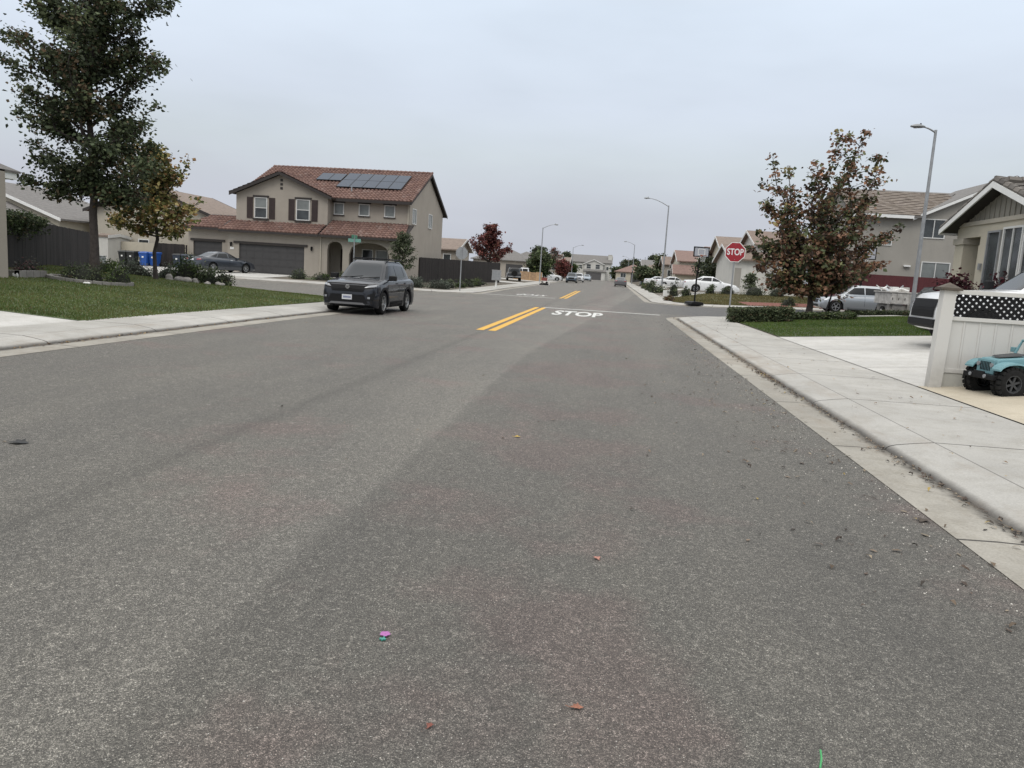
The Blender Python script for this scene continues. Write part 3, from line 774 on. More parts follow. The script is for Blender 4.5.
# clipped hedge
def hedge(name, label, x0, x1, y0, y1, hh, pal, n, cat='hedge'):
    cx, cy = (x0+x1)/2, (y0+y1)/2; root = empty(name, (cx, cy, h(cx, cy)), label, cat)
    cen = []
    for i in range(n):
        f = random.random(); x = random.uniform(x0, x1)-cx; y = random.uniform(y0, y1)-cy; z = random.uniform(.03, hh)
        if f < .4: y = (y0-cy)
        elif f < .85: z = hh
        else: x = random.choice((x0, x1))-cx
        cen.append((x, y, z+h(cx+x, cy+y)-h(cx, cy)))
    leaf_cloud('foliage', cen, [.05]*n, 14, .055, pal, root, .3)
    mb = MB(); mb.box(x0-cx+.05, y0-cy+.05, -.1, x1-cx-.05, y1-cy-.05, hh-.05); mb.build('dark_stem_core', simple('hedge_heart', (.012, .015, .008), .95), root)  # near-black box in place of the shade inside the hedge
hedge('clipped_hedge', 'long low clipped dark green hedge along the corner sidewalk below the stop sign', 4.75, 7.0, 30.9, 31.75, .52, G_DK, 900)
hedge('low_hedge', 'lower trailing greenery between the clipped hedge and the corner autumn tree', 7.05, 9.7, 32.2, 33.0, .24, G_DK+G_MD, 500)
hedge('far_hedge', 'thin dark hedge along the kerb in front of the silver suv', 10.6, 16.5, 36.0, 36.5, .16, G_DK, 500)
# ivy draped on the left fence

rb(-19.2, 27.6, .5, .4, .5, G_MD, 'small fresh green bush left of the lavender mounds on the lawn edge', n=700)
rb(-20.3, 28.6, .55, .4, .55, G_DK, 'dark bush at the lawn edge behind the grey utility cabinet', n=700)
# ------------------------------------------------------------------ building helpers
def P3(face, plane, u, d, z):
    return {'y-': (u, plane-d, z), 'x+': (plane+d, u, z), 'x-': (plane-d, u, z)}[face]
def fbox(mb, face, plane, u0, u1, z0, z1, d0, d1, c=None):
    a, b = P3(face, plane, u0, d0, z0), P3(face, plane, u1, d1, z1)
    return mb.box(min(a[0], b[0]), min(a[1], b[1]), min(a[2], b[2]), max(a[0], b[0]), max(a[1], b[1]), max(a[2], b[2]), c)
def window(parent, face, plane, u0, u1, z0, z1, split='h', frame=None, glass='win', sill=None, low=None, name='window', t=.06, fd=.06):
    frame = frame or M['white_frame']
    f = MB()
    for a in ((u0, u0+t, z0, z1), (u1-t, u1, z0, z1), (u0+t, u1-t, z0, z0+t), (u0+t, u1-t, z1-t, z1)): fbox(f, face, plane, *a, -.02, fd)
    if split == 'h': fbox(f, face, plane, u0+t, u1-t, (z0+z1)/2-t*.4, (z0+z1)/2+t*.4, 0, fd*.8)
    if split == 'v': fbox(f, face, plane, (u0+u1)/2-t*.4, (u0+u1)/2+t*.4, z0+t, z1-t, 0, fd*.8)
    w = f.build(name, frame, parent, world=True)
    if split == 'h' and low:
        p = MB(); fbox(p, face, plane, u0+t, u1-t, (z0+z1)/2+.02, z1-t, -.02, .012); p.build('pane', M[glass], w, world=True)
        p = MB(); fbox(p, face, plane, u0+t, u1-t, z0+t, (z0+z1)/2-.02, -.02, .012); p.build('pane', M[low], w, world=True)
    else:
        p = MB(); fbox(p, face, plane, u0+t, u1-t, z0+t, z1-t, -.02, .012); p.build('pane', M[glass], w, world=True)
    if sill:
        s = MB(); fbox(s, face, plane, u0-.05, u1+.05, z0-.07, z0-.003, 0, .10); s.build('sill', sill, w, world=True)
    return w
def garage_door(parent, face, plane, u0, u1, z0, z1, mat, panels=4, label=None, d=-.10, cols=8):
    m_ = MB(); hh = (z1-z0)/panels
    for k in range(panels): fbox(m_, face, plane, u0, u1, z0+k*hh+.008, z0+(k+1)*hh-.008, d-.05, d+.02)
    fbox(m_, face, plane, u0, u1, z0, z1, d-.06, d)
    if cols:
        cw = (u1-u0)/cols
        for k in range(panels):
            for j in range(cols): fbox(m_, face, plane, u0+j*cw+.09, u0+(j+1)*cw-.09, z0+k*hh+.09, z0+(k+1)*hh-.09, d+.02, d+.032)
    o = m_.build('garage_door', mat, parent, world=True)
    if label: o['label'] = label
    return o

def tile_roof(name, parent, O, U, V, poly, pal, period=.31, course=.40, amp=.085, thick=.0, mat=None, sub=6):
    """O origin; U unit along the eave, V unit up the slope; poly in (u, v); each tile has its own colour"""
    O, U, V = Vector(O), Vector(U).normalized(), Vector(V).normalized(); Nn = U.cross(V).normalized()
    if Nn.z < 0: Nn = -Nn
    us = [p[0] for p in poly]; u0, u1 = min(us), max(us)
    def vr(u):
        ys = []
        for (a, b), (c, d) in zip(poly, poly[1:]+poly[:1]):
            if abs(c-a) < 1e-9: continue
            if min(a, c)-1e-6 <= u <= max(a, c)+1e-6: ys.append(b+(d-b)*(u-a)/(c-a))
        return (min(ys), max(ys)) if ys else (0, 0)
    mb = MB(); off = wloc(parent); ncol = max(1, round((u1-u0)/period)); per = (u1-u0)/ncol
    rs = random.Random(int(abs(O.x*7+O.y*3))); cols_ = {}
    vall = [p[1] for p in poly]; v0g, v1g = min(vall), max(vall); nr_ = max(1, math.ceil((v1g-v0g)/course))
    for j in range(nr_):
        va, vb = v0g+j*course, v0g+(j+1)*course
        row = []
        n0 = len(mb.v)
        ns = ncol*sub
        for i in range(ns+1):
            u = u0+per*i/sub; lo, hi = vr(min(max(u, u0+1e-4), u1-1e-4))
            a, b = min(max(va, lo), hi), min(max(vb+.02, lo), hi)
            ph = (i % sub)/sub; hgt = amp*abs(math.cos(math.pi*ph)) if amp else .012*((i//sub+j) % 3)
            pa = O+U*u+V*a+Nn*(hgt+.035); pb = O+U*u+V*b+Nn*(hgt*.8+.002)
            pc = O+U*u+V*a+Nn*(-.005)
            mb.v += [tuple(pa), tuple(pb), tuple(pc)]
            row.append((a, b))
        for i in range(ns):
            if max(row[i][1]-row[i][0], row[i+1][1]-row[i+1][0]) < .03: continue
            k = (i//sub if amp else (i//sub+j % 2)//1, j)
            if k not in cols_:
                c = rs.choices([p[0] for p in pal], [p[1] for p in pal])[0]; f = rs.uniform(.9, 1.1); cols_[k] = tuple(x*f for x in c)
            c = cols_[k]; ph = ((i % sub)+.5)/sub
            a = n0+i*3; b = a+3
            for f in ((a, b, b+1, a+1), (a+2, b+2, b, a)):
                mb.f.append(f); mb.c.append(c); mb.mi.append(0)
    mb.v = [(x-off.x, y-off.y, z-off.z) for x, y, z in mb.v]
    return mb.build(name, mat or M['tile'], parent)

def slab(mb, pts, t=.16):   # roof deck: planar quad pts (top), thickness downwards
    b = [(p[0], p[1], p[2]-t) for p in pts]
    n = len(pts); return mb.add(list(pts)+b, [tuple(range(n)), tuple(range(n, 2*n))[::-1]]+[(i, i+n, (i+1) % n+n, (i+1) % n) for i in range(n)])

def gable_house(name, label, x0, x1, y0, y1, eave, ridge, axis, wall, roofm, openings=(), group=None, over=.45, fascia=None, chimney=None, t=.14, wings=()):
    """axis: direction of the ridge. wings: further (x0,x1,y0,y1,eave,ridge,axis) volumes"""
    z0 = T((x0+x1)/2, y0)+.12; root = empty(name, ((x0+x1)/2, (y0+y1)/2, z0), label, 'house', group)
    w = MB(); r = MB(); fas = []
    for (a0, a1, b0, b1, ev, rg, ax) in [(x0, x1, y0, y1, eave, ridge, axis)]+list(wings):
        zb = z0-.5
        if ax == 'hip':
            w.box(a0, b0, zb, a1, b1, ev)
            cx, cy = (a0+a1)/2, (b0+b1)/2; A0, A1, B0, B1 = a0-over, a1+over, b0-over, b1+over; ex = max(0, (A1-A0)-(B1-B0))/2; ey = max(0, (B1-B0)-(A1-A0))/2
            e = ev-.1; p = [(A0, B0, e), (A1, B0, e), (A1, B1, e), (A0, B1, e)]; q = [(cx-ex, cy-ey, rg), (cx+ex, cy-ey, rg), (cx+ex, cy+ey, rg), (cx-ex, cy+ey, rg)]
            if ex >= ey: fs = [(p[0], p[1], q[1], q[0]), (p[1], p[2], q[1]), (p[2], p[3], q[0], q[1]), (p[3], p[0], q[0])]
            else: fs = [(p[0], p[1], q[0]), (p[1], p[2], q[2], q[1]), (p[2], p[3], q[3]), (p[3], p[0], q[0], q[3])]
            for f in fs: slab(r, list(f), t)
            continue
        if ax == 'x':
            c = (b0+b1)/2; poly = [(b0, zb), (b1, zb), (b1, ev), (c, rg), (b0, ev)]; w.prism(poly, 'x', a0, a1)
            s_ = (rg-ev)/(b1-b0)*2; e = ev-s_*over
            for sg, bb in ((-1, b0-over), (1, b1+over)):
                slab(r, [(a0-over, bb, e+t), (a1+over, bb, e+t), (a1+over, c, rg+t), (a0-over, c, rg+t)] if sg < 0 else [(a1+over, bb, e+t), (a0-over, bb, e+t), (a0-over, c, rg+t), (a1+over, c, rg+t)], t)
            for xx in (a0-over-.03, a1+over+.001):
                fa = MB(); fas.append(fa); fa.prism([(b0-over, e-.08), (b0-over, e+t+.02), (c, rg+t+.02), (b1+over, e+t+.02), (b1+over, e-.08), (c, rg-.08)], 'x', xx, xx+.03)
        else:
            c = (a0+a1)/2; poly = [(a0, zb), (a1, zb), (a1, ev), (c, rg), (a0, ev)]; w.prism(poly, 'y', b0, b1)
            s_ = (rg-ev)/(a1-a0)*2; e = ev-s_*over
            for sg, aa in ((-1, a0-over), (1, a1+over)):
                slab(r, [(aa, b1+over, e+t), (aa, b0-over, e+t), (c, b0-over, rg+t), (c, b1+over, rg+t)] if sg < 0 else [(aa, b0-over, e+t), (aa, b1+over, e+t), (c, b1+over, rg+t), (c, b0-over, rg+t)], t)
            for yy in (b0-over-.03, b1+over+.001):
                fa = MB(); fas.append(fa); fa.prism([(a0-over, e-.08), (a0-over, e+t+.02), (c, rg+t+.02), (a1+over, e+t+.02), (a1+over, e-.08), (c, rg-.08)], 'y', yy, yy+.03)
    w.build('wall', wall, root, world=True); ro = r.build('roof', roofm, root, world=True)
    for fa in fas: fa.build('fascia', fascia or M['white_frame'], ro, world=True)
    for op in openings:
        if op[0] == 'w': window(root, *op[1:6+1], split=op[7] if len(op) > 7 else 'h', glass=op[8] if len(op) > 8 else 'win', t=.08)
        elif op[0] == 'g': garage_door(root, *op[1:7], op[7], cols=0, d=.02)
        elif op[0] == 'd':
            m_ = MB(); fbox(m_, *op[1:7], 0, .03); m_.build('door', op[7], root, world=True)
    if chimney:
        m_ = MB(); m_.box(*chimney); x_ = chimney; m_.box(x_[0]-.06, x_[1]-.06, x_[5], x_[3]+.06, x_[4]+.06, x_[5]+.15); m_.build('chimney', wall, ro, world=True)
    return root

def roof_mat(name, c, sc=3.2, v=.25):
    m, nt, b = new_mat(name); co = coords(nt)
    f = noise(nt, mapping(nt, co, (1, 1, 2.5)), sc, 4, .7); f2 = noise(nt, co, .4, 3)
    cc = mixc(nt, ramp(nt, f, [(.3, 0.0), (.7, 1.0)]), tuple(x*(1-v) for x in c), tuple(x*(1+v) for x in c))
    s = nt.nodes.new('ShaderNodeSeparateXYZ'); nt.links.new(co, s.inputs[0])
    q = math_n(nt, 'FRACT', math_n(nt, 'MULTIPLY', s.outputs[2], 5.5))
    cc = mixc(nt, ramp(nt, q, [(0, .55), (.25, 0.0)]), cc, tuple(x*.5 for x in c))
    nt.links.new(cc, b.inputs['Base Color']); b.inputs['Roughness'].default_value = .85
    return m
RF_TAN = roof_mat('roof_tan', (.195, .152, .125)); RF_RED = roof_mat('roof_red', (.185, .120, .100)); RF_GREY = roof_mat('roof_grey', (.15, .142, .135)); RF_BR = roof_mat('roof_brown', (.17, .125, .10))
S_TAN = stucco('stucco_tan', (.335, .30, .255)); S_CREAM = stucco('stucco_cream', (.47, .43, .345)); S_GREY = stucco('stucco_grey', (.315, .298, .265)); S_WHITE = stucco('stucco_white', (.55, .54, .50)); S_BEIGE = stucco('stucco_beige', (.42, .385, .32))
TILE_RED = [((.160, .098, .081), 7), ((.172, .109, .092), 4), ((.145, .088, .075), 3), ((.19, .132, .115), .9), ((.132, .083, .073), 1)]
TILE_TAN = [((.185, .158, .135), 5), ((.168, .142, .12), 4), ((.20, .172, .15), 2), ((.15, .125, .108), 2)]
TILE_GRY = [((.13, .12, .11), 4), ((.10, .092, .086), 3), ((.17, .155, .14), 2)]

# ================================================================== tan two-storey house with clay tile roof
Z0 = T(-22, 56)+.15
hs = empty('two_storey_house', (-22.6, 57, Z0), 'tan two-storey stucco house with clay tile roof, solar panels and grey garage doors', 'house')
gY, uY, rY = 56.3, 57.6, 58.6
def arch_wall(mb, x0, x1, y0, y1, z0, z1, arches):
    cur = x0
    for a0, a1, spring, top in arches:
        mb.box(cur, y0, z0, a0, y1, z1)
        n = 20; cx, hw = (a0+a1)/2, (a1-a0)/2
        def zt(x):
            q = min(1, abs((x-cx)/hw)); return spring+(top-spring)*(1-q**2.4)**(1/2.4)
        for i in range(n):
            xa, xb = a0+(a1-a0)*i/n, a0+(a1-a0)*(i+1)/n
            za, zb = zt(xa), zt(xb)
            mb.add([(xa, y0, za), (xb, y0, zb), (xb, y1, zb), (xa, y1, za), (xa, y0, z1), (xb, y0, z1), (xb, y1, z1), (xa, y1, z1)], [(0, 1, 5, 4), (3, 2, 1, 0), (2, 3, 7, 6), (4, 5, 6, 7)])
        cur = a1
    mb.box(cur, y0, z0, x1, y1, z1)
w = MB()
# garage wall with two door openings
GL, GR = -29.25, -21.95
for a in ((-33.3, -32.9, Z0-.4, 3.5, 57.8), (-30.5, -29.25, Z0-.4, 3.5, 57.8), (-32.9, -30.5, 2.5, 3.5, 57.8)): w.box(a[0], a[4], a[2], a[1], a[4]+.3, a[3])
for a in ((GL, -28.35, Z0-.4, 3.5), (-23.15, GR+.3, Z0-.4, 3.5), (-28.35, -23.15, 2.45, 3.5)): w.box(a[0], gY, a[2], a[1], gY+.3, a[3])
arch_wall(w, GR+.303, -15.72, gY, gY+.3, Z0-.4, 3.5, [(-21.35, -20.15, 2.35, 2.98), (-19.65, -16.55, 2.1, 3.02)])
w.box(-33.3, 58.1, Z0-.4, -33.0, 64, 3.5); w.box(-33.0, 63.9, Z0-.4, -29.3, 64.0, 3.5)
w.box(GL, gY+.303, Z0-.4, GL+.25, 58, 3.5)
w.box(-16.0, gY+.303, Z0-.4, -15.72, rY-.003, 3.5)
w.box(-22.3, gY+.303, Z0-.4, -21.9, rY+.1, 3.3)
# first floor and upper floor bodies (walls as boxes; interior closed)
w.box(-21.9, rY, Z0-.4, -15.72, 70.1, 6.3)
w.box(GL, uY, 3.0, GR, 70.1, 6.3)
w.box(GR, uY+.003, 3.0, GR+.06, rY, 6.3)
# front gable triangle and right flank gable
w.prism([(GL, 6.3), (GR, 6.3), (-25.6, 7.85)], 'y', uY, 62)
w.prism([(rY, 6.3), (70.1, 6.3), (64.35, 8.95)], 'x', GL+.05, -15.72)
w.build('wall', S_TAN, hs, world=True)
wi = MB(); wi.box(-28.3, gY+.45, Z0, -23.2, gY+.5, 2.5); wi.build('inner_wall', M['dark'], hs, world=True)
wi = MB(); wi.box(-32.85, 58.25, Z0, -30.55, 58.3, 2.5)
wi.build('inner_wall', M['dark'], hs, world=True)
garage_door(hs, 'y-', gY, -28.35, -23.15, Z0, 2.45, M['garage'], 4, 'wide grey double garage door', cols=8, d=-.14)
garage_door(hs, 'y-', 57.8, -32.9, -30.5, Z0, 2.5, M['garage'], 4, 'narrow grey single garage door', cols=4, d=-.14)
for a in ((-28.75, -22.9, 2.46, 2.62, gY), (-33.1, -30.25, 2.51, 2.67, 57.8)):
    m_ = MB(); fbox(m_, 'y-', a[4], a[0], a[1], a[2], a[3], 0, .10); m_.build('lintel', M['dark_brown'], hs, world=True)
# windows with shutters
for (a, b) in ((-27.75, -26.72), (-24.38, -23.3)):
    window(hs, 'y-', uY, a, b, 4.48, 6.05, 'h', glass='blind', low='win')
    m_ = MB(); fbox(m_, 'y-', uY, a-.12, b+.12, 6.06, 6.2, 0, .10); m_.build('window_head', M['dark_brown'], hs, world=True); m_ = MB(); fbox(m_, 'y-', uY, a-.12, b+.12, 4.36, 4.47, 0, .12); m_.build('window_trim', M['dark_brown'], hs, world=True)
    for c0, c1 in ((a-.62, a-.14), (b+.14, b+.62)):
        m_ = MB(); fbox(m_, 'y-', uY, c0, c1, 4.45, 6.05, 0, .05)
        for k in range(14): fbox(m_, 'y-', uY, c0+.05, c1-.05, 4.55+k*.105, 4.61+k*.105, .05, .065)
        m_.build('shutter', M['shutter'], hs, world=True)
for (a, b) in ((-21.75, -20.95), (-19.75, -18.9), (-17.72, -16.88)):
    window(hs, 'y-', rY, a, b, 5.12, 6.02, '', glass='blind', sill=M['dark_brown'])
    m_ = MB(); fbox(m_, 'y-', rY, a-.1, b+.1, 6.03, 6.13, 0, .08); m_.build('window_trim', M['dark_brown'], hs, world=True)
for (a, b) in ((59.3, 60.5), (64.6, 65.9)):
    window(hs, 'x+', -15.72, a, b, 4.75, 5.95, 'v', glass='blind')
m_ = MB()
for k in range(3):
    m_ = MB(); fbox(m_, 'y-', uY, -25.7, -25.5, 6.72+k*.3, 6.9+k*.3, 0, .03); m_.build('gable_vent', M['dark_brown'], hs, world=True)
# porch interior: door and window on the recessed wall
m_ = MB(); fbox(m_, 'y-', rY, -21.1, -20.15, Z0, 2.5, 0, .05); m_.build('front_door', M['shutter'], hs, world=True)
window(hs, 'y-', rY, -19.4, -18.5, .9, 2.6, '', glass='win'); window(hs, 'y-', rY, -18.3, -17.3, .9, 2.6, '', glass='blind')
m_ = MB(); m_.box(-21.9, gY+.31, Z0-.3, -16.01, rY-.01, Z0+.02); m_.build('porch_floor', M['drive'], hs, world=True)
m_ = MB(); m_.box(-21.9, gY+.31, 3.2, -16.01, rY-.01, 3.3); m_.build('porch_ceiling', S_TAN, hs, world=True)
# wall lanterns, number plaque, downspouts
for x in (-28.95, -22.55):
    m_ = MB(); fbox(m_, 'y-', gY, x-.05, x+.05, 2.42, 2.52, 0, .06); m_.cyl((x, gY-.11, 2.2), (x, gY-.11, 2.46), .06, .09, 8); m_.cyl((x, gY-.11, 2.46), (x, gY-.11, 2.52), .1, .02, 8); m_.build('wall_lantern', M['black'], hs, world=True)
m_ = MB(); fbox(m_, 'y-', gY, -29.05, -28.75, 1.98, 2.14, 0, .03); m_.build('number_plaque', M['white'], hs, world=True)
for x, z1 in ((-21.85, 3.4), (-15.85, 3.4)):
    m_ = MB(); m_.box(x-.04, gY-.08, Z0, x+.04, gY-.003, z1); m_.build('downspout', S_BEIGE, hs, world=True)
m_ = MB(); m_.box(-15.86, rY-.1, 4.2, -15.78, rY-.003, 6.2); m_.build('downspout', S_BEIGE, hs, world=True)
# roofs
EP = .452; ve = Vector((0, 1, EP)).normalized()
def run(dy): return dy*math.sqrt(1+EP*EP)
# main front slope from x -29.7 to -15.25, y 58.0 -> 64.35
y_e = 57.95; z_e = 6.30
L = 13.8; S_ = run(64.35-y_e)
gx = -25.6; rise_s = (7.95-6.28)/(29.68-25.6)
# where the gable ridge (z 7.98) meets the slope
def tri_y(z): return y_e+(z-z_e)/EP
XL = -29.3; O = (XL, y_e, z_e)
yr = tri_y(7.98)
def roof_front(u): return u
tile_roof('roof', hs, O, (1, 0, 0), ve, [(0, 0), (gx-XL, run(yr-y_e)), (-21.45-XL, 0), (L, 0), (L, S_), (0, S_)], TILE_RED)
# back slope deck
dk = MB(); slab(dk, [(-15.5, 70.9, 6.2), (-29.3, 70.9, 6.2), (-29.3, 64.35, z_e+EP*(64.35-y_e)+.03), (-15.5, 64.35, z_e+EP*(64.35-y_e)+.03)], .12)
slab(dk, [(-29.3, y_e, z_e-.02), (-28.8, y_e, z_e-.02), (-28.8, 64.3, z_e+EP*(64.3-y_e)-.02), (-29.3, 64.3, z_e+EP*(64.3-y_e)-.02)], .1)
slab(dk, [(-21.5, y_e, z_e-.02), (-15.5, y_e, z_e-.02), (-15.5, 64.3, z_e+EP*(64.3-y_e)-.02), (-21.5, 64.3, z_e+EP*(64.3-y_e)-.02)], .1)
dk.build('roof_deck', M['dark_brown'], hs, world=True)
# front gable slopes
for sg, xe in ((-1, -29.62), (1, -21.45)):
    zt = 7.98; ze = 6.28; dx = abs(gx-xe); sl = (zt-ze)/dx
    vdir = Vector((-sg, 0, sl)); ln = math.hypot(dx, zt-ze)
    # u along y from front y 57.15; at ridge the length runs to yr, at the eave to where slope begins
    yf = 57.15
    tile_roof('roof', hs, (xe, yf, ze), (0, 1, 0), vdir, [(0, 0), (0, ln), (yr-yf, ln), (tri_y(ze)-yf+.05, 0)], TILE_RED)
    m_ = MB(); m_.prism([(xe, ze-.2), (xe, ze+.03), (gx, zt+.03), (gx, zt-.2)], 'y', yf-.04, yf); m_.build('fascia', M['dark_brown'], hs, world=True)
    m_ = MB(); slab(m_, [(xe, yf, ze), (gx, yf, zt), (gx, yr, zt), (xe, 58.2, ze)] if sg > 0 else [(gx, yf, zt), (xe, yf, ze), (xe, 58.2, ze), (gx, yr, zt)], .06); m_.build('soffit', M['dark_brown'], hs, world=True)
# flank rake boards and eave boards
m_ = MB()
zr = z_e+EP*(64.35-y_e)
for xx in (-15.5, -29.35):
    m_ = MB(); m_.prism([(y_e, z_e-.22), (y_e, z_e+.03), (64.35, zr+.05), (70.95, 6.22), (70.95, 6.0), (64.35, zr-.22)], 'x', xx, xx+.05); m_.build('rake_board', M['dark_brown'], hs, world=True)
m_ = MB(); m_.box(-21.4, y_e-.05, z_e-.22, -15.5, y_e-.002, z_e+.0); m_.build('eave_board', M['dark_brown'], hs, world=True)
# ridge caps
m_ = MB()
for i in range(36): m_.tube([(-29.3+i*.382, 64.35, zr+.04), (-29.3+i*.382+.40, 64.35, zr+.02)], [.13, .11], 8, c=random.choice(TILE_RED)[0])
m_.build('ridge_tile', M['tile'], hs, world=True); m_ = MB()
for i in range(13): m_.tube([(gx, 57.15+i*.32, 8.03), (gx, 57.15+i*.32+.34, 8.01)], [.12, .10], 8, c=random.choice(TILE_RED)[0])
m_.build('ridge_tile', M['tile'], hs, world=True); m_ = MB()
for xx in (-15.5,):
    for i in range(18):
        y = y_e+i*.36; m_.tube([(xx, y, z_e+EP*(y-y_e)+.07), (xx, y+.38, z_e+EP*(y+.38-y_e)+.05)], [.11, .10], 8, c=random.choice(TILE_RED)[0])
m_.build('ridge_tile', M['tile'], hs, world=True)
# lower roofs: garage (left + right parts), porch
lo = .44; vl = Vector((0, 1, lo))
tile_roof('lower_roof', hs, (-29.75, 55.75, 3.42), (1, 0, 0), vl, [(0, 0), (7.85, 0), (7.85, 2.0), (.35, 2.0)], TILE_RED)
tile_roof('lower_roof', hs, (-21.75, 55.75, 3.42), (1, 0, 0), vl, [(0, 0), (6.4, 0), (6.05, 3.0), (0, 3.0)], TILE_RED)
tile_roof('lower_roof', hs, (-33.6, 57.25, 3.55), (1, 0, 0), vl, [(0, 0), (4.4, 0), (4.4, 2.6), (1.3, 2.6)], TILE_RED)
m_ = MB(); m_.box(-29.75, 55.72, 3.26, -21.9, 55.78, 3.42); m_.box(-21.75, 55.72, 3.26, -15.35, 55.78, 3.42); m_.box(-33.6, 57.2, 3.38, -29.8, 57.26, 3.54)
slab(m_, [(-29.75, 55.76, 3.41), (-21.8, 55.76, 3.41), (-21.8, 57.58, 4.2), (-29.75, 57.58, 4.2)], .1)
slab(m_, [(-21.79, 55.76, 3.41), (-15.35, 55.76, 3.41), (-15.35, 58.58, 4.62), (-21.79, 58.58, 4.62)], .1)
slab(m_, [(-33.6, 57.25, 3.53), (-29.3, 57.25, 3.53), (-29.3, 60, 4.7), (-32.5, 60, 4.7)], .1)
slab(m_, [(-32.5, 60, 4.7), (-29.3, 60, 4.7), (-29.3, 64.2, 3.4), (-33.6, 64.2, 3.4)], .1)
m_.build('eave_board', M['dark_brown'], hs, world=True)
# solar panels
def solar_mat():
    m, nt, b = new_mat('solar_cells'); b.inputs['Base Color'].default_value = (.040, .054, .078, 1); b.inputs['Roughness'].default_value = .4; b.inputs['Specular IOR Level'].default_value = .15
    return m
sol = solar_mat()
def panel(x, y, w_=1.05, l=1.70):
    a = Vector((x, y, z_e+EP*(y-y_e)+.16)); U = Vector((1, 0, 0)); Nn = U.cross(ve); Nn = Nn if Nn.z > 0 else -Nn
    m_ = MB(); m_.hexa([a, a+U*w_, a+U*w_+ve*l, a+ve*l], [a+Nn*.04, a+U*w_+Nn*.04, a+U*w_+ve*l+Nn*.04, a+ve*l+Nn*.04]); o = m_.build('solar_panel', M['black'], hs, world=True)
    q = [a+U*.03+ve*.03+Nn*.043, a+U*(w_-.03)+ve*.03+Nn*.043, a+U*(w_-.03)+ve*(l-.03)+Nn*.043, a+U*.03+ve*(l-.03)+Nn*.043]
    m_ = MB(); m_.add(q, [(0, 1, 2, 3)]); m_.build('cell_face', sol, o, world=True)
for i in range(2): panel(-24.35+i*1.06, 61.3)
for j in range(2):
    for i in range(5): panel(-22.15+i*1.06, 59.95+j*1.56)
m_ = MB(); m_.tube([(-20.6, 59.2, 7.0), (-20.6, 59.2, 7.35)], .06, 8); m_.build('vent_pipe', M['galv'], hs, world=True)
# back part: distant wing on the left (neighbour roofs)
# ================================================================== neighbours on the left
gable_house('beige_house', 'beige house with a low gable behind the yellowing tree, left of the tan house', -43.5, -32.9+.0, 60.5, 70, 4.6, 6.6, 'y', S_BEIGE, RF_TAN,
            openings=[('w', 'y-', 60.5, -39.3, -38.3, 1.6, 2.4, '')], fascia=M['dark_brown'])
gable_house('low_roof_house', 'cream house with white-edged low gables behind the dark board fence', -60, -44.5, 58, 68, 3.6, 6.4, 'y', S_CREAM, RF_GREY, fascia=M['white'], wings=[(-54, -44.0, 53, 58.2, 2.6, 4.6, 'y')])
# white shed-like garage wing right of big tree trunk
gable_house('white_garage', 'white garage wing showing just right of the big tree trunk', -41.3, -39.9, 57.4, 60.2, 2.35, 2.5, 'x', S_WHITE, RF_TAN, over=.1)
m_ = MB(); m_.box(-39.85, 59.0, .2, -33.4, 59.2, 2.1); tag(m_.build('yard_wall', S_CREAM, loc=(-36.5, 59, .2)), 'low cream stucco wall behind the wheelie bins', 'wall')
gable_house('rear_house', 'low pale house with tan roof seen between the tan house and the red maple', -24.5, -17.2, 84, 92, 3.6, 4.8, 'x', S_TAN, RF_TAN, openings=[('w', 'y-', 84, -18.6, -17.7, 1.9, 3.1, '')])
gable_house('grey_roof_house', 'grey-roofed house behind the white pickup on the far left', -25, -14.4, 138, 148, 3.7, 5.9, 'hip', S_TAN, RF_GREY, openings=[('w', 'x+', -14.4, 140, 142, 1.5, 2.9, 'v'), ('g', 'y-', 138, -19, -16, .5, 2.9, M['garage'])], wings=[(-19, -13.6, 143, 152, 4.0, 5.5, 'hip')])
gable_house('taupe_house', 'taupe house half hidden by the round green tree on the far left', -18, -11, 160, 170, 4.5, 5.7, 'x', S_TAN, RF_TAN, openings=[('w', 'x+', -11, 162, 164, 2.2, 3.6, 'v'), ('w', 'y-', 160, -12.5, -11, 2.4, 3.6, 'v')])
gable_house('pale_house', 'pale house beyond the far red tree on the left', -20, -11.5, 175, 188, 4.3, 6.3, 'y', S_WHITE, RF_BR, openings=[('w', 'y-', 175, -14.5, -13, 2.5, 3.7, 'v')])
# house that closes the street
zE = .75
eh = gable_house('end_house', 'white two-storey house with grey roof and twin arched windows closing the end of the street', -12.4, -.6, 236, 246, 5.9, 8.0, 'x', S_WHITE, RF_GREY,
   wings=[(-8.5, -2.9, 234.6, 240, 5.4, 6.6, 'y'), (-8.4, -2.2, 232.6, 236, 3.2, 3.6, 'x')],
   openings=[('w', 'y-', 234.6, -7.9, -6.5, 3.9, 5.3, 'h'), ('w', 'y-', 234.6, -5.2, -3.8, 3.9, 5.3, 'h'), ('w', 'y-', 236, -12, -11, 3.9, 5.0, 'h'), ('w', 'y-', 236, -10.2, -9.2, 3.9, 5.0, 'h'), ('g', 'y-', 232.6, -7.8, -3.3, .7, 2.9, simple('far_garage', (.09, .085, .085), .6)),
             ('w', 'y-', 236, -2.0, -1.2, 3.7, 4.8, '')], chimney=(-1.6, 238, 5, -.4, 239.5, 8.3), over=.4)
gable_house('red_roof_house', 'single-storey house with broad terracotta roof at the far right end', .9, 9.5, 196, 208, 3.4, 5.3, 'hip', S_CREAM, RF_RED, openings=[('w', 'y-', 196, 2, 3.4, 1.8, 3, 'v'), ('g', 'y-', 196, 4.6, 7.4, .7, 3.0, M['garage'])])
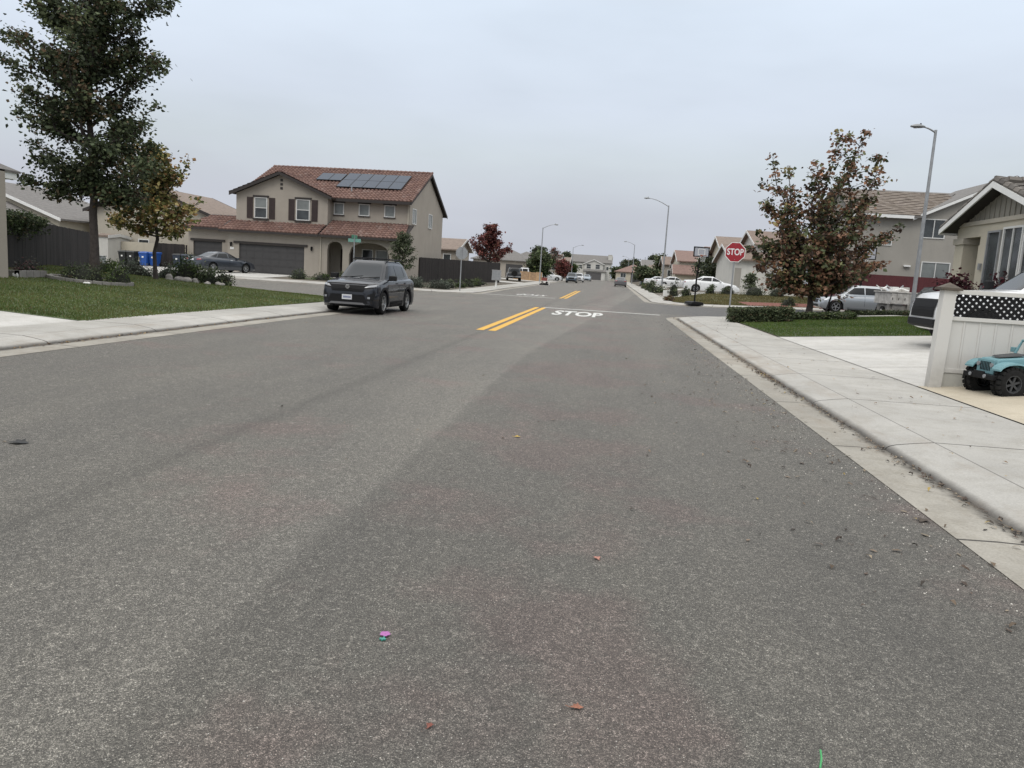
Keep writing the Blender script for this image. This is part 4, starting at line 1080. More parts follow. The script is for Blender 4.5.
# right side row, far to near
gable_house('row_house', 'furthest grey-roofed house of the right-hand row', 6.6, 14, 172, 182, 4.6, 5.9, 'x', S_TAN, RF_GREY, openings=[('w', 'y-', 172, 7.4, 8.8, 3.0, 4.2, 'v')], group='houses along the right side of the far street')
gable_house('row_house', 'brown-roofed house of the right-hand row left of the street light', 9.1, 16, 140, 150, 4.5, 5.9, 'x', S_TAN, RF_BR, openings=[('w', 'y-', 140, 9.6, 10.8, 2.4, 3.6, 'v')], group='houses along the right side of the far street')
gable_house('row_house', 'cream house with red tan roof between street light and hoop', 9.55, 18, 115, 127, 4.6, 6.2, 'x', S_CREAM, RF_RED, openings=[('w', 'y-', 115, 10, 11.2, 2.9, 4.0, 'h'), ('w', 'x-', 9.55, 117, 119, 1.5, 2.9, 'v')], wings=[(8.9, 11.8, 113, 116, 2.9, 3.9, 'x')], group='houses along the right side of the far street')
gable_house('row_house', 'red-roofed house directly behind the basketball backboard', 12.0, 20, 98, 110, 4.6, 6.2, 'x', S_TAN, RF_RED, openings=[('w', 'y-', 98, 12.6, 14, 2.3, 3.6, 'v')], group='houses along the right side of the far street')
gable_house('row_house', 'tall house with broad tan roof behind the stop sign', 12.1, 20, 88, 100, 5.0, 7.0, 'x', S_CREAM, RF_TAN, openings=[('w', 'x-', 12.1, 90, 92, 3.4, 4.6, 'v'), ('w', 'y-', 88, 13, 14.2, 3.4, 4.6, 'v')], group='houses along the right side of the far street')
gable_house('row_house', 'white-walled house with brown tile roof between stop sign and autumn tree', 11.2, 17.4, 75, 87, 4.0, 5.5, 'x', S_WHITE, RF_BR, openings=[('d', 'y-', 75, 11.35, 11.95, .9, 3.2, S_GREY), ('w', 'y-', 75, 14.6, 15.6, 1.9, 2.9, 'h')], wings=[(13.8, 18.5, 78, 88, 5.6, 7.1, 'x')], group='houses along the right side of the far street')
m_ = MB(); m_.box(14.2, 71.5, .3, 16.8, 71.62, 1.8); tag(m_.build('side_gate', S_WHITE, loc=(15.5, 71.5, .3)), 'white side gate wall under the autumn tree branches', 'gate')

gable_house('row_house', 'small beige house peeking between the cream and the brown-roofed houses of the right-hand row', 10.2, 17, 128, 137, 4.0, 5.2, 'x', S_BEIGE, RF_BR, openings=[('w', 'y-', 128, 10.8, 12, 2.2, 3.4, 'v')], group='houses along the right side of the far street')
gable_house('row_house', 'beige hip-roofed house beyond the far right driveways', 6.2, 12.5, 156, 166, 4.0, 5.3, 'hip', S_BEIGE, RF_TAN, openings=[('w', 'y-', 156, 7, 8.4, 2.2, 3.4, 'v')], group='houses along the right side of the far street')
gable_house('row_house', 'low beige house directly right of the red-roofed end house', 9.9, 16, 186, 196, 4.2, 5.6, 'x', S_BEIGE, RF_GREY, openings=[('w', 'y-', 186, 10.5, 12, 2.6, 3.8, 'v')], group='houses along the right side of the far street')
gable_house('beige_house', 'beige house between the taupe and the pale house on the far left', -19, -11.2, 196, 206, 4.4, 6.0, 'x', S_BEIGE, RF_TAN, openings=[('w', 'y-', 196, -13, -12, 2.4, 3.6, 'v')])
# ================================================================== grey two-storey house behind the silver suv
yG = 54.0; zG = T(17, 54)+.1
gh = empty('grey_house', (20, 58, zG), 'large grey stucco house with flat tan tile roof behind the maroon fence', 'house')
w = MB(); w.box(15.6, yG, zG-.3, 27, 64, 6.75)
w.prism([(19.6, 6.75), (30.2, 6.75), (24.9, 9.35)], 'y', yG, 62); w.box(27.002, yG, zG-.3, 30.2, 64, 6.75)
w.prism([(yG, 6.75), (64, 6.75), (59, 8.75)], 'x', 15.6, 22)
w.build('wall', S_GREY, gh, world=True)
window(gh, 'y-', yG, 19.75, 21.2, 5.35, 6.6, 'v', glass='win'); window(gh, 'y-', yG, 20.0, 21.8, 2.55, 3.85, 'v', glass='blind'); window(gh, 'y-', yG, 17.2, 18.0, 4.75, 5.5, '', glass='blind')
sg = .44
tile_roof('roof', gh, (15.1, yG-.5, 6.72), (1, 0, 0), (0, 1, sg), [(0, 0), (4.3, 0), (7.5, 3.6), (7.5, 4.9), (0, 4.9)], TILE_TAN, period=.33, course=.36, amp=0, sub=1)
dk = MB(); slab(dk, [(15.1, yG-.5, 6.70), (19.6, yG-.5, 6.70), (23.5, 59, 8.9), (15.1, 59, 8.9)], .12); slab(dk, [(15.1, 59, 8.9), (23, 59, 8.9), (23, 64.5, 6.7), (15.1, 64.5, 6.7)], .12)
sl = 2.6/5.3
slab(dk, [(19.1, yG-.35, 6.75-.5*sl+.16), (24.9, yG-.35, 9.35+.16), (24.9, 62.5, 9.51), (19.1, 62.5, 6.66)], .14); slab(dk, [(24.9, yG-.35, 9.51), (30.7, yG-.35, 6.66), (30.7, 62.5, 6.66), (24.9, 62.5, 9.51)], .14)
dk.build('roof_deck', RF_GREY, gh, world=True)
m_ = MB(); m_.prism([(19.0, 6.42), (19.0, 6.6), (24.9, 9.46), (24.9, 9.28)], 'y', yG-.42, yG-.37); m_.build('rake_board', M['white'], gh, world=True); m_ = MB(); m_.box(15.1, yG-.56, 6.5, 19.0, yG-.50, 6.7); m_.build('fascia', M['white'], gh, world=True)
m_ = MB(); fbox(m_, 'y-', yG, 18.9, 19.3, 3.45, 3.55, 0, .2); m_.build('wall_lantern', M['white'], gh, world=True)
# maroon board fence
mf = empty('maroon_fence', (17, 51.9, T(17, 52)), 'maroon board fence in front of the grey house', 'fence')
b_ = MB()
for i in range(70):
    x = 13.4+i*.15; z = T(x, 51.9); b_.box(x, 51.9, z, x+.142, 51.93, 2.78+.0*i, c=random.uniform(.8, 1.15))
b_.build('board', simple('maroon_stain', (.085, .018, .021), .8, var=.15), mf, world=True)
# ================================================================== near cream house on the right
cX = 11.45; zC = T(12, 25)+.14
ch = empty('cream_house', (14, 25, zC), 'single-storey cream house with board-and-batten gable and dark tile roof at the right edge', 'house')
w = MB()
PZ = 3.55; WT = 4.02; ye0, ye1 = 21.58, 28.42; yc = 25.0; EZ = 3.86; sl = .352; zz = EZ+sl*(yc-ye0)
w.box(cX, 21.9, zC-.3, cX+.3, 26.4, WT)
w.box(cX, 26.403, PZ, cX+.3, 28.1, WT)
w.box(cX+1.6, 26.2, zC-.3, cX+1.8, 31, WT)
w.box(cX+.302, 26.2, zC-.3, cX+1.598, 26.4, PZ+.2)
w.box(cX+.302, 21.9, zC-.3, 22, 22.0, WT); w.box(cX+.302, 27.75, PZ, 20, 27.95, WT-.02)
w.box(cX+1.802, 27.75, zC-.3, 20, 27.85, PZ-.003)
w.box(cX-.02, 27.5, zC-.1, cX+.45, 28.12, PZ-.003)
w.build('wall', S_CREAM, ch, world=True)
m_ = MB(); m_.box(cX-.08, 27.43, PZ-.2, cX+.52, 28.19, PZ-.006); m_.build('capital', S_BEIGE, ch, world=True)
m_ = MB(); m_.box(cX-.06, 21.85, WT-.10, cX-.003, 28.0, WT+.03); m_.build('band', S_BEIGE, ch, world=True)
m_ = MB(); m_.prism([(ye0+.4, WT+.032), (ye1-.4, WT+.032), (yc, zz-.12)], 'x', cX+.02, cX+.3)
bt = simple('batten_board', (.25, .235, .20), .85, var=.08)
for i in range(20):
    y = ye0+.45+i*.31; zt = WT+(zz-.16-WT)*(1-abs(y-yc)/3.05)
    if zt > WT+.12: m_.box(cX-.01, y-.022, WT+.032, cX+.02, y+.022, zt)
m_.build('gable_board', bt, ch, world=True)
XF = cX-.45
tile_roof('roof', ch, (XF, ye1, EZ), (1, 0, 0), Vector((0, -1, sl)), [(0, 0), (10, 0), (10, 3.62), (0, 3.62)], TILE_GRY, period=.33, course=.34, amp=0.0, sub=1)
tile_roof('roof', ch, (XF, ye0, EZ), (1, 0, 0), Vector((0, 1, sl)), [(0, 0), (10, 0), (10, 3.62), (0, 3.62)], TILE_GRY, period=.33, course=.34, amp=0.0, sub=1)
dk = MB()
slab(dk, [(XF, ye0, EZ-.01), (XF+10, ye0, EZ-.01), (XF+10, yc, zz-.01), (XF, yc, zz-.01)], .1); slab(dk, [(XF, yc, zz-.01), (XF+10, yc, zz-.01), (XF+10, ye1, EZ-.01), (XF, ye1, EZ-.01)], .1)
dk.build('roof_deck', M['dark_brown'], ch, world=True)
m_ = MB(); m_.prism([(ye0, EZ-.17), (ye0, EZ), (yc, zz+.0), (ye1, EZ), (ye1, EZ-.17), (yc, zz-.18)], 'x', XF-.05, XF-.002); m_.build('fascia', M['white'], ch, world=True)
m_ = MB(); m_.box(XF, ye1-.02, EZ-.18, 20, ye1+.02, EZ-.02); m_.build('eave_board', M['white'], ch, world=True)
for y0_, s_, in ((ye0, 1), (ye1, -1)):
    m_ = MB()
    for i in range(11):
        y = y0_+s_*i*.31; z = EZ+.07+sl*i*.31; m_.tube([(XF+.06, y, z), (XF+.06, y+s_*.36, z+sl*.3)], [.11, .10], 6, c=random.choice(TILE_GRY)[0])
    m_.build('rake_tile', M['tile'], ch, world=True)
m_ = MB()
for i in range(28): m_.tube([(XF+i*.36, yc, zz+.06), (XF+i*.36+.38, yc, zz+.04)], [.12, .10], 6, c=random.choice(TILE_GRY)[0])
m_.build('ridge_tile', M['tile'], ch, world=True)
window(ch, 'x-', cX, 25.05, 25.85, zC+.75, 3.68, '', frame=M['galv'], glass='win', name='shutter_window')
window(ch, 'x-', cX, 23.75, 24.9, zC+.75, 3.74, 'v', frame=M['white_frame'], glass='win')
window(ch, 'x-', cX, 22.5, 23.7, zC+.75, 3.74, 'v', frame=M['white_frame'], glass='win')
m_ = MB(); m_.box(cX+1.52, 26.8, zC, cX+1.598, 27.7, 3.1); m_.build('front_door', M['garage'], ch, world=True)
m_ = MB(); fbox(m_, 'x-', cX, 26.05, 26.15, 2.5, 2.7, 0, .08); m_.build('wall_lantern', M['galv'], ch, world=True)
m_ = MB(); m_.box(13.6, 13.4, zC-.3, 24, 21.4, 3.9); m_.build('garage_wing', S_CREAM, ch, world=True)
# ================================================================== house at the left edge: porch post and eave
lh = empty('porch_house', (-20, 18, T(-20, 20)+.1), 'grey-beige porch post and white roof edge of the house at the left frame edge', 'house')
m_ = MB(); m_.box(-17.95, 20.0, h(-17.5, 20)-.1, -17.3, 20.4, 3.55); m_.build('porch_post', S_TAN, lh, world=True)
m_ = MB(); m_.box(-25, 8, .4, -19, 20.2, 3.5); m_.build('wall', S_TAN, lh, world=True)
m_ = MB(); m_.box(-25.4, 7.6, 3.32, -17.35, 20.9, 3.52); fo = m_.build('fascia', M['white'], lh, world=True)
m_ = MB(); slab(m_, [(-17.3, 7.5, 3.56), (-17.3, 21, 3.56), (-21, 21, 4.8), (-21, 7.5, 4.8)], .06); slab(m_, [(-21, 7.5, 4.8), (-21, 21, 4.8), (-25.5, 21, 3.56), (-25.5, 7.5, 3.56)], .06); m_.prism([(-17.6, 3.5), (-21, 4.7), (-25, 3.5)], 'y', 8, 20.8); m_.build('roof', RF_GREY, lh, world=True)
# ------------------------------------------------------------------ vehicles
def interp(tab, x):
    if x <= tab[0][0]: return tab[0][1]
    for (a, b), (c, d) in zip(tab, tab[1:]):
        if x <= c: return b+(d-b)*(x-a)/(c-a)
    return tab[-1][1]

def wheel_parts(root, x, y, r, wd, side, rim_mat, spokes=5, rim_r=.66, knobby=False):
    """part wheel (hub) > tyre, rim"""
    hub = MB(); hub.cyl((x, y-side*wd*.5, r), (x, y+side*wd*.12, r), r*.22, r*.18, 12); w = hub.build('wheel', M['black'], root)
    t = MB(); h_ = wd/2
    t.lathe([(r*rim_r, -h_), (r*.9, -h_), (r*.975, -h_*.8), (r, -h_*.45), (r, h_*.45), (r*.975, h_*.8), (r*.9, h_), (r*rim_r, h_), (r*rim_r*.97, h_*.5), (r*rim_r*.97, -h_*.5), (r*rim_r, -h_)], 'y', (x, y, r), 36)
    if knobby:
        for k in range(20):
            a = 2*math.pi*k/20
            for s_ in (-1, 1):
                a2 = a+(.08 if s_ > 0 else 0); Mx = Matrix.Translation((x, y+s_*h_*.62, r)) @ Matrix.Rotation(-a2, 4, 'Y') @ Matrix.Translation((r*.99, 0, 0))
                t.box(-.015, -h_*.36, -.028, .022, h_*.36, .028, M=Mx)
    t.build('tyre', M['rubber'], w, smooth=True, sharp=50)
    rm = MB(); yo = y+side*h_*.72
    rm.lathe([(r*rim_r, h_*.95*side), (r*rim_r*.9, h_*.95*side), (r*rim_r*.86, h_*.5*side), (r*rim_r*.86, -h_*side)], 'y', (x, y, r), 32)
    rm.cyl((x, y+side*h_*.45, r), (x, yo, r), r*.13, r*.11, 14)
    for k in range(spokes):
        a = 2*math.pi*k/spokes+.3
        Mx = Matrix.Translation((x, y+side*h_*.62, r)) @ Matrix.Rotation(a, 4, 'Y')
        rm.box(r*.08, -h_*.12, -r*.065, r*rim_r*.9, h_*.12, r*.065, M=Mx)
    rm.build('rim', rim_mat, w, smooth=True, sharp=30)
    d_ = MB(); d_.cyl((x, y+side*h_*.1, r), (x, y+side*h_*.2, r), r*rim_r*.84, r*rim_r*.84, 24); d_.build('brake_disc', M['dark'], w)
    return w

class Car:
    def __init__(s, name, label, cat, loc, heading, mat, p, group=None, detail=2):
        s.root = empty(name, loc, label, cat, group, rz=heading); s.p = p; s.mat = mat; s.detail = detail
        s.body()
    def body(s):
        p = s.p; L, W = p['L'], p['W']; hl = L/2; r = p['r']; xf, xr = p['xf'], p['xr']
        arch = r+p.get('arch', .07)
        top = p['top']; n = 110
        def hw(x):
            e = p.get('nose', .55); e2 = p.get('tailr', .35)
            if x > hl-e: q = (x-(hl-e))/e; return W/2*(1-p.get('nk', .22)*q**2.4)
            if x < -hl+e2: q = (-hl+e2-x)/e2; return W/2*(1-.12*q**2.4)
            return W/2
        gc = p['gc']
        def zlow(x):
            z = gc
            if x > hl-.35: z = gc+(x-(hl-.35))/.35*.10
            if x < -hl+.35: z = gc+(-hl+.35-x)/.35*.16
            for wx in (xf, xr):
                d = abs(x-wx)
                if d < arch: z = max(z, r+math.sqrt(max(0, arch*arch-d*d)))
            return z
        xs = sorted(set([-hl+L*i/n for i in range(n+1)]+[hl-.02, hl-.06, -hl+.02, -hl+.06]+[w+sgn*arch*k for w in (xf, xr) for sgn in (-1, 1) for k in (1.0, .999, .97, .9)]))
        m_ = MB(); K = 12; rows_ = []
        for x in xs:
            w = hw(x); zl, zt = zlow(x), interp(top, x)
            zt = max(zt, zl+.06); sh = p.get('shoulder', .12)
            zb = min(zt-.03, max(zl+.04, zt-sh)); zm = min(max(zl+.02, gc+.28), zb-.01); zq = min(max(zl+.01, gc+.10), zm-.005)
            half = [(0, zl+.0), (w*.80, zl), (w*.955, zl), (w*.985, zq), (w*1.0, zm), (w*.992, (zm+zb)/2), (w*.975, zb), (w*.945, zb+(zt-zb)*.55), (w*.87, zb+(zt-zb)*.93), (w*.70, zt+.01), (w*.35, zt+.025), (0, zt+.03)]
            row = []
            for y, z in half: row.append((x, y, z))
            for y, z in half[-2:0:-1]: row.append((x, -y, z))
            rows_.append(row)
        k = len(rows_[0])
        for row in rows_: m_.v += row
        for i in range(len(rows_)-1):
            for j in range(k):
                a, b = i*k+j, i*k+(j+1) % k; m_.f.append((a, b, b+k, a+k)); m_.c.append(None); m_.mi.append(0)
        m_.f.append(tuple(range(k))[::-1]); m_.c.append(None); m_.mi.append(0)
        m_.f.append(tuple((len(rows_)-1)*k+j for j in range(k))); m_.c.append(None); m_.mi.append(0)
        # greenhouse
        g = p['cab']; n0 = len(m_.v); lev = 7; seg = 40
        for i in range(lev+1):
            t = i/lev; e = t**.92
            x0 = g['rb']+(g['rt']-g['rb'])*e; x1 = g['fb']+(g['ft']-g['fb'])*e
            w = g['wb']+(g['wt']-g['wb'])*(t**1.3); z = g['z0']+(g['z1']-g['z0'])*t
            if i == lev: x0 += .10; x1 -= .12; w -= .07; z += .045
            cx, hx = (x0+x1)/2, (x1-x0)/2; pw = 7
            for q in range(seg):
                a = 2*math.pi*q/seg+.001; ca, sa = math.cos(a), math.sin(a)
                m_.v.append((cx+hx*math.copysign(abs(ca)**(2/pw), ca), w*math.copysign(abs(sa)**(2/pw), sa), z))
        for i in range(lev):
            for q in range(seg):
                a, b = n0+i*seg+q, n0+i*seg+(q+1) % seg; m_.f.append((a, b, b+seg, a+seg)); m_.c.append(None); m_.mi.append(0)
        m_.f.append(tuple(n0+lev*seg+q for q in range(seg))); m_.c.append(None); m_.mi.append(0)
        s.bvh = BVHTree.FromPolygons([Vector(v) for v in m_.v], m_.f)
        s.body_o = m_.build('body', s.mat, s.root, smooth=True, sharp=32, fix=True)
        # wheel wells' darkness comes from an inner tub
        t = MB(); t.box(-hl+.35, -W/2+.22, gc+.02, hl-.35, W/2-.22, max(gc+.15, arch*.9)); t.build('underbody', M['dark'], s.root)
        for wx in (xf, xr):
            for sd in (-1, 1):
                if s.detail >= 1: wheel_parts(s.root, wx, sd*(W/2-p['tw']/2-.015), r, p['tw'], sd, p.get('rim', M['alloy']), p.get('spokes', 5))
                else:
                    m2 = MB(); m2.cyl((wx, sd*(W/2-.22), r), (wx, sd*(W/2-.01), r), r, r, 18); w_ = m2.build('wheel', M['rubber'], s.root)
                    m2 = MB(); m2.cyl((wx, sd*(W/2-.012), r), (wx, sd*(W/2+.0), r), r*.6, r*.55, 12); m2.build('rim', p.get('rim', M['alloy']), w_)
    def decal(s, name, view, quad, mat, eps=.006, nu=8, nv=6, parent=None, label=None, both=False, thick=0):
        """quad: 4 corners (a, b) seen along the axis; view: 'f','b' -> (y,z); 'l','r' -> (x,z); 't' -> (x,y)"""
        D = {'f': (Vector((-1, 0, 0)), lambda a, b: Vector((9, a, b))), 'b': (Vector((1, 0, 0)), lambda a, b: Vector((-9, a, b))),
             'l': (Vector((0, -1, 0)), lambda a, b: Vector((a, 9, b))), 'r': (Vector((0, 1, 0)), lambda a, b: Vector((a, -9, b))), 't': (Vector((0, 0, -1)), lambda a, b: Vector((a, b, 9)))}[view]
        m_ = MB(); bad = False
        def fn(u, v):
            a = (quad[0][0]*(1-u)+quad[1][0]*u)*(1-v)+(quad[3][0]*(1-u)+quad[2][0]*u)*v
            b = (quad[0][1]*(1-u)+quad[1][1]*u)*(1-v)+(quad[3][1]*(1-u)+quad[2][1]*u)*v
            hit = s.bvh.ray_cast(D[1](a, b), D[0])
            if hit[0] is None: return fn.last
            fn.last = hit[0]-D[0]*eps; return fn.last
        fn.last = Vector((0, 0, .5)); m_.quadgrid(fn, nu, nv)
        o = m_.build(name, mat, parent or s.root, smooth=True, sharp=60)
        if label: o['label'] = label
        return o
    def sym(s, name, view, quad, mat, **k):
        s.decal(name, view, quad, mat, **k)
        if view in 'lr': return s.decal(name, 'r' if view == 'l' else 'l', quad, mat, **k)
        return s.decal(name, view, [(-a, b) for a, b in quad], mat, **k)

def suv_params(**k):
    p = dict(L=4.6, W=1.86, r=.355, tw=.23, xf=1.40, xr=-1.28, gc=.21, arch=.075, shoulder=.14, nose=.6, nk=.20,
             top=[(-2.3, .62), (-2.28, .98), (-2.22, 1.08), (-1.9, 1.12), (1.0, 1.09), (1.25, 1.06), (1.9, .985), (2.15, .93), (2.24, .86), (2.29, .74), (2.3, .60)],
             cab=dict(rb=-2.18, rt=-1.62, fb=1.22, ft=.42, wb=.83, wt=.62, z0=1.02, z1=1.63), rim=M['alloy'], spokes=5)
    p.update(k); return p
def sedan_params(**k):
    p = dict(L=4.85, W=1.84, r=.335, tw=.22, xf=1.42, xr=-1.38, gc=.17, arch=.055, shoulder=.16, nose=.65, nk=.24, tailr=.5,
             top=[(-2.42, .55), (-2.39, .86), (-2.3, 1.0), (-1.75, 1.03), (-1.2, 1.0), (.9, .95), (1.3, .92), (2.0, .78), (2.28, .66), (2.38, .56), (2.42, .48)],
             cab=dict(rb=-1.95, rt=-.85, fb=1.18, ft=.20, wb=.80, wt=.56, z0=.93, z1=1.39), rim=M['alloy'], spokes=7)
    p.update(k); return p

def glass_sedan(c, g2='glass', roofx=(-.85, .2), dz=0):
    c.decal('windshield', 'f', [(-.62, 1.02), (.62, 1.02), (.50, 1.36), (-.50, 1.36)], M['glass_mid'])
    c.decal('rear_window', 'b', [(-.60, 1.08), (.60, 1.08), (.47, 1.34), (-.47, 1.34)], M['glass_mid'])
    c.sym('side_window', 'l', [(.02, 1.02), (.86, 1.02), (.20, 1.32), (.04, 1.33)], M[g2]); c.sym('side_window', 'l', [(-.98, 1.03), (-.06, 1.02), (-.04, 1.34), (-.72, 1.31)], M[g2])
    c.sym('side_window', 'l', [(-1.42, 1.10), (-1.04, 1.05), (-.80, 1.29), (-.88, 1.28)], M[g2])
    c.sym('mirror', 'l', [(.78, .98), (.80, .98), (.80, 1.0), (.78, 1.0)], c.mat)
    for sd in (-1, 1):
        m_ = MB(); m_.box(.62, sd*.90-.09, .97, .78, sd*.90+.09, 1.08); m_.build('mirror', c.mat, c.root, bevel=.03)
def seams(c, xs, z0, z1, rail=None):
    for x in xs: c.sym('door_seam', 'l', [(x-.006, z0), (x+.006, z0), (x+.006, z1), (x-.006, z1)], M['dark'], nu=1, nv=8, eps=.002)

# ---- black suv parked facing the camera
navy = paint('paint_near_black', (.006, .008, .014), .5, 0, .75, .01, .02)
clad = simple('black_cladding', (.012, .012, .013), .6, spec=.2)
c = Car('parked_suv', 'near-black compact suv parked at the left kerb, facing the camera', 'suv', (-7.76, 24.5, 0), R(-90-1.0), navy, suv_params(rim=M['alloy']))
c.root.scale = (.96, .955, .98)
def suv_glass(c):
    c.decal('windshield', 'f', [(-.70, 1.10), (.70, 1.10), (.57, 1.585), (-.57, 1.585)], M['glass_mid'], nu=14, nv=10)
    c.decal('rear_window', 'b', [(-.62, 1.18), (.62, 1.18), (.50, 1.54), (-.50, 1.54)], M['glass'])
    c.sym('side_window', 'l', [(-.18, 1.14), (.88, 1.13), (.40, 1.52), (-.16, 1.55)], M['glass']); c.sym('side_window', 'l', [(-1.12, 1.15), (-.24, 1.14), (-.22, 1.55), (-1.10, 1.53)], M['glass'])
    c.sym('side_window', 'l', [(-1.72, 1.24), (-1.18, 1.17), (-1.16, 1.52), (-1.52, 1.46)], M['glass'])
suv_glass(c)
c.decal('bonnet_edge', 'f', [(-.74, .925), (.74, .925), (.70, .945), (-.70, .945)], M['dark'], nu=14, nv=1)
c.decal('grille', 'f', [(-.50, .70), (.50, .70), (.60, .89), (-.60, .89)], M['black'], nu=14, eps=.012)
c.decal('grille_bar', 'f', [(-.60, .875), (.60, .875), (.62, .90), (-.62, .90)], clad, nu=12, nv=1, eps=.024)
for k in range(3): c.decal('grille_slat', 'f', [(-.50, .735+k*.045), (.50, .735+k*.045), (.52, .75+k*.045), (-.52, .75+k*.045)], clad, nu=12, nv=1, eps=.022)
c.decal('lower_grille', 'f', [(-.66, .36), (.66, .36), (.54, .60), (-.54, .60)], M['black'], nu=14, eps=.012)
c.decal('bumper_bar', 'f', [(-.58, .62), (.58, .62), (.50, .685), (-.50, .685)], navy, nu=12, nv=2, eps=.035)
c.decal('skid_plate', 'f', [(-.60, .31), (.60, .31), (.52, .375), (-.52, .375)], simple('skid', (.12, .12, .125), .5), nu=12, nv=2, eps=.02)
c.sym('headlight', 'f', [(.54, .825), (.89, .875), (.87, .94), (.62, .895)], M['lamp_clear'], eps=.014)
c.sym('headlight_bezel', 'f', [(.46, .78), (.90, .835), (.89, .96), (.56, .915)], M['black'], eps=.008)
c.sym('fog_lamp', 'f', [(.66, .50), (.74, .50), (.74, .56), (.66, .56)], M['lamp_clear'], eps=.02)
c.sym('fog_bezel', 'f', [(.62, .44), (.82, .44), (.86, .70), (.66, .62)], clad, eps=.012)
m_ = MB(); m_.box(2.315, -.16, .455, 2.335, .16, .605); pl = m_.build('licence_plate', M['plate'], c.root)
m_ = MB()
for k in range(7): m_.box(2.336, -.115+k*.036, .50, 2.338, -.093+k*.036, .56)
m_.build('plate_characters', simple('plate_blue', (.06, .08, .2), .5), pl)
m_ = MB(); m_.lathe([(.06, -.005), (.062, .006), (.050, .006), (.048, -.005), (.06, -.005)], 'x', (2.30, 0, .845), 20)
m_.lathe([(.030, -.004), (.030, .008), (.020, .008), (.020, -.004)], 'x', (2.30, 0, .845), 16)
m_.build('badge', M['chrome'], c.root)
for wx in (1.40, -1.28):
    for sd in (-1, 1):
        m_ = MB(); a0, a1 = R(-8), R(188); n = 26; rr, ro = .425, .50
        for i in range(n+1):
            a = a0+(a1-a0)*i/n
            for q in (rr, ro):
                x, z = wx+q*math.cos(a), .355+q*math.sin(a)
                hit = c.bvh.ray_cast(Vector((x, sd*9, max(z, .24))), Vector((0, -sd, 0)))
                y = hit[0].y if hit[0] else sd*.92
                m_.v.append((x, (max(abs(y), .86)+.012)*sd, z))
        for i in range(n): m_.f.append((2*i, 2*i+1, 2*i+3, 2*i+2)); m_.c.append(None); m_.mi.append(0)
        m_.build('wheel_arch', clad, c.root)
c.sym('sill_cladding', 'l', [(-.86, .22), (.98, .22), (.98, .40), (-.86, .40)], clad, eps=.012)
seams(c, (-.20, .98, -1.12), .42, 1.10)
c.sym('door_handle', 'l', [(-.05, .955), (.13, .955), (.13, .985), (-.05, .985)], clad, eps=.02, nv=1); c.sym('door_handle', 'l', [(-1.03, .965), (-.85, .965), (-.85, .995), (-1.03, .995)], clad, eps=.02, nv=1)
for sd in (-1, 1):
    m_ = MB(); m_.box(.72, sd*1.0-.12, 1.06, .90, sd*1.0+.12, 1.22); m_.box(.78, sd*.9-.08, 1.05, .84, sd*.9+.06, 1.10); m_.build('mirror', clad, c.root, bevel=.035)
    m_ = MB(); m_.tube([(.25, sd*.60, 1.66), (.15, sd*.60, 1.72), (-1.35, sd*.60, 1.72), (-1.5, sd*.60, 1.66)], .018, 6); m_.build('roof_rail', clad, c.root)
for x in (.02, -1.15):
    m_ = MB(); m_.tube([(x, -.62, 1.745), (x, .62, 1.745)], .02, 6); m_.build('cross_bar', clad, c.root)
m_ = MB(); m_.tube([(1.18, -.66, 1.10), (1.0, .05, 1.17)], .012, 5); m_.tube([(1.2, .0, 1.11), (1.02, .62, 1.16)], .012, 5); m_.build('wiper', M['black'], c.root)
for wx in (1.40, -1.28): pass

# ---- dark grey sedan on the tan house driveway
gry = paint('paint_slate', (.045, .052, .065), .25, .4, .9, .05)
c = Car('parked_sedan', 'slate grey four-door sedan on the driveway before the single garage', 'sedan', (-27.8, 52.6, T(-27.8, 52)+.15), R(66), gry, sedan_params(), detail=1)
glass_sedan(c, 'glass')
c.sym('taillight', 'b', [(.45, .80), (.86, .80), (.84, .93), (.48, .90)], M['lamp_red'], eps=.01)
c.decal('boot_seam', 'b', [(-.8, .74), (.8, .74), (.8, .755), (-.8, .755)], M['dark'], nv=1)
c.decal('licence_plate', 'b', [(-.16, .76), (.16, .76), (.16, .89), (-.16, .89)], M['plate'], eps=.012)
c.decal('rear_bumper_trim', 'b', [(-.7, .28), (.7, .28), (.7, .40), (-.7, .40)], M['black'])
seams(c, (.0, .98, -1.02), .3, .98)
c.sym('door_handle', 'l', [(.08, .86), (.26, .86), (.26, .89), (.08, .89)], M['chrome'], eps=.015, nv=1)

# ---- white sedan, far right corner
wht_p = paint('paint_white', (.62, .63, .64), .3, 0, .7, .05)
c = Car('parked_car', 'white sedan parked broadside behind the basketball hoop pole', 'sedan', (8.75, 70.6, T(8.7, 70)+.13), 0, wht_p, sedan_params(W=1.85), detail=1)
glass_sedan(c, 'glass'); seams(c, (.0, .98, -1.02), .3, .98)
c.sym('headlight', 'f', [(.5, .60), (.84, .62), (.80, .72), (.55, .70)], M['lamp_clear'], eps=.01); c.decal('grille', 'f', [(-.4, .36), (.4, .36), (.4, .55), (-.4, .55)], M['black'])
c.sym('taillight', 'b', [(.5, .8), (.86, .8), (.84, .92), (.5, .9)], M['lamp_red'], eps=.01)
c.sym('door_handle', 'l', [(.08, .86), (.26, .86), (.26, .89), (.08, .89)], M['chrome'], eps=.015, nv=1)

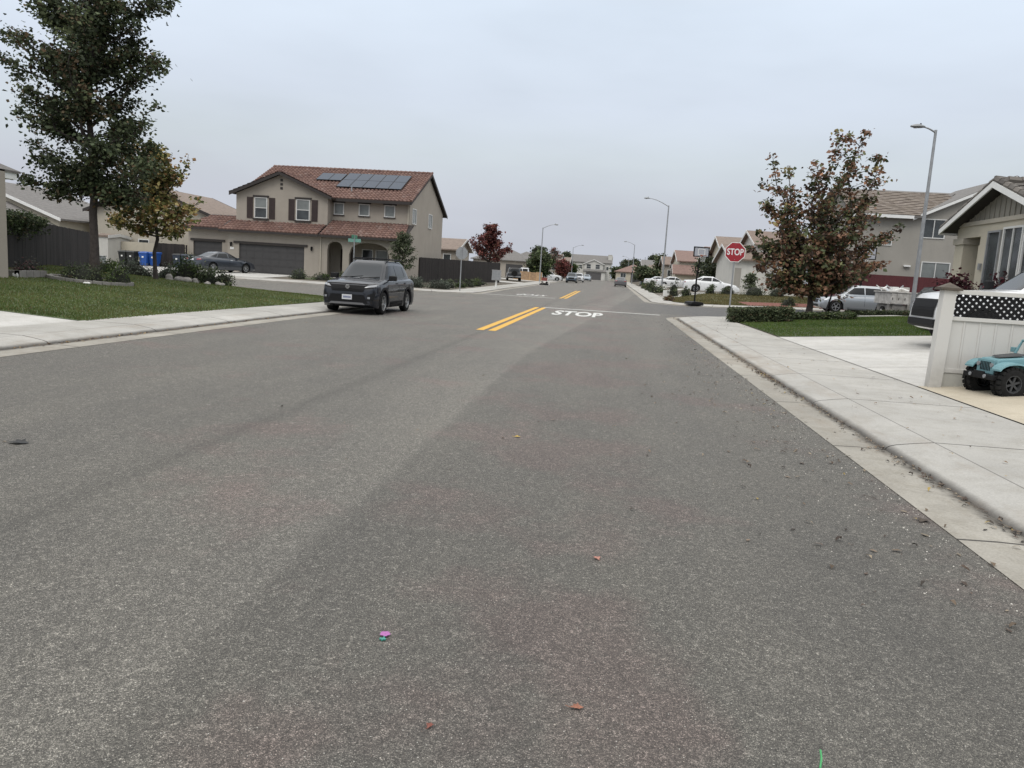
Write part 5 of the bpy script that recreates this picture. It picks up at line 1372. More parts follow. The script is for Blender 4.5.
# ---- silver suv across the street on the right
sil = paint('paint_silver', (.36, .38, .40), .3, .6, .8, .06)
c = Car('parked_suv', 'silver suv parked side-on in front of the maroon fence', 'suv', (14.75, 49.0, T(14.7, 48.6)+.01), R(180), sil, suv_params(L=4.7, rim=M['alloy'], top=[(-2.35, .62), (-2.32, .98), (-2.2, 1.05), (-1.9, 1.08), (1.0, 1.02), (1.25, .98), (1.9, .89), (2.15, .82), (2.28, .74), (2.33, .64), (2.35, .55)]), detail=1)
suv_glass(c); seams(c, (-.20, .98, -1.12), .42, 1.06)
c.sym('headlight', 'f', [(.50, .66), (.86, .68), (.84, .80), (.56, .78)], M['lamp_clear'], eps=.012); c.decal('grille', 'f', [(-.42, .55), (.42, .55), (.45, .76), (-.45, .76)], M['black'])
c.decal('lower_grille', 'f', [(-.6, .30), (.6, .30), (.5, .45), (-.5, .45)], M['black'], eps=.01)
c.sym('sill_cladding', 'l', [(-.86, .22), (.98, .22), (.98, .34), (-.86, .34)], simple('grey_cladding', (.16, .17, .18), .6), eps=.012)
c.sym('door_handle', 'l', [(-.05, .90), (.13, .90), (.13, .93), (-.05, .93)], sil, eps=.02, nv=1)
for sd in (-1, 1):
    m_ = MB(); m_.box(.80, sd*.98-.1, 1.02, .95, sd*.98+.1, 1.15); m_.build('mirror', sil, c.root, bevel=.03)

# ---- white pickup-sized vehicle nose out on the near driveway
c = Car('white_truck', 'white truck with black grille parked nose-out on the driveway behind the lattice fence', 'truck', (10.4, 20.0, T(8.9, 20)+.14), R(180), wht_p,
        suv_params(L=5.6, W=2.0, r=.42, tw=.28, xf=1.85, xr=-1.85, gc=.32, arch=.09, nose=.5, nk=.16,
        top=[(-2.8, .75), (-2.78, 1.2), (-2.6, 1.28), (.9, 1.36), (1.2, 1.36), (2.2, 1.27), (2.6, 1.19), (2.74, 1.06), (2.8, .8)],
        cab=dict(rb=-2.0, rt=-1.8, fb=1.2, ft=.3, wb=.90, wt=.70, z0=1.28, z1=1.98)))
c.decal('windshield', 'f', [(-.76, 1.40), (.76, 1.40), (.63, 1.92), (-.63, 1.92)], M['glass_mid'], nu=14, nv=10)
c.sym('side_window', 'l', [(-.1, 1.42), (.86, 1.42), (.36, 1.88), (-.08, 1.90)], M['glass']); c.sym('side_window', 'l', [(-1.3, 1.42), (-.2, 1.42), (-.18, 1.90), (-1.28, 1.88)], M['glass'])
c.decal('grille', 'f', [(-.68, .64), (.68, .64), (.70, 1.08), (-.70, 1.08)], M['black'], eps=.02, nu=12)
for k in range(4): c.decal('grille_slat', 'f', [(-.6, .67+k*.07), (.6, .67+k*.07), (.6, .69+k*.07), (-.6, .69+k*.07)], clad, eps=.035, nu=12, nv=1)
c.sym('headlight', 'f', [(.70, .94), (.96, .96), (.94, 1.1), (.72, 1.08)], M['lamp_clear'], eps=.014)
c.decal('bumper', 'f', [(-.96, .38), (.96, .38), (.96, .60), (-.96, .60)], M['black'], eps=.03, nu=14)
c.sym('side_bumper', 'l', [(2.36, .40), (2.76, .40), (2.76, .86), (2.36, .62)], M['black'], eps=.02)
seams(c, (-.12, 1.2, -1.25), .5, 1.15)
for sd in (-1, 1):
    m_ = MB(); m_.box(.8, sd*1.12-.12, 1.38, .95, sd*1.12+.12, 1.62); m_.box(.85, sd*.97-.08, 1.34, .91, sd*.97+.08, 1.42); m_.build('mirror', M['black'], c.root, bevel=.03)
m_ = MB(); m_.box(-2.75, -.8, .4, -2.8, .8, .55); m_.build('rear_bumper', M['black'], c.root)

# ---- cars far down the street
def far_car(label, x, y, heading, mat, kind, group='cars parked down the far street'):
    c = Car('far_car', label, 'car', (x, y, T(x, y)+.01), heading, mat, (suv_params() if kind == 'suv' else sedan_params()), group, detail=0)
    if kind == 'suv':
        suv_glass(c); c.sym('headlight', 'f', [(.5, .78), (.86, .8), (.84, .92), (.56, .9)], M['lamp_clear'], eps=.02); c.decal('grille', 'f', [(-.45, .62), (.45, .62), (.5, .88), (-.5, .88)], M['black']); c.decal('lower_grille', 'f', [(-.7, .3), (.7, .3), (.6, .5), (-.6, .5)], M['black'])
        c.sym('taillight', 'b', [(.55, .85), (.85, .85), (.83, 1.05), (.6, 1.02)], M['lamp_red'], eps=.02)
    else:
        glass_sedan(c); c.sym('headlight', 'f', [(.5, .58), (.84, .60), (.80, .70), (.55, .68)], M['lamp_clear'], eps=.02); c.decal('grille', 'f', [(-.4, .34), (.4, .34), (.4, .55), (-.4, .55)], M['black'])
        c.sym('taillight', 'b', [(.5, .8), (.86, .8), (.84, .92), (.5, .9)], M['lamp_red'], eps=.02)
    return c
p_blue = paint('paint_blue_grey', (.07, .095, .12), .3, .4, .8); p_dsil = paint('paint_grey', (.10, .10, .105), .35, 0, .4); p_red = paint('paint_dull_red', (.16, .02, .02), .35)
far_car('blue-grey suv facing us, nearest on the left of the far street', -6.7, 131, R(-90), p_blue, 'suv')
far_car('white suv partly hidden behind the blue-grey one', -6.2, 147, R(-90), wht_p, 'suv')
far_car('small silver-blue sedan, third on the left of the far street', -5.5, 172, R(-90), paint('paint_pale_blue', (.22, .26, .30), .3, .4), 'sedan')
far_car('dark grey sedan with red tail lights parked at the right kerb far ahead', 1.35, 121, R(90), p_dsil, 'sedan')
far_car('white car on the right-hand driveway left of the street light', 8.2, 104, R(0), wht_p, 'sedan')
far_car('second white car, further along the right-hand driveways', 7.6, 126, R(10), wht_p, 'sedan')
far_car('white car half hidden beneath the far left red tree', -11.2, 137, R(20), wht_p, 'suv')
far_car('dark car at the kerb before the far right driveways', 5.9, 140, R(90), p_blue, 'sedan')
# ---- black jeep-like truck and white pickup on the far left
c = Car('black_truck', 'black truck with its tail to the street beside the grey mailbox unit', 'truck', (-13.2, 104, T(-13, 104)+.13), R(100), paint('paint_black', (.012, .012, .013), .3), suv_params(W=1.9, r=.42, gc=.35, xf=1.45, xr=-1.45, tw=.3, cab=dict(rb=-2.0, rt=-1.8, fb=1.0, ft=.6, wb=.82, wt=.72, z0=1.05, z1=1.7)), detail=0)
suv_glass(c)
m_ = MB(); m_.lathe([(.02, -.1), (.36, -.1), (.40, 0), (.36, .1), (.02, .1)], 'x', (-2.42, 0, 1.0), 20); m_.build('spare_wheel', M['rubber'], c.root)
m_ = MB(); m_.box(-2.34, -.85, .5, -2.42, .85, .65); m_.build('rear_bumper', M['galv'], c.root)
def pickup(label, x, y, heading, mat):
    p = suv_params(L=5.6, W=1.95, r=.38, gc=.32, xf=1.8, xr=-1.75, top=[(-2.8, .8), (-2.78, 1.12), (-2.7, 1.16), (-.75, 1.16), (1.4, 1.12), (2.4, 1.05), (2.7, .95), (2.78, .8), (2.8, .65)],
                   cab=dict(rb=-.75, rt=-.6, fb=1.4, ft=.7, wb=.88, wt=.70, z0=1.08, z1=1.78))
    c = Car('pickup_truck', label, 'pickup truck', (x, y, T(x, y)+.13), heading, mat, p, detail=0)
    c.decal('windshield', 'f', [(-.72, 1.18), (.72, 1.18), (.62, 1.72), (-.62, 1.72)], M['glass_mid']); c.decal('rear_window', 'b', [(-.6, 1.26), (.6, 1.26), (.55, 1.66), (-.55, 1.66)], M['glass'])
    c.sym('side_window', 'l', [(.42, 1.2), (1.12, 1.2), (.74, 1.68), (.44, 1.7)], M['glass']); c.sym('side_window', 'l', [(-.52, 1.2), (.34, 1.2), (.34, 1.7), (-.46, 1.69)], M['glass'])
    m_ = MB(); m_.box(-2.7, -.8, 1.165, -.85, .8, 1.20); m_.build('truck_bed', M['black'], c.root)
    return c
pickup('white crew-cab pickup standing behind the plywood crates on the far left', -14.0, 125, R(180), wht_p)
# ------------------------------------------------------------------ fences
def tcol(): return random.uniform(.72, 1.2)
wd = wood_fence('weathered_board', (.012, .010, .010), (.026, .022, .021)); wd2 = wood_fence('weathered_board_brown', (.015, .012, .011), (.031, .025, .023))
def board_fence(label, p0, p1, z0, z1, top0, top1, mat, bw=.145, name='board_fence', cap=False):
    L = math.dist(p0, p1); d = ((p1[0]-p0[0])/L, (p1[1]-p0[1])/L); nrm = (d[1], -d[0])
    root = empty(name, ((p0[0]+p1[0])/2, (p0[1]+p1[1])/2, (z0+z1)/2), label, 'fence')
    b = MB(); n = int(L/bw)
    for i in range(n):
        t = i/n; x, y = p0[0]+d[0]*i*bw, p0[1]+d[1]*i*bw; zb = z0+(z1-z0)*t-.15; zt = top0+(top1-top0)*t+random.uniform(-.012, .012)
        w_ = bw-.008; off = random.uniform(0, .008)
        q = [(x+nrm[0]*off, y+nrm[1]*off), (x+d[0]*w_+nrm[0]*off, y+d[1]*w_+nrm[1]*off), (x+d[0]*w_+nrm[0]*(off+.02), y+d[1]*w_+nrm[1]*(off+.02)), (x+nrm[0]*(off+.02), y+nrm[1]*(off+.02))]
        b.hexa([(a, c_, zb) for a, c_ in q], [(a, c_, zt) for a, c_ in q], c=tcol())
    bo = b.build('board', mat, root, world=True)
    k = int(L/2.4)+1
    for i in range(k+1):
        t = min(1, i*2.4/L); x, y = p0[0]+d[0]*L*t-nrm[0]*.06, p0[1]+d[1]*L*t-nrm[1]*.06
        m_ = MB(); m_.box(x-.045, y-.045, z0+(z1-z0)*t-.1, x+.045, y+.045, top0+(top1-top0)*t-.03, c=.9); m_.build('post', mat, root, world=True)
    m_ = MB()
    for f in (.2, .85):
        a = (p0[0]-nrm[0]*.03, p0[1]-nrm[1]*.03, z0+(top0-z0)*f); c_ = (p1[0]-nrm[0]*.03, p1[1]-nrm[1]*.03, z1+(top1-z1)*f)
        m_.tube([a, c_], .03, 4, c=.9)
    m_.build('rail', mat, root, world=True)
    return root
board_fence('tall dark weathered board fence behind the left lawn, ivy over its near end', (-19.95, 22.8), (-23.7, 33.0), T(-20, 23)+.1, T(-23.7, 30)-.1, 2.42, 2.15, wd)
board_fence('dark brown board fence between the tan house and the mailbox unit', (-15.65, 62), (-11.6, 80), .45, .5, 2.28, 2.38, wd2)
board_fence('short dark board fence by the black wheelie bin, left of the single garage', (-36.0, 57.6), (-33.4, 57.6), .3, .3, 2.12, 2.12, wd2)
# ivy on top of the left fence
cen = []
for i in range(520):
    t = random.random()**1.3*.42; x = -19.95-3.75*t; y = 22.8+10.2*t
    cen.append((x+random.uniform(-.12, .18), y+random.uniform(-.1, .1), 2.5-.35*t-abs(random.gauss(0, .38))*(1-t*1.2)+random.uniform(0, .16)))
iv = empty('ivy', (-20, 23, 2.3), 'dark ivy tumbling over the near end of the left board fence', 'ivy')
leaf_cloud('foliage', [(a+20, b-23, c_-2.3) for a, b, c_ in cen], [.09]*len(cen), 13, .08, G_DK+G_MD[:1], iv, .3)
m_ = MB(); m_.tube([(.2, -.3, -2.0), (.15, 0, -1.0), (-.1, .4, .1), (-.8, 2.2, -.05)], .02, 6); m_.build('stem', M['bark'], iv)
# white lattice fence
vn = paint('white_vinyl', (.58, .57, .54), .55, 0, 0, .22)
wf = empty('white_fence', (5.4, 12.9, .15), 'low white fence with black lattice top and brown-capped end post beside the toy jeep', 'fence')
lean = Matrix.Translation((5.20, 12.9, .12)) @ Matrix.Rotation(R(1.4), 4, 'Y')
m_ = MB(); m_.box(-.095, -.09, 0, .095, .09, 1.56, M=lean); po = m_.build('post', vn, wf, world=True, bevel=.006)
m_ = MB(); Mx = lean @ Matrix.Translation((0, 0, 1.562)); m_.box(-.155, -.145, 0, .155, .145, .035, M=Mx)
m_.add([Mx @ Vector(p) for p in ((-.14, -.13, .036), (.14, -.13, .036), (.14, .13, .036), (-.14, .13, .036), (0, 0, .12))], [(0, 1, 4), (1, 2, 4), (2, 3, 4), (3, 0, 4)])
m_.build('post_cap', simple('cap_brown', (.085, .07, .055), .8, var=.3, vscale=9), po, world=True)
FX1 = 10.5
m_ = MB()
for i, x in enumerate(np.arange(5.33, FX1, .235)): m_.box(x, 12.905, .42, x+.228, 12.925, 1.222); m_.box(x+.20, 12.895, .42, x+.228, 12.904, 1.222)
m_.build('board', vn, wf, world=True)
for z0, z1, y0, y1 in ((1.185, 1.245, 12.87, 12.94), (1.60, 1.665, 12.87, 12.94), (.36, .425, 12.88, 12.94)):
    m_ = MB(); m_.box(5.31, y0, z0+.03, FX1, y1, z1+.03); m_.build('rail', vn, wf, world=True, bevel=.004)
m_ = MB(); m_.box(5.31, 12.90, .12, FX1, 12.925, .385); m_.build('kickboard', simple('vinyl_dirty', (.40, .395, .36), .7, var=.15, vscale=3), wf, world=True)
for x in (7.8, 10.3):
    m_ = MB(); m_.box(x-.1, 12.93, .15, x+.1, 13.1, 1.7); m_.build('post', vn, wf, world=True)
m_ = MB(); z0, z1 = 1.277, 1.628; hgt = z1-z0; w_ = .046; st = .105
x = 5.33-hgt
while x < FX1:
    for sg, yy in ((1, 12.905), (-1, 12.912)):
        xa, xb = (x, x+hgt) if sg > 0 else (x+hgt, x)
        za, zb = z0, z1
        lo_ = 5.33; hi_ = FX1-.05
        if max(xa, xb) <= lo_+.01 or min(xa, xb) >= hi_-.01: continue
        def at_(q): return z0+(z1-z0)*(q-xa)/(xb-xa)
        xa2, xb2 = min(max(xa, lo_), hi_), min(max(xb, lo_), hi_); za, zb = at_(xa2), at_(xb2)
        m_.add([(xa2-w_*.7, yy, za), (xa2+w_*.7, yy, za), (xb2+w_*.7, yy, zb), (xb2-w_*.7, yy, zb), (xa2-w_*.7, yy+.006, za), (xa2+w_*.7, yy+.006, za), (xb2+w_*.7, yy+.006, zb), (xb2-w_*.7, yy+.006, zb)],
               [(0, 1, 2, 3), (7, 6, 5, 4), (0, 4, 5, 1), (3, 2, 6, 7), (0, 3, 7, 4), (1, 5, 6, 2)])
    x += st
m_.build('lattice', M['black'], wf, world=True)

# ------------------------------------------------------------------ street lights
def street_light(label, x, y, hgt, arm, adir, group='street lights', lean=0):
    z = T(x, y)+.12; root = empty('street_light', (x, y, z), label, 'street light', group)
    m_ = MB(); m_.tube([(0, 0, -.1), (0, 0, hgt*.3), (lean*.3, 0, hgt*.65), (lean, 0, hgt)], [.10, .09, .075, .06], 12); m_.build('pole', M['galv'], root, smooth=True, sharp=50)
    m_ = MB(); m_.box(-.16, -.16, 0, .16, .16, .04); m_.cyl((0, 0, .04), (0, 0, .22), .12, .11, 12); m_.build('base', M['galv'], root)
    a = Vector((math.cos(adir), math.sin(adir), 0)); P = [Vector((lean, 0, hgt-.12))+a*arm*t+Vector((0, 0, arm*.36*math.sin(t*math.pi*.5))) for t in (0, .15, .35, .6, .85, 1)]
    m_ = MB(); m_.tube(P, [.045, .042, .04, .036, .03, .028], 8); m_.build('arm', M['galv'], root, smooth=True, sharp=50)
    e = P[-1]; m_ = MB()
    n = 10; rows_ = []
    b = Vector((-a.y, a.x, 0))
    for i in range(n+1):
        t = i/n; wv = .05+.13*math.sin(math.pi*min(1, .15+t*.8))**.8*(1 if t < .95 else .5); hv = .05+.07*math.sin(math.pi*t)
        c0 = e+a*(t*.62-.08)
        rows_.append([c0+b*wv*math.cos(q)+Vector((0, 0, hv*math.sin(q)*(1 if math.sin(q) > 0 else .5))) for q in [k*math.pi/5 for k in range(10)]])
    for r_ in rows_: m_.v += [tuple(v) for v in r_]
    for i in range(n):
        for k in range(10):
            m_.f.append((i*10+k, i*10+(k+1) % 10, (i+1)*10+(k+1) % 10, (i+1)*10+k)); m_.c.append(None); m_.mi.append(0)
    m_.f.append(tuple(range(10))); m_.f.append(tuple(n*10+k for k in range(10))); m_.c += [None]*2; m_.mi += [0]*2
    ho = m_.build('lamp_head', simple('lamp_housing', (.22, .23, .235), .5, .3), root, smooth=True)
    m_ = MB(); m_.lathe([(.001, -.06), (.08, -.05), (.11, 0)], 'z', tuple(e+a*.32+Vector((0, 0, -.02))), 14); m_.build('lens', M['lamp_clear'], ho)
    m_ = MB(); m_.cyl(tuple(e+a*.1+Vector((0, 0, .06))), tuple(e+a*.1+Vector((0, 0, .16))), .04, .035, 8); m_.build('photocell', M['black'], ho)
    return root
street_light('tall street light at the right corner by the grey house, nearest of all', 14.3, 39.0, 8.6, .62, R(180+5))
street_light('street light on the right sidewalk beyond the crossing, arm over the road', 5.45, 86, 9.3, 2.15, R(180))
street_light('street light left of the far street beside the round green tree', -10.65, 115, 7.9, 1.7, R(0))
street_light('small distant street light right of centre beyond the second one', 4.1, 162, 8.0, 1.7, R(180))
street_light('faint street light in front of the white end house', -9.9, 190, 7.6, 2.0, R(0))
street_light('faintest street light just right of the end house', 4.8, 246, 7.2, 1.6, R(180))

# ------------------------------------------------------------------ signs
def octagon(name, label, x, y, size, zc, facing, back=False, pole=M['galv']):
    z = T(x, y)+.12; root = empty(name, (x, y, z), label, 'sign'); s = facing   # facing -1: face looks to -Y
    m_ = MB(); m_.box(-.03, -.018+.02*(-s), -.05, .03, .018+.02*(-s), zc-z+size*.42); m_.build('pole', pole, root)
    R8 = size/2/math.cos(math.pi/8); o8 = [(R8*math.cos(math.pi/8+k*math.pi/4), R8*math.sin(math.pi/8+k*math.pi/4)+zc-z) for k in range(8)]
    m_ = MB(); m_.prism(o8, 'y', s*.012-.004, s*.012+.004); pl = m_.build('panel', M['galv'], root)
    m_ = MB(); yf = s*.0175
    m_.prism(o8, 'y', min(yf, yf+s*.001), max(yf, yf+s*.001)); m_.build('border', M['white'], pl)
    k = .93; red = simple('sign_red', (.30, .012, .022), .45)
    m_ = MB(); yf = s*.020; m_.prism([(a*k, (b-(zc-z))*k+zc-z) for a, b in o8], 'y', min(yf, yf+s*.001), max(yf, yf+s*.001)); m_.build('red_face', red, pl)
    text_mesh('lettering', 'STOP', simple('sign_white', (.75, .75, .75), .5), size*.43, pl, (0, s*.023, zc-z), (R(90), 0, 0 if s < 0 else math.pi), .001, bold=.007, sx=.80, sy=1.05)
    for dz in (.28, -.28):
        m_ = MB(); m_.cyl((0, s*.02, zc-z+dz*size*1.3), (0, s*.03, zc-z+dz*size*1.3), .012, .012, 8); m_.build('bolt', M['galv'], root)
    return root
octagon('stop_sign', 'red octagonal STOP sign facing us above the clipped hedge at the right corner', 5.03, 33.6, .82, 2.93, -1)
octagon('stop_sign', 'bare metal back of the octagonal sign at the far left corner', -9.72, 49.4, .76, 2.55, 1)
z = T(-12.9, 37)+.1
ss = empty('street_sign', (-12.32, 36.0, .0), 'green street name blade on a thin pole, seen above the parked black car', 'sign')
m_ = MB(); m_.tube([(0, 0, 0), (0, 0, 2.85)], .028, 8); m_.build('pole', M['galv'], ss)
m_ = MB(); m_.box(-.30, -.006, 2.50, .32, .006, 2.66); m_.build('blade', simple('sign_green', (.16, .34, .29), .5), ss)
m_ = MB(); m_.box(-.006, -.4, 2.68, .006, .4, 2.84); m_.build('blade', simple('sign_green_b', (.03, .18, .10), .5), ss)

# ------------------------------------------------------------------ basketball hoops
def hoop(label, x, y, bw, ztop, yaw, polelow=True, color='black'):
    z = T(x, y)+.12; root = empty('basketball_hoop', (x, y, z), label, 'basketball hoop', rz=yaw)
    # local: board faces +x... built facing -y
    m_ = MB(); m_.tube([(0, .35, 0), (0, .35, 1.7), (0, .28, 2.3)], .055, 10); m_.tube([(0, .28, 2.2), (0, 0.05, ztop-z-.45)], .035, 8); m_.tube([(0, .3, 1.6), (0, .05, ztop-z-.85)], .02, 6); m_.build('pole', M['black'], root)
    m_ = MB(); m_.prism([(-.45, 0), (.45, 0), (.40, .16), (.2, .2), (-.2, .2), (-.40, .16)], 'y', -.15, .95); m_.build('base', M['black'], root, bevel=.02)
    b0, b1 = ztop-z-.62*bw/1.1*1.05, ztop-z
    m_ = MB(); m_.box(-bw/2, -.015, b0, bw/2, .015, b1); bd = m_.build('backboard', simple('board_face', (.36, .37, .40), .25, coat=.5), root)
    m_ = MB(); f = .05
    for a in ((-bw/2-.01, bw/2+.01, b1-f, b1+.01), (-bw/2-.01, bw/2+.01, b0-.01, b0+f), (-bw/2-.01, -bw/2+f, b0+f, b1-f), (bw/2-f, bw/2+.01, b0+f, b1-f)): m_.box(a[0], -.03, a[2], a[1], .03, a[3])
    m_.build('frame', M['black'], bd)
    m_ = MB(); q = b0+.12
    for a in ((-.25, .25, q+.36, q+.40), (-.25, .25, q, q+.04), (-.25, -.21, q+.04, q+.36), (.21, .25, q+.04, q+.36)): m_.box(a[0], -.022, a[2], a[1], -.016, a[3])
    m_.build('target_square', M['white'], bd)
    m_ = MB(); n = 20; m_.tube([(.225*math.cos(2*math.pi*k/n), -.28+.225*math.sin(2*math.pi*k/n), b0+.1) for k in range(n+1)], .012, 6); m_.box(-.06, -.08, b0+.02, .06, -.016, b0+.14); rim = m_.build('rim', simple('rim_orange', (.22, .05, .02), .5), root)
    m_ = MB()
    for k in range(12):
        a = 2*math.pi*k/12; a2 = a+.4
        m_.tube([(.225*math.cos(a), -.28+.225*math.sin(a), b0+.1), (.15*math.cos(a2), -.28+.15*math.sin(a2), b0-.12), (.11*math.cos(a), -.28+.11*math.sin(a), b0-.32)], .005, 4)
    m_.build('net', M['white'], rim)
    return root
hoop('black-framed basketball hoop on a black pole at the kerb beyond the crossing', 5.65, 52.0, 1.08, 3.9, R(20))
hb = hoop('dark basketball backboard frame poking out behind the autumn tree', 15.6, 51.2, 1.25, 5.0-.6, R(-10))

# ------------------------------------------------------------------ utility trailer with junk behind the lamp post
dw = simple('grimy_white', (.40, .385, .36), .7, var=.35, vscale=4)
tx, ty = 15.25, 44.0; tz = T(tx, ty)+.0
tr = empty('service_trailer', (tx, ty, tz), 'grimy white utility trailer heaped with junk behind the near street light', 'trailer')
m_ = MB(); m_.box(-.65, -1.2, .75, .55, 1.4, 1.35); m_.box(-.72, -1.25, 1.35, .62, 1.45, 1.42)
for k in range(4): m_.box(-.655+k*.31, -1.225, .78, -.40+k*.31, -1.20, 1.30)
m_.build('body', dw, tr, bevel=.01)
m_ = MB(); m_.box(-.5, -1.1, .35, .5, 1.3, .72); m_.box(-.62, -1.0, .28, -.3, -.6, .75); m_.box(.2, -1.22, .05, .5, -1.0, .75); m_.build('chassis', simple('grimy_grey', (.2, .19, .175), .8, var=.4, vscale=5), tr)
for x in (-.62, .5):
    m_ = MB(); m_.cyl((x, .2, .3), (x+.16, .2, .3), .3, .3, 18); w_ = m_.build('wheel', M['rubber'], tr)
    m_ = MB(); m_.cyl((x-.005, .2, .3), (x+.0, .2, .3), .16, .15, 12); m_.build('rim', dw, w_)
for k in range(4):
    m_ = MB(); m_.box(-.6+k*.31, -1.24, .98, -.57+k*.31, -1.228, 1.1); m_.build('latch', M['black'], tr)
random.seed(77)
jk = empty('junk_pile', (tx, ty, tz+1.42), 'tangle of pipes and scrap heaped on top of the white trailer', 'junk pile')
for k in range(12):
    x, y = random.uniform(-.5, .4), random.uniform(-1, 1); a = random.uniform(0, 3)
    m_ = MB()
    if k % 3: m_.tube([(x, y, .05), (x+.35*math.cos(a), y+.4*math.sin(a), random.uniform(.12, .38))], random.uniform(.02, .05), 7)
    else: m_.box(x, y, 0, x+.3, y+.35, random.uniform(.12, .28))
    m_.build('scrap_pipe' if k % 3 else 'scrap_box', random.choice([dw, M['galv'], M['black'], M['white']]), jk)
tp = empty('covered_load', (17.4, 44.0, T(17.4, 44)), 'dark tarpaulin-covered heap between the near street light and the cream porch', 'covered heap')
m_ = MB(); random.seed(5)
def tf(u, v):
    a = 2*math.pi*u; r_ = 1-v; bumpy = 1+.12*math.sin(5*a+3*v*4)+.07*math.sin(11*a)
    return (1.5*math.cos(a)*(r_**.35)*bumpy*(1 if v < 1 else 0), 1.0*math.sin(a)*(r_**.35)*bumpy, 1.75*v**.6*(1+.06*math.sin(7*a)) if v > 0 else -.05)
m_.quadgrid(tf, 40, 10); m_.build('tarpaulin', simple('tarp', (.035, .04, .042), .6, var=.4, vscale=3), tp)
m_ = MB(); m_.tube([(-1.5, -.6, .4), (-.6, -1.02, 1.2), (.5, -1.0, 1.25), (1.45, -.6, .5)], .012, 5); m_.build('rope', M['black'], tp)

# ------------------------------------------------------------------ bins, cabinet, mailbox unit
def bin_(label, x, y, mat, lidmat, rz=0):
    z = T(x, y)+.14; root = empty('wheelie_bin', (x, y, z), label, 'wheelie bin', 'wheelie bins beside the driveway', rz=rz)
    m_ = MB(); b = [(-.24, -.27, .03), (.24, -.27, .03), (.24, .25, .03), (-.24, .25, .03)]; t = [(-.32, -.36, .98), (.32, -.36, .98), (.32, .34, .98), (-.32, .34, .98)]
    m_.hexa(b, t); m_.box(-.34, -.38, .93, .34, .36, .985); m_.build('body', mat, root, bevel=.02)
    m_ = MB(); m_.hexa([(-.35, -.40, .99), (.35, -.40, .99), (.35, .40, .99), (-.35, .40, .99)], [(-.30, -.30, 1.07), (.30, -.30, 1.07), (.32, .38, 1.10), (-.32, .38, 1.10)]); m_.build('lid', lidmat, root, bevel=.02)
    for s_ in (-1, 1):
        m_ = MB(); m_.cyl((s_*.26, .28, .14), (s_*.33, .28, .14), .14, .14, 16); m_.build('wheel', M['rubber'], root)
    m_ = MB(); m_.tube([(-.25, .44, .98), (.25, .44, .98)], .018, 8); m_.build('handle', M['black'], root)
    m_ = MB(); m_.box(-.07, -.345, .62, .07, -.335, .74); m_.build('emblem', M['white'], root)
bk = simple('bin_black', (.02, .022, .022), .55); bl = simple('bin_blue', (.015, .075, .30), .45); bl2 = simple('bin_navy', (.02, .03, .05), .5)
bin_('black wheelie bin, leftmost beside the blue one', -36.85, 56.0, bk, bk); bin_('bright blue wheelie bin in the middle of the pair by the cream wall', -35.85, 56.0, bl, bl, R(4)); bin_('black wheelie bin pressed against the left of the blue one', -37.6, 56.1, bk, bk, R(-3))
bin_('blue-lidded bin squeezed right behind the bright blue bin', -35.2, 56.3, bl, bl, R(-6))
bin_('dark navy wheelie bin alone before the short board fence', -33.3, 56.4, bl2, bk); bin_('dark bin partly hidden by the slate sedan', -32.55, 56.3, bl2, bl2, R(5))
cb = empty('utility_cabinet', (-21.4, 30.3, T(-21.4, 29)+.1), 'small pale grey utility cabinet right of the big tree trunk', 'cabinet')
m_ = MB(); m_.box(-.14, -.15, -.1, .14, .15, .72); m_.box(-.16, -.17, .72, .16, .17, .76); m_.build('housing', simple('cabinet_grey', (.30, .31, .32), .5), cb, bevel=.01)
m_ = MB(); m_.box(-.11, -.156, .08, .11, -.151, .66); m_.build('door', simple('cabinet_door', (.26, .27, .28), .5), cb)
mb_ = empty('mailbox_unit', (-9.6, 64.3, T(-9.6, 64)+.12), 'grey cluster mailbox on a pedestal at the end of the brown board fence', 'mailbox')
m_ = MB(); m_.box(-.36, -.22, .62, .36, .22, 1.42); m_.box(-.38, -.24, 1.42, .38, .24, 1.47); m_.build('housing', simple('mailbox_grey', (.33, .33, .335), .5), mb_, bevel=.01)
m_ = MB(); m_.cyl((0, 0, 0), (0, 0, .62), .08, .08, 12); m_.box(-.2, -.2, 0, .2, .2, .03); m_.build('pedestal', M['white'], mb_)
for i in range(3):
    for j in range(4):
        m_ = MB(); m_.box(-.33+i*.225, -.226, .66+j*.19, -.12+i*.225, -.221, .83+j*.19); m_.build('mail_door', M['galv'], mb_)

# ------------------------------------------------------------------ garden edging, statue, rocks
z = h(-16.2, 22.4)
rg = empty('tree_ring', (-16.25, 22.5, z), 'low grey block edging round the big tree bed', 'edging')
m_ = MB(); n = 30
for k in range(n):
    a0, a1 = 2*math.pi*k/n, 2*math.pi*(k+.93)/n
    def q(a, r): return (1.15*r*math.cos(a), .8*r*math.sin(a))
    pts_ = [q(a0, 1.0), q(a0, 1.17), q(a1, 1.17), q(a1, 1.0)]; ex = [T(-16.25+p[0], 22.5+p[1])+.125-z for p in pts_]
    m_.hexa([(p[0], p[1], e-.04) for p, e in zip(pts_, ex)][::-1], [(p[0], p[1], e+.10+random.uniform(-.006, .006)) for p, e in zip(pts_, ex)][::-1])
m_.build('edging_block', M['concrete_b'], rg)
m_ = MB(); m_.quadgrid(lambda u, v: (1.15*v*math.cos(2*math.pi*u), .8*v*math.sin(2*math.pi*u), T(-16.25+1.15*v*math.cos(2*math.pi*u), 22.5+.8*v*math.sin(2*math.pi*u))+.125-z+.03), 30, 5); m_.build('bed_soil', M['bark_mulch'], rg)
z = h(-18.6, 21.3)
rbd = empty('raised_bed', (-18.95, 21.4, z), 'low raised planting bed edged in grey block at the left frame edge', 'planting bed')
m_ = MB()
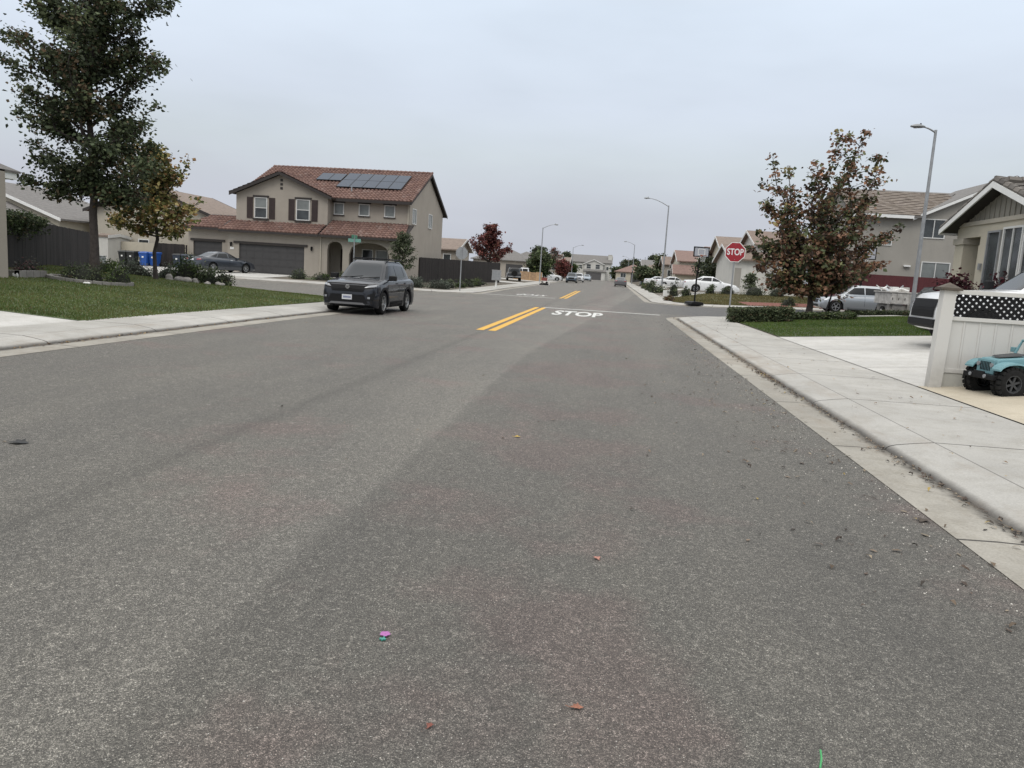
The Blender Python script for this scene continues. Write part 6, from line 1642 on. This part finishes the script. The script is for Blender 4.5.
for i in range(9): m_.box(-1.1+i*.3, -.5, -.1, -1.1+i*.3+.29, -.32, .15); 
for i in range(4): m_.box(1.42, -.5+i*.28, -.1, 1.6, -.5+i*.28+.27, .15)
m_.build('edging_block', M['concrete_b'], rbd, bevel=.01)
m_ = MB(); m_.box(-1.1, -.319, -.1, 1.419, .6, .10); m_.build('bed_soil', M['bark_mulch'], rbd)
stt = empty('garden_statue', (-18.2, 21.15, z+.10), 'small white garden figurine on the raised bed by the red bush', 'figurine')
m_ = MB(); m_.lathe([(.001, 0), (.10, 0), (.105, .04), (.07, .07), (.085, .13), (.075, .19), (.035, .225), (.05, .26), (.045, .30), (.001, .325)], 'z', seg=16); m_.build('figure', M['white'], stt, smooth=True)
def rock(label, x, y, r, hh, name='garden_rock', group='pale rocks in the planting bed', mat=None):
    bm = bmesh.new(); bmesh.ops.create_icosphere(bm, subdivisions=3, radius=1)
    sd = random.uniform(0, 50)
    for v in bm.verts:
        n_ = 1+.22*math.sin(v.co.x*3.1+sd)+.15*math.sin(v.co.y*4.3+sd*2)+.12*math.cos(v.co.z*5+sd)
        v.co *= n_; v.co.x *= r; v.co.y *= r*.8; v.co.z = max(v.co.z*hh, -.03)
    for f in bm.faces: f.smooth = True
    me = bpy.data.meshes.new(name); bm.to_mesh(me); bm.free(); me.materials.append(mat or M['rock'])
    o = bpy.data.objects.new(name, me); col.objects.link(o); o.location = (x, y, h(x, y)); return tag(o, label, 'rock', group)
for x, y, r, lb in ((-16.75, 27.7, .20, 'pale rock left of the green bush in the rock bed'), (-16.15, 27.7, .26, 'largest pale rock in the rock bed'), (-15.75, 27.9, .18, 'pale rock under the spreading plant'), (-14.85, 28.0, .16, 'pale rock at the right end of the rock bed'), (-15.3, 27.8, .13, 'smallest pale rock before the rock bed bushes')):
    rock(lb, x, y, r, r*.8)
rock('tiny white stone lying at the front of the tree ring', -15.72, 21.62, .09, .07, name='white_stone', mat=M['white'], group=None)
rock('white stone at the right end of the raised bed', -17.5, 20.95, .09, .2, name='white_stone', mat=M['white'], group=None)
bx = empty('water_meter_box', (7.9, 34.0, h(7.9, 34)), 'dark lidded box lying behind the clipped hedge left of the autumn tree', 'box')
m_ = MB(); m_.hexa([(-.3, -.25, .2), (.3, -.25, .2), (.3, .25, .2), (-.3, .25, .2)], [(-.2, -.18, .36), (.24, -.18, .34), (.24, .18, .34), (-.2, .18, .36)]); m_.build('lid', simple('dark_plastic_grey', (.05, .055, .06), .5), bx, bevel=.02)
m_ = MB(); m_.box(-.25, -.2, -.05, .25, .2, .198); m_.build('box', M['black'], bx)

# ------------------------------------------------------------------ plywood crates and small things on the far left
ply = simple('plywood', (.30, .20, .12), .8, var=.25, vscale=3); ply2 = simple('plywood_pale', (.42, .28, .16), .8, var=.2, vscale=3)
for i, (x, y, w_, hh, mt, lb) in enumerate([(-14.1, 118.3, 1.2, 1.3, ply, 'leftmost plywood crate below the white pickup'), (-12.85, 118.2, 1.2, 1.3, ply, 'second plywood crate from the left below the white pickup'), (-11.6, 118.1, 1.1, 1.25, ply, 'third plywood crate below the pickup bed'), (-10.6, 116.0, .8, 1.35, ply2, 'pale upright plywood crate beside the far street light')]):
    root = empty('plywood_crate', (x-.25, y, T(x, y)+.12), lb, 'crate', 'plywood crates at the far left kerb')
    m_ = MB(); m_.box(-w_/2, -.4, 0, w_/2, .4, hh); m_.build('box', mt, root)
    m_ = MB()
    for s_ in (-1, 1): m_.box(s_*w_/2-.04, -.43, 0, s_*w_/2+.04, -.401, hh)
    m_.box(-w_/2+.04, -.43, hh-.08, w_/2-.04, -.401, hh); m_.box(-w_/2+.04, -.43, .0, w_/2-.04, -.401, .09); m_.build('batten', ply2, root)
ct = empty('garden_cart', (-9.3, 108, T(-9, 108)+.0), 'small dull red cart with pale frame beside the plywood crates', 'cart')
m_ = MB(); m_.box(-.4, -.3, .35, .4, .3, .8); m_.build('tub', simple('cart_red', (.20, .05, .04), .6), ct)
m_ = MB(); m_.box(-.48, -.34, .27, .48, .34, .34); m_.tube([(.45, 0, .34), (.62, 0, .95)], .02, 6); m_.box(.42, -.3, .34, .46, .3, .86); m_.build('frame', M['white'], ct)
for a in (-.32, .32):
    for b in (-.36, .3):
        m_ = MB(); m_.cyl((a, b, .14), (a, b+.06, .14), .14, .14, 12); m_.build('wheel', M['rubber'], ct)
rp = empty('kerb_ramp', (-8.3, 96, T(-8.3, 96)), 'low black ramp with white sides lying at the far left kerb', 'ramp')
m_ = MB(); m_.prism([(-.6, 0), (.6, 0), (.6, .05), (.4, .22), (-.4, .22), (-.6, .05)], 'y', -.3, .5); m_.build('ramp', M['black'], rp)
for s_ in (-1, 1):
    m_ = MB(); m_.box(s_*.62-.02, -.32, 0, s_*.62+.02, .5, .42); m_.build('side_panel', M['white'], rp)
for x, y, sx, lb in ((4.9, 70.5, .5, 'pale planter block on the right sidewalk beyond the sedan'), (5.6, 98, .6, 'white barrel on the driveway right of the far dark car'), (6.6, 99, .6, 'white box beside the barrel on the far driveway')):
    root = empty('planter_box', (x, y, h(x, y)), lb, 'planter'); m_ = MB(); m_.box(-sx/2, -.2, 0, sx/2, .2, .55); m_.build('tub', M['white'], root, bevel=.02); m_ = MB(); m_.box(-sx/2+.05, -.15, .55, sx/2-.05, .15, .56); m_.build('soil', M['soil'], root)

# ------------------------------------------------------------------ toy jeep
teal = paint('toy_teal', (.15, .285, .315), .5, 0, .15, .08); tgrey = simple('toy_grey', (.045, .047, .05), .6)
tj = empty('toy_jeep', (6.26, 12.36, .143), 'teal ride-on toy jeep with knobbly black wheels in front of the white fence', 'toy car', rz=R(193), scale=(.9, .9, .94))
rw = .245
for wx in (.52, -.42):
    for sd in (-1, 1): wheel_parts(tj, wx, sd*.34, rw, .20, sd, tgrey, 6, rim_r=.58, knobby=True)
m_ = MB()
m_.hexa([(-.72, -.24, .30), (.70, -.20, .32), (.70, .20, .32), (-.72, .24, .30)], [(-.72, -.27, .52), (.70, -.22, .50), (.70, .22, .50), (-.72, .27, .52)])
m_.hexa([(.05, -.25, .50), (.70, -.215, .50), (.70, .215, .50), (.05, .25, .50)], [(.05, -.24, .66), (.66, -.20, .60), (.66, .20, .60), (.05, .24, .66)])
m_.hexa([(.05, -.27, .50), (-.72, -.27, .50), (-.72, -.235, .50), (.05, -.235, .50)], [(.05, -.26, .66), (-.72, -.26, .62), (-.72, -.23, .62), (.05, -.23, .66)])
m_.hexa([(.05, .235, .50), (-.72, .235, .50), (-.72, .27, .50), (.05, .27, .50)], [(.05, .23, .66), (-.72, .23, .62), (-.72, .26, .62), (.05, .26, .66)])
m_.box(-.74, -.26, .50, -.70, .26, .64)
bo = m_.build('body', teal, tj, bevel=.014)
for sd in (-1, 1):
    for wx, nm in ((.52, 0), (-.42, 1)):
        m_ = MB(); P0 = []; n = 10
        for i in range(n+1):
            a = math.pi*(.12+.76*i/n); P0.append((wx+.30*math.cos(a)-.02, .30+.245*math.sin(a)**.6))
        for i in range(n):
            (xa, za), (xb, zb) = P0[i], P0[i+1]
            m_.hexa([(xa, sd*.22, za), (xb, sd*.22, zb), (xb, sd*.43, zb-.0), (xa, sd*.43, za-.0)], [(xa, sd*.22, za+.03), (xb, sd*.22, zb+.03), (xb, sd*.42, zb+.025), (xa, sd*.42, za+.025)])
        m_.build('fender', teal, tj)
m_ = MB(); m_.box(.705, -.20, .36, .725, .20, .585); gr = m_.build('grille', teal, tj, bevel=.006)
m_ = MB()
for k in range(7): m_.box(.726, -.105+k*.035-.009, .41, .731, -.105+k*.035+.009, .55)
m_.build('grille_slot', M['black'], gr)
for sd in (-1, 1):
    m_ = MB(); m_.cyl((.725, sd*.155, .505), (.745, sd*.155, .505), .035, .035, 16); m_.build('headlight', M['lamp_clear'], tj)
m_ = MB(); m_.hexa([(.12, -.14, .672), (.58, -.10, .625), (.58, .10, .625), (.12, .14, .672)], [(.14, -.12, .70), (.54, -.08, .655), (.54, .08, .655), (.14, .12, .70)]); m_.build('bonnet_panel', tgrey, tj, bevel=.008)
m_ = MB(); m_.box(.74, -.36, .28, .84, .36, .36); m_.box(.80, -.12, .34, .84, .12, .40); m_.build('bumper', M['black'], tj, bevel=.01)
for sd in (-1, 1):
    m_ = MB(); m_.cyl((.845, sd*.17, .33), (.86, sd*.17, .33), .03, .03, 12); m_.build('fog_lamp', M['lamp_clear'], tj)
m_ = MB()
m_.tube([(.05, -.24, .66), (-.05, -.215, .90), (-.05, .215, .90), (.05, .24, .66)], .022, 8); m_.tube([(.05, -.24, .67), (.05, .24, .67)], .022, 8)
m_.build('windscreen_frame', teal, tj)
m_ = MB(); m_.tube([(-.60, -.25, .62), (-.56, -.23, .96), (-.56, .23, .96), (-.60, .25, .62)], .022, 8); m_.tube([(-.05, -.215, .90), (-.56, -.23, .96)], .018, 8); m_.tube([(-.05, .215, .90), (-.56, .23, .96)], .018, 8); m_.build('roll_bar', M['black'], tj)
m_ = MB(); m_.box(-.45, -.2, .42, -.15, .2, .52); m_.hexa([(-.5, -.2, .45), (-.42, -.2, .45), (-.42, .2, .45), (-.5, .2, .45)], [(-.58, -.2, .8), (-.5, -.2, .8), (-.5, .2, .8), (-.58, .2, .8)]); m_.build('seat', M['black'], tj, bevel=.01)
m_ = MB(); n = 16; m_.tube([(.0+.03*math.cos(2*math.pi*k/n), .1+.09*math.cos(2*math.pi*k/n), .72+.09*math.sin(2*math.pi*k/n)) for k in range(n+1)], .012, 6); m_.build('steering_wheel', M['black'], tj)
for sd in (-1, 1):
    m_ = MB(); m_.box(-.02, sd*.32-.05, .70, .03, sd*.32+.04, .78); m_.build('mirror', teal, tj, bevel=.008)

# ------------------------------------------------------------------ litter and leaves
def leaf_thing(label, x, y, size, c, name='fallen_leaf', rz=0, curl=.35, cat='leaf', z=None):
    m_ = MB(); out = [(0, 0), (.10, .10), (.30, .16), (.26, .30), (.50, .26), (.62, .44), (.72, .22), (.86, .14), (1.02, 0)]
    pts_ = [(a, b) for a, b in out]+[(a, -b) for a, b in out[-2:0:-1]]
    vs = [(.5*size, 0, .012*1)]+[((a)*size, b*size, .004+curl*size*abs(b)**1.2+.02*size*math.sin(a*6)) for a, b in pts_]
    n = len(pts_); m_.add(vs, [(0, i+1, (i+1) % n+1) for i in range(n)]); m_.tube([(0, 0, .004), (-.35*size, .05*size, .01)], .0015, 4)
    o = m_.build(name, simple('leaf_single', c, .7, var=.25, vscale=40)); o.location = (x, y, (T(x, y) if z is None else z)+.003); o.rotation_euler = (0, 0, rz)
    return tag(o, label, cat)
leaf_thing('yellow leaf alone on the asphalt in the middle of the road', -.80, 7.1, .06, (.55, .38, .05), rz=.4)
leaf_thing('pinkish dry leaf near the centre of the picture', .05, 4.1, .055, (.36, .17, .13), rz=2.0)
leaf_thing('brown curled leaf near the bottom edge, centre right', -.03, 2.6, .05, (.24, .10, .06), rz=.2)
leaf_thing('dark reddish leaf near the bottom edge, left of centre', -.5, 2.36, .035, (.20, .07, .05), rz=1.4)
leaf_thing('large dark leaf near the gutter joint on the right', 2.25, 5.47, .12, (.045, .032, .022), rz=.9)
leaf_thing('black flat scrap at the far left of the asphalt', -4.55, 5.3, .16, (.02, .02, .02), rz=.2, name='road_scrap', cat='scrap')
fl = empty('toy_flower', (-.83, 2.95, .002), 'tiny pink and teal plastic flower lying on the asphalt', 'toy')
m_ = MB()
for k in range(5):
    a = 2*math.pi*k/5; m_.lathe([(.001, 0), (.009, .002), (.011, .006), (.001, .010)], 'z', (.012*math.cos(a), .02+.012*math.sin(a), .004), 10)
m_.build('petal', simple('petal_pink', (.36, .13, .34), .7), fl)
m_ = MB(); m_.tube([(0, .008, .006), (.004, -.012, .005), (.0, -.03, .004)], .004, 6); m_.box(-.012, -.024, .002, .014, -.014, .008); m_.build('stem', simple('stem_teal', (.05, .25, .2), .5), fl)
m_ = MB(); m_.tube([(.80, 2.43, .004), (.815, 2.475, .012), (.82, 2.51, .02)], .0035, 6); tag(m_.build('plastic_straw', simple('straw_green', (.05, .30, .10), .5), loc=(.81, 2.47, 0)), 'short green plastic straw at the bottom edge of the picture', 'straw')

# countless small leaves, twigs and grit
random.seed(99)
def scatter(name, pts_, size, pal, flat=True):
    P = np.array(pts_); n = len(P); a = rng.uniform(0, 2*np.pi, n); L = size*rng.uniform(.4, 1.4, n); W = L*rng.uniform(.25, .55, n)
    d = np.stack([np.cos(a), np.sin(a), 0*a], 1); w = np.stack([-np.sin(a), np.cos(a), 0*a], 1)
    up = np.array([0, 0, 1.0])[None]; lift = (L*rng.uniform(.05, .5, n))[:, None]
    v = np.empty((n, 6, 3)); Lc, Wc = L[:, None], W[:, None]
    v[:, 0] = P+up*.003; v[:, 1] = P+d*Lc*.35+w*Wc*.5+up*lift; v[:, 2] = P+d*Lc*.8+w*Wc*.3+up*lift*.6; v[:, 3] = P+d*Lc+up*.004; v[:, 4] = P+d*Lc*.75-w*Wc*.35+up*lift*.5; v[:, 5] = P+d*Lc*.3-w*Wc*.45+up*lift*.8
    pl = np.array([p[0] for p in pal]); pr = np.array([p[1] for p in pal], float); pr /= pr.sum()
    c = pl[rng.choice(len(pal), n, p=pr)]*rng.uniform(.6, 1.35, (n, 1))
    f = (np.arange(n)[:, None]*6+np.arange(6)[None])
    o = tri_mesh(name, v.reshape(-1, 3), f, np.repeat(c, 6, 0), M['leaf']); o['kind'] = 'stuff'; return o
pts = []
for i in range(900):     # along the right gutter
    y = random.uniform(4, 34); x = 2.86-abs(random.gauss(0, .10)); pts.append((x, y, .014))
for i in range(300):
    y = random.gauss(13.8, .5); x = 2.86-abs(random.gauss(0, .08)); pts.append((x, y, .016))
for i in range(420):    # kerb side of the asphalt
    y = random.uniform(3.5, 30); x = 2.4-abs(random.gauss(0, .55)); pts.append((x, y, .004))
for i in range(110):
    pts.append((2.3-10*random.random()**2.6, 3.5+30*random.random()**1.2, .003))
for i in range(75): pts.append((2.2-abs(random.gauss(0, .8)), 4.5+11*random.random(), .004))
for i in range(70): pts.append((random.gauss(1.3, .5), random.uniform(8, 17), .004))
for i in range(380): pts.append((2.85-abs(random.gauss(0, .035)), random.uniform(3.5, 25), .018))
scatter('fallen_leaves', pts, .048, [((.07, .05, .038), 4), ((.14, .105, .075), 4), ((.22, .18, .13), 3), ((.04, .033, .027), 3), ((.34, .25, .08), .5)])
pts = []
for i in range(500):
    y = random.uniform(10, 25); x = -8.55+abs(random.gauss(0, .06)); pts.append((x, y, .014))
for i in range(160): pts.append((random.uniform(3, 4.9), random.uniform(4, 32), .13))
for i in range(500):
    y = 13.6+15*random.random(); x = random.uniform(-22, xr_nl(y)); pts.append((x, y, T(x, y)+.17))
scatter('dry_leaves', pts, .05, [((.06, .04, .03), 3), ((.16, .10, .05), 3), ((.24, .17, .08), 2)])
# loose grit: real stones on the near asphalt
def stones(name, n, fx, fy, s0, s1, pal):
    x = fx(n); y = fy(n); s = rng.uniform(s0, s1, n)**1.0
    base = np.array([(1, 0, 0), (-.5, .87, 0), (-.5, -.87, 0), (0, 0, .75)]); a = rng.uniform(0, 6.28, n)
    v = np.empty((n, 4, 3))
    for k in range(4):
        bx_, by_, bz_ = base[k]; j = rng.uniform(.7, 1.3, n)
        v[:, k, 0] = x+s*j*(bx_*np.cos(a)-by_*np.sin(a)); v[:, k, 1] = y+s*j*(bx_*np.sin(a)+by_*np.cos(a)); v[:, k, 2] = s*j*bz_+.0005
    f = np.array([(0, 1, 3), (1, 2, 3), (2, 0, 3)]); F = (np.arange(n)[:, None, None]*4+f[None]).reshape(-1, 3)
    pl = np.array([p[0] for p in pal]); pr = np.array([p[1] for p in pal], float); pr /= pr.sum()
    c = pl[rng.choice(len(pal), n, p=pr)]*rng.uniform(.7, 1.25, (n, 1))
    o = tri_mesh(name, v.reshape(-1, 3), F, np.repeat(c, 4, 0), simple_attr); o['kind'] = 'stuff'; return o
simple_attr = attr_mat('grit', .8, 1.0, spec=.3, nscale=3, nvar=.05)
stones('gravel', 11000, lambda n: rng.uniform(-6, 2.4, n), lambda n: 2.1+9*rng.uniform(0, 1, n)**1.7, .0009, .0024, [((.52, .50, .46), 2), ((.22, .21, .19), 4), ((.07, .068, .06), 5), ((.22, .16, .13), 1)])
stones('gravel', 1500, lambda n: 2.42-np.abs(rng.normal(0, .35, n)), lambda n: 4+14*rng.uniform(0, 1, n), .002, .008, [((.42, .40, .36), 4), ((.24, .23, .21), 3), ((.5, .48, .44), 2)])
# ------------------------------------------------------------------ sky, sun, camera
w = bpy.data.worlds.new('World'); scene.world = w; w.use_nodes = True; nt = w.node_tree
bg = nt.nodes['Background']
sky = nt.nodes.new('ShaderNodeTexSky'); sky.sky_type = 'NISHITA'; sky.sun_disc = False
SE, SA = 48, 200
sky.sun_elevation = R(SE); sky.sun_rotation = R(SA); sky.air_density = 1.5; sky.dust_density = 4
tc = nt.nodes.new('ShaderNodeTexCoord'); sp = nt.nodes.new('ShaderNodeSeparateXYZ'); nt.links.new(tc.outputs['Generated'], sp.inputs[0])
# overcast dome: brighter towards the zenith (as real cloud cover is), faint uneven cloud
cl = noise(nt, mapping(nt, tc.outputs['Generated'], (1, 1, 3.4)), 2.6, 4, .5)
grad = ramp(nt, sp.outputs[2], [(0.0, (.565, .595, .670)), (.08, (.580, .610, .690)), (.14, (.645, .705, .765)), (.20, (.680, .745, .850)), (.31, (.750, .840, .960)), (.45, (.98, 1.02, 1.06)), (.65, (1.65, 1.64, 1.62)), (1.0, (2.2, 2.17, 2.12))])
c2 = mixc(nt, 1.0, grad, ramp(nt, cl, [(.32, .93), (.5, 1.0), (.68, 1.055)]), 'MULTIPLY')
sk = mixc(nt, 1.0, sky.outputs[0], (.10, .10, .10), 'MULTIPLY')
fin = mixc(nt, .10, c2, sk)
nt.links.new(fin, bg.inputs['Color']); bg.inputs['Strength'].default_value = 1.05

sun = bpy.data.lights.new('sun', 'SUN'); sun.energy = .7; sun.angle = R(25); sun.color = (1, .97, .93)
so = bpy.data.objects.new('sun', sun); col.objects.link(so)
az = R(SA); d = Vector((math.sin(az)*math.cos(R(SE)), math.cos(az)*math.cos(R(SE)), math.sin(R(SE))))
so.rotation_euler = d.to_track_quat('Z', 'Y').to_euler(); so.location = (0, 0, 30)

cam = bpy.data.cameras.new('camera'); co_ = bpy.data.objects.new('camera', cam); col.objects.link(co_)
cam.sensor_width = 36; cam.lens = 768/1024*36; cam.clip_start = .05; cam.clip_end = 4000
yaw, pit, rol = R(6.858), R(8.29), R(3.5)
fw = Vector((-math.sin(yaw)*math.cos(pit), math.cos(yaw)*math.cos(pit), -math.sin(pit)))
r0 = fw.cross(Vector((0, 0, 1))).normalized(); u0 = r0.cross(fw)
rr = r0*math.cos(rol)+u0*math.sin(rol); uu = u0*math.cos(rol)-r0*math.sin(rol)
mat_ = Matrix((rr, uu, -fw)).transposed().to_4x4(); mat_.translation = (0, 0, 1.55)
co_.matrix_world = mat_; scene.camera = co_
scene.view_settings.view_transform = 'Standard'; scene.view_settings.look = 'None'; scene.view_settings.exposure = 0
scene.render.engine = 'CYCLES'; scene.cycles.use_denoising = True; scene.cycles.max_bounces = 5
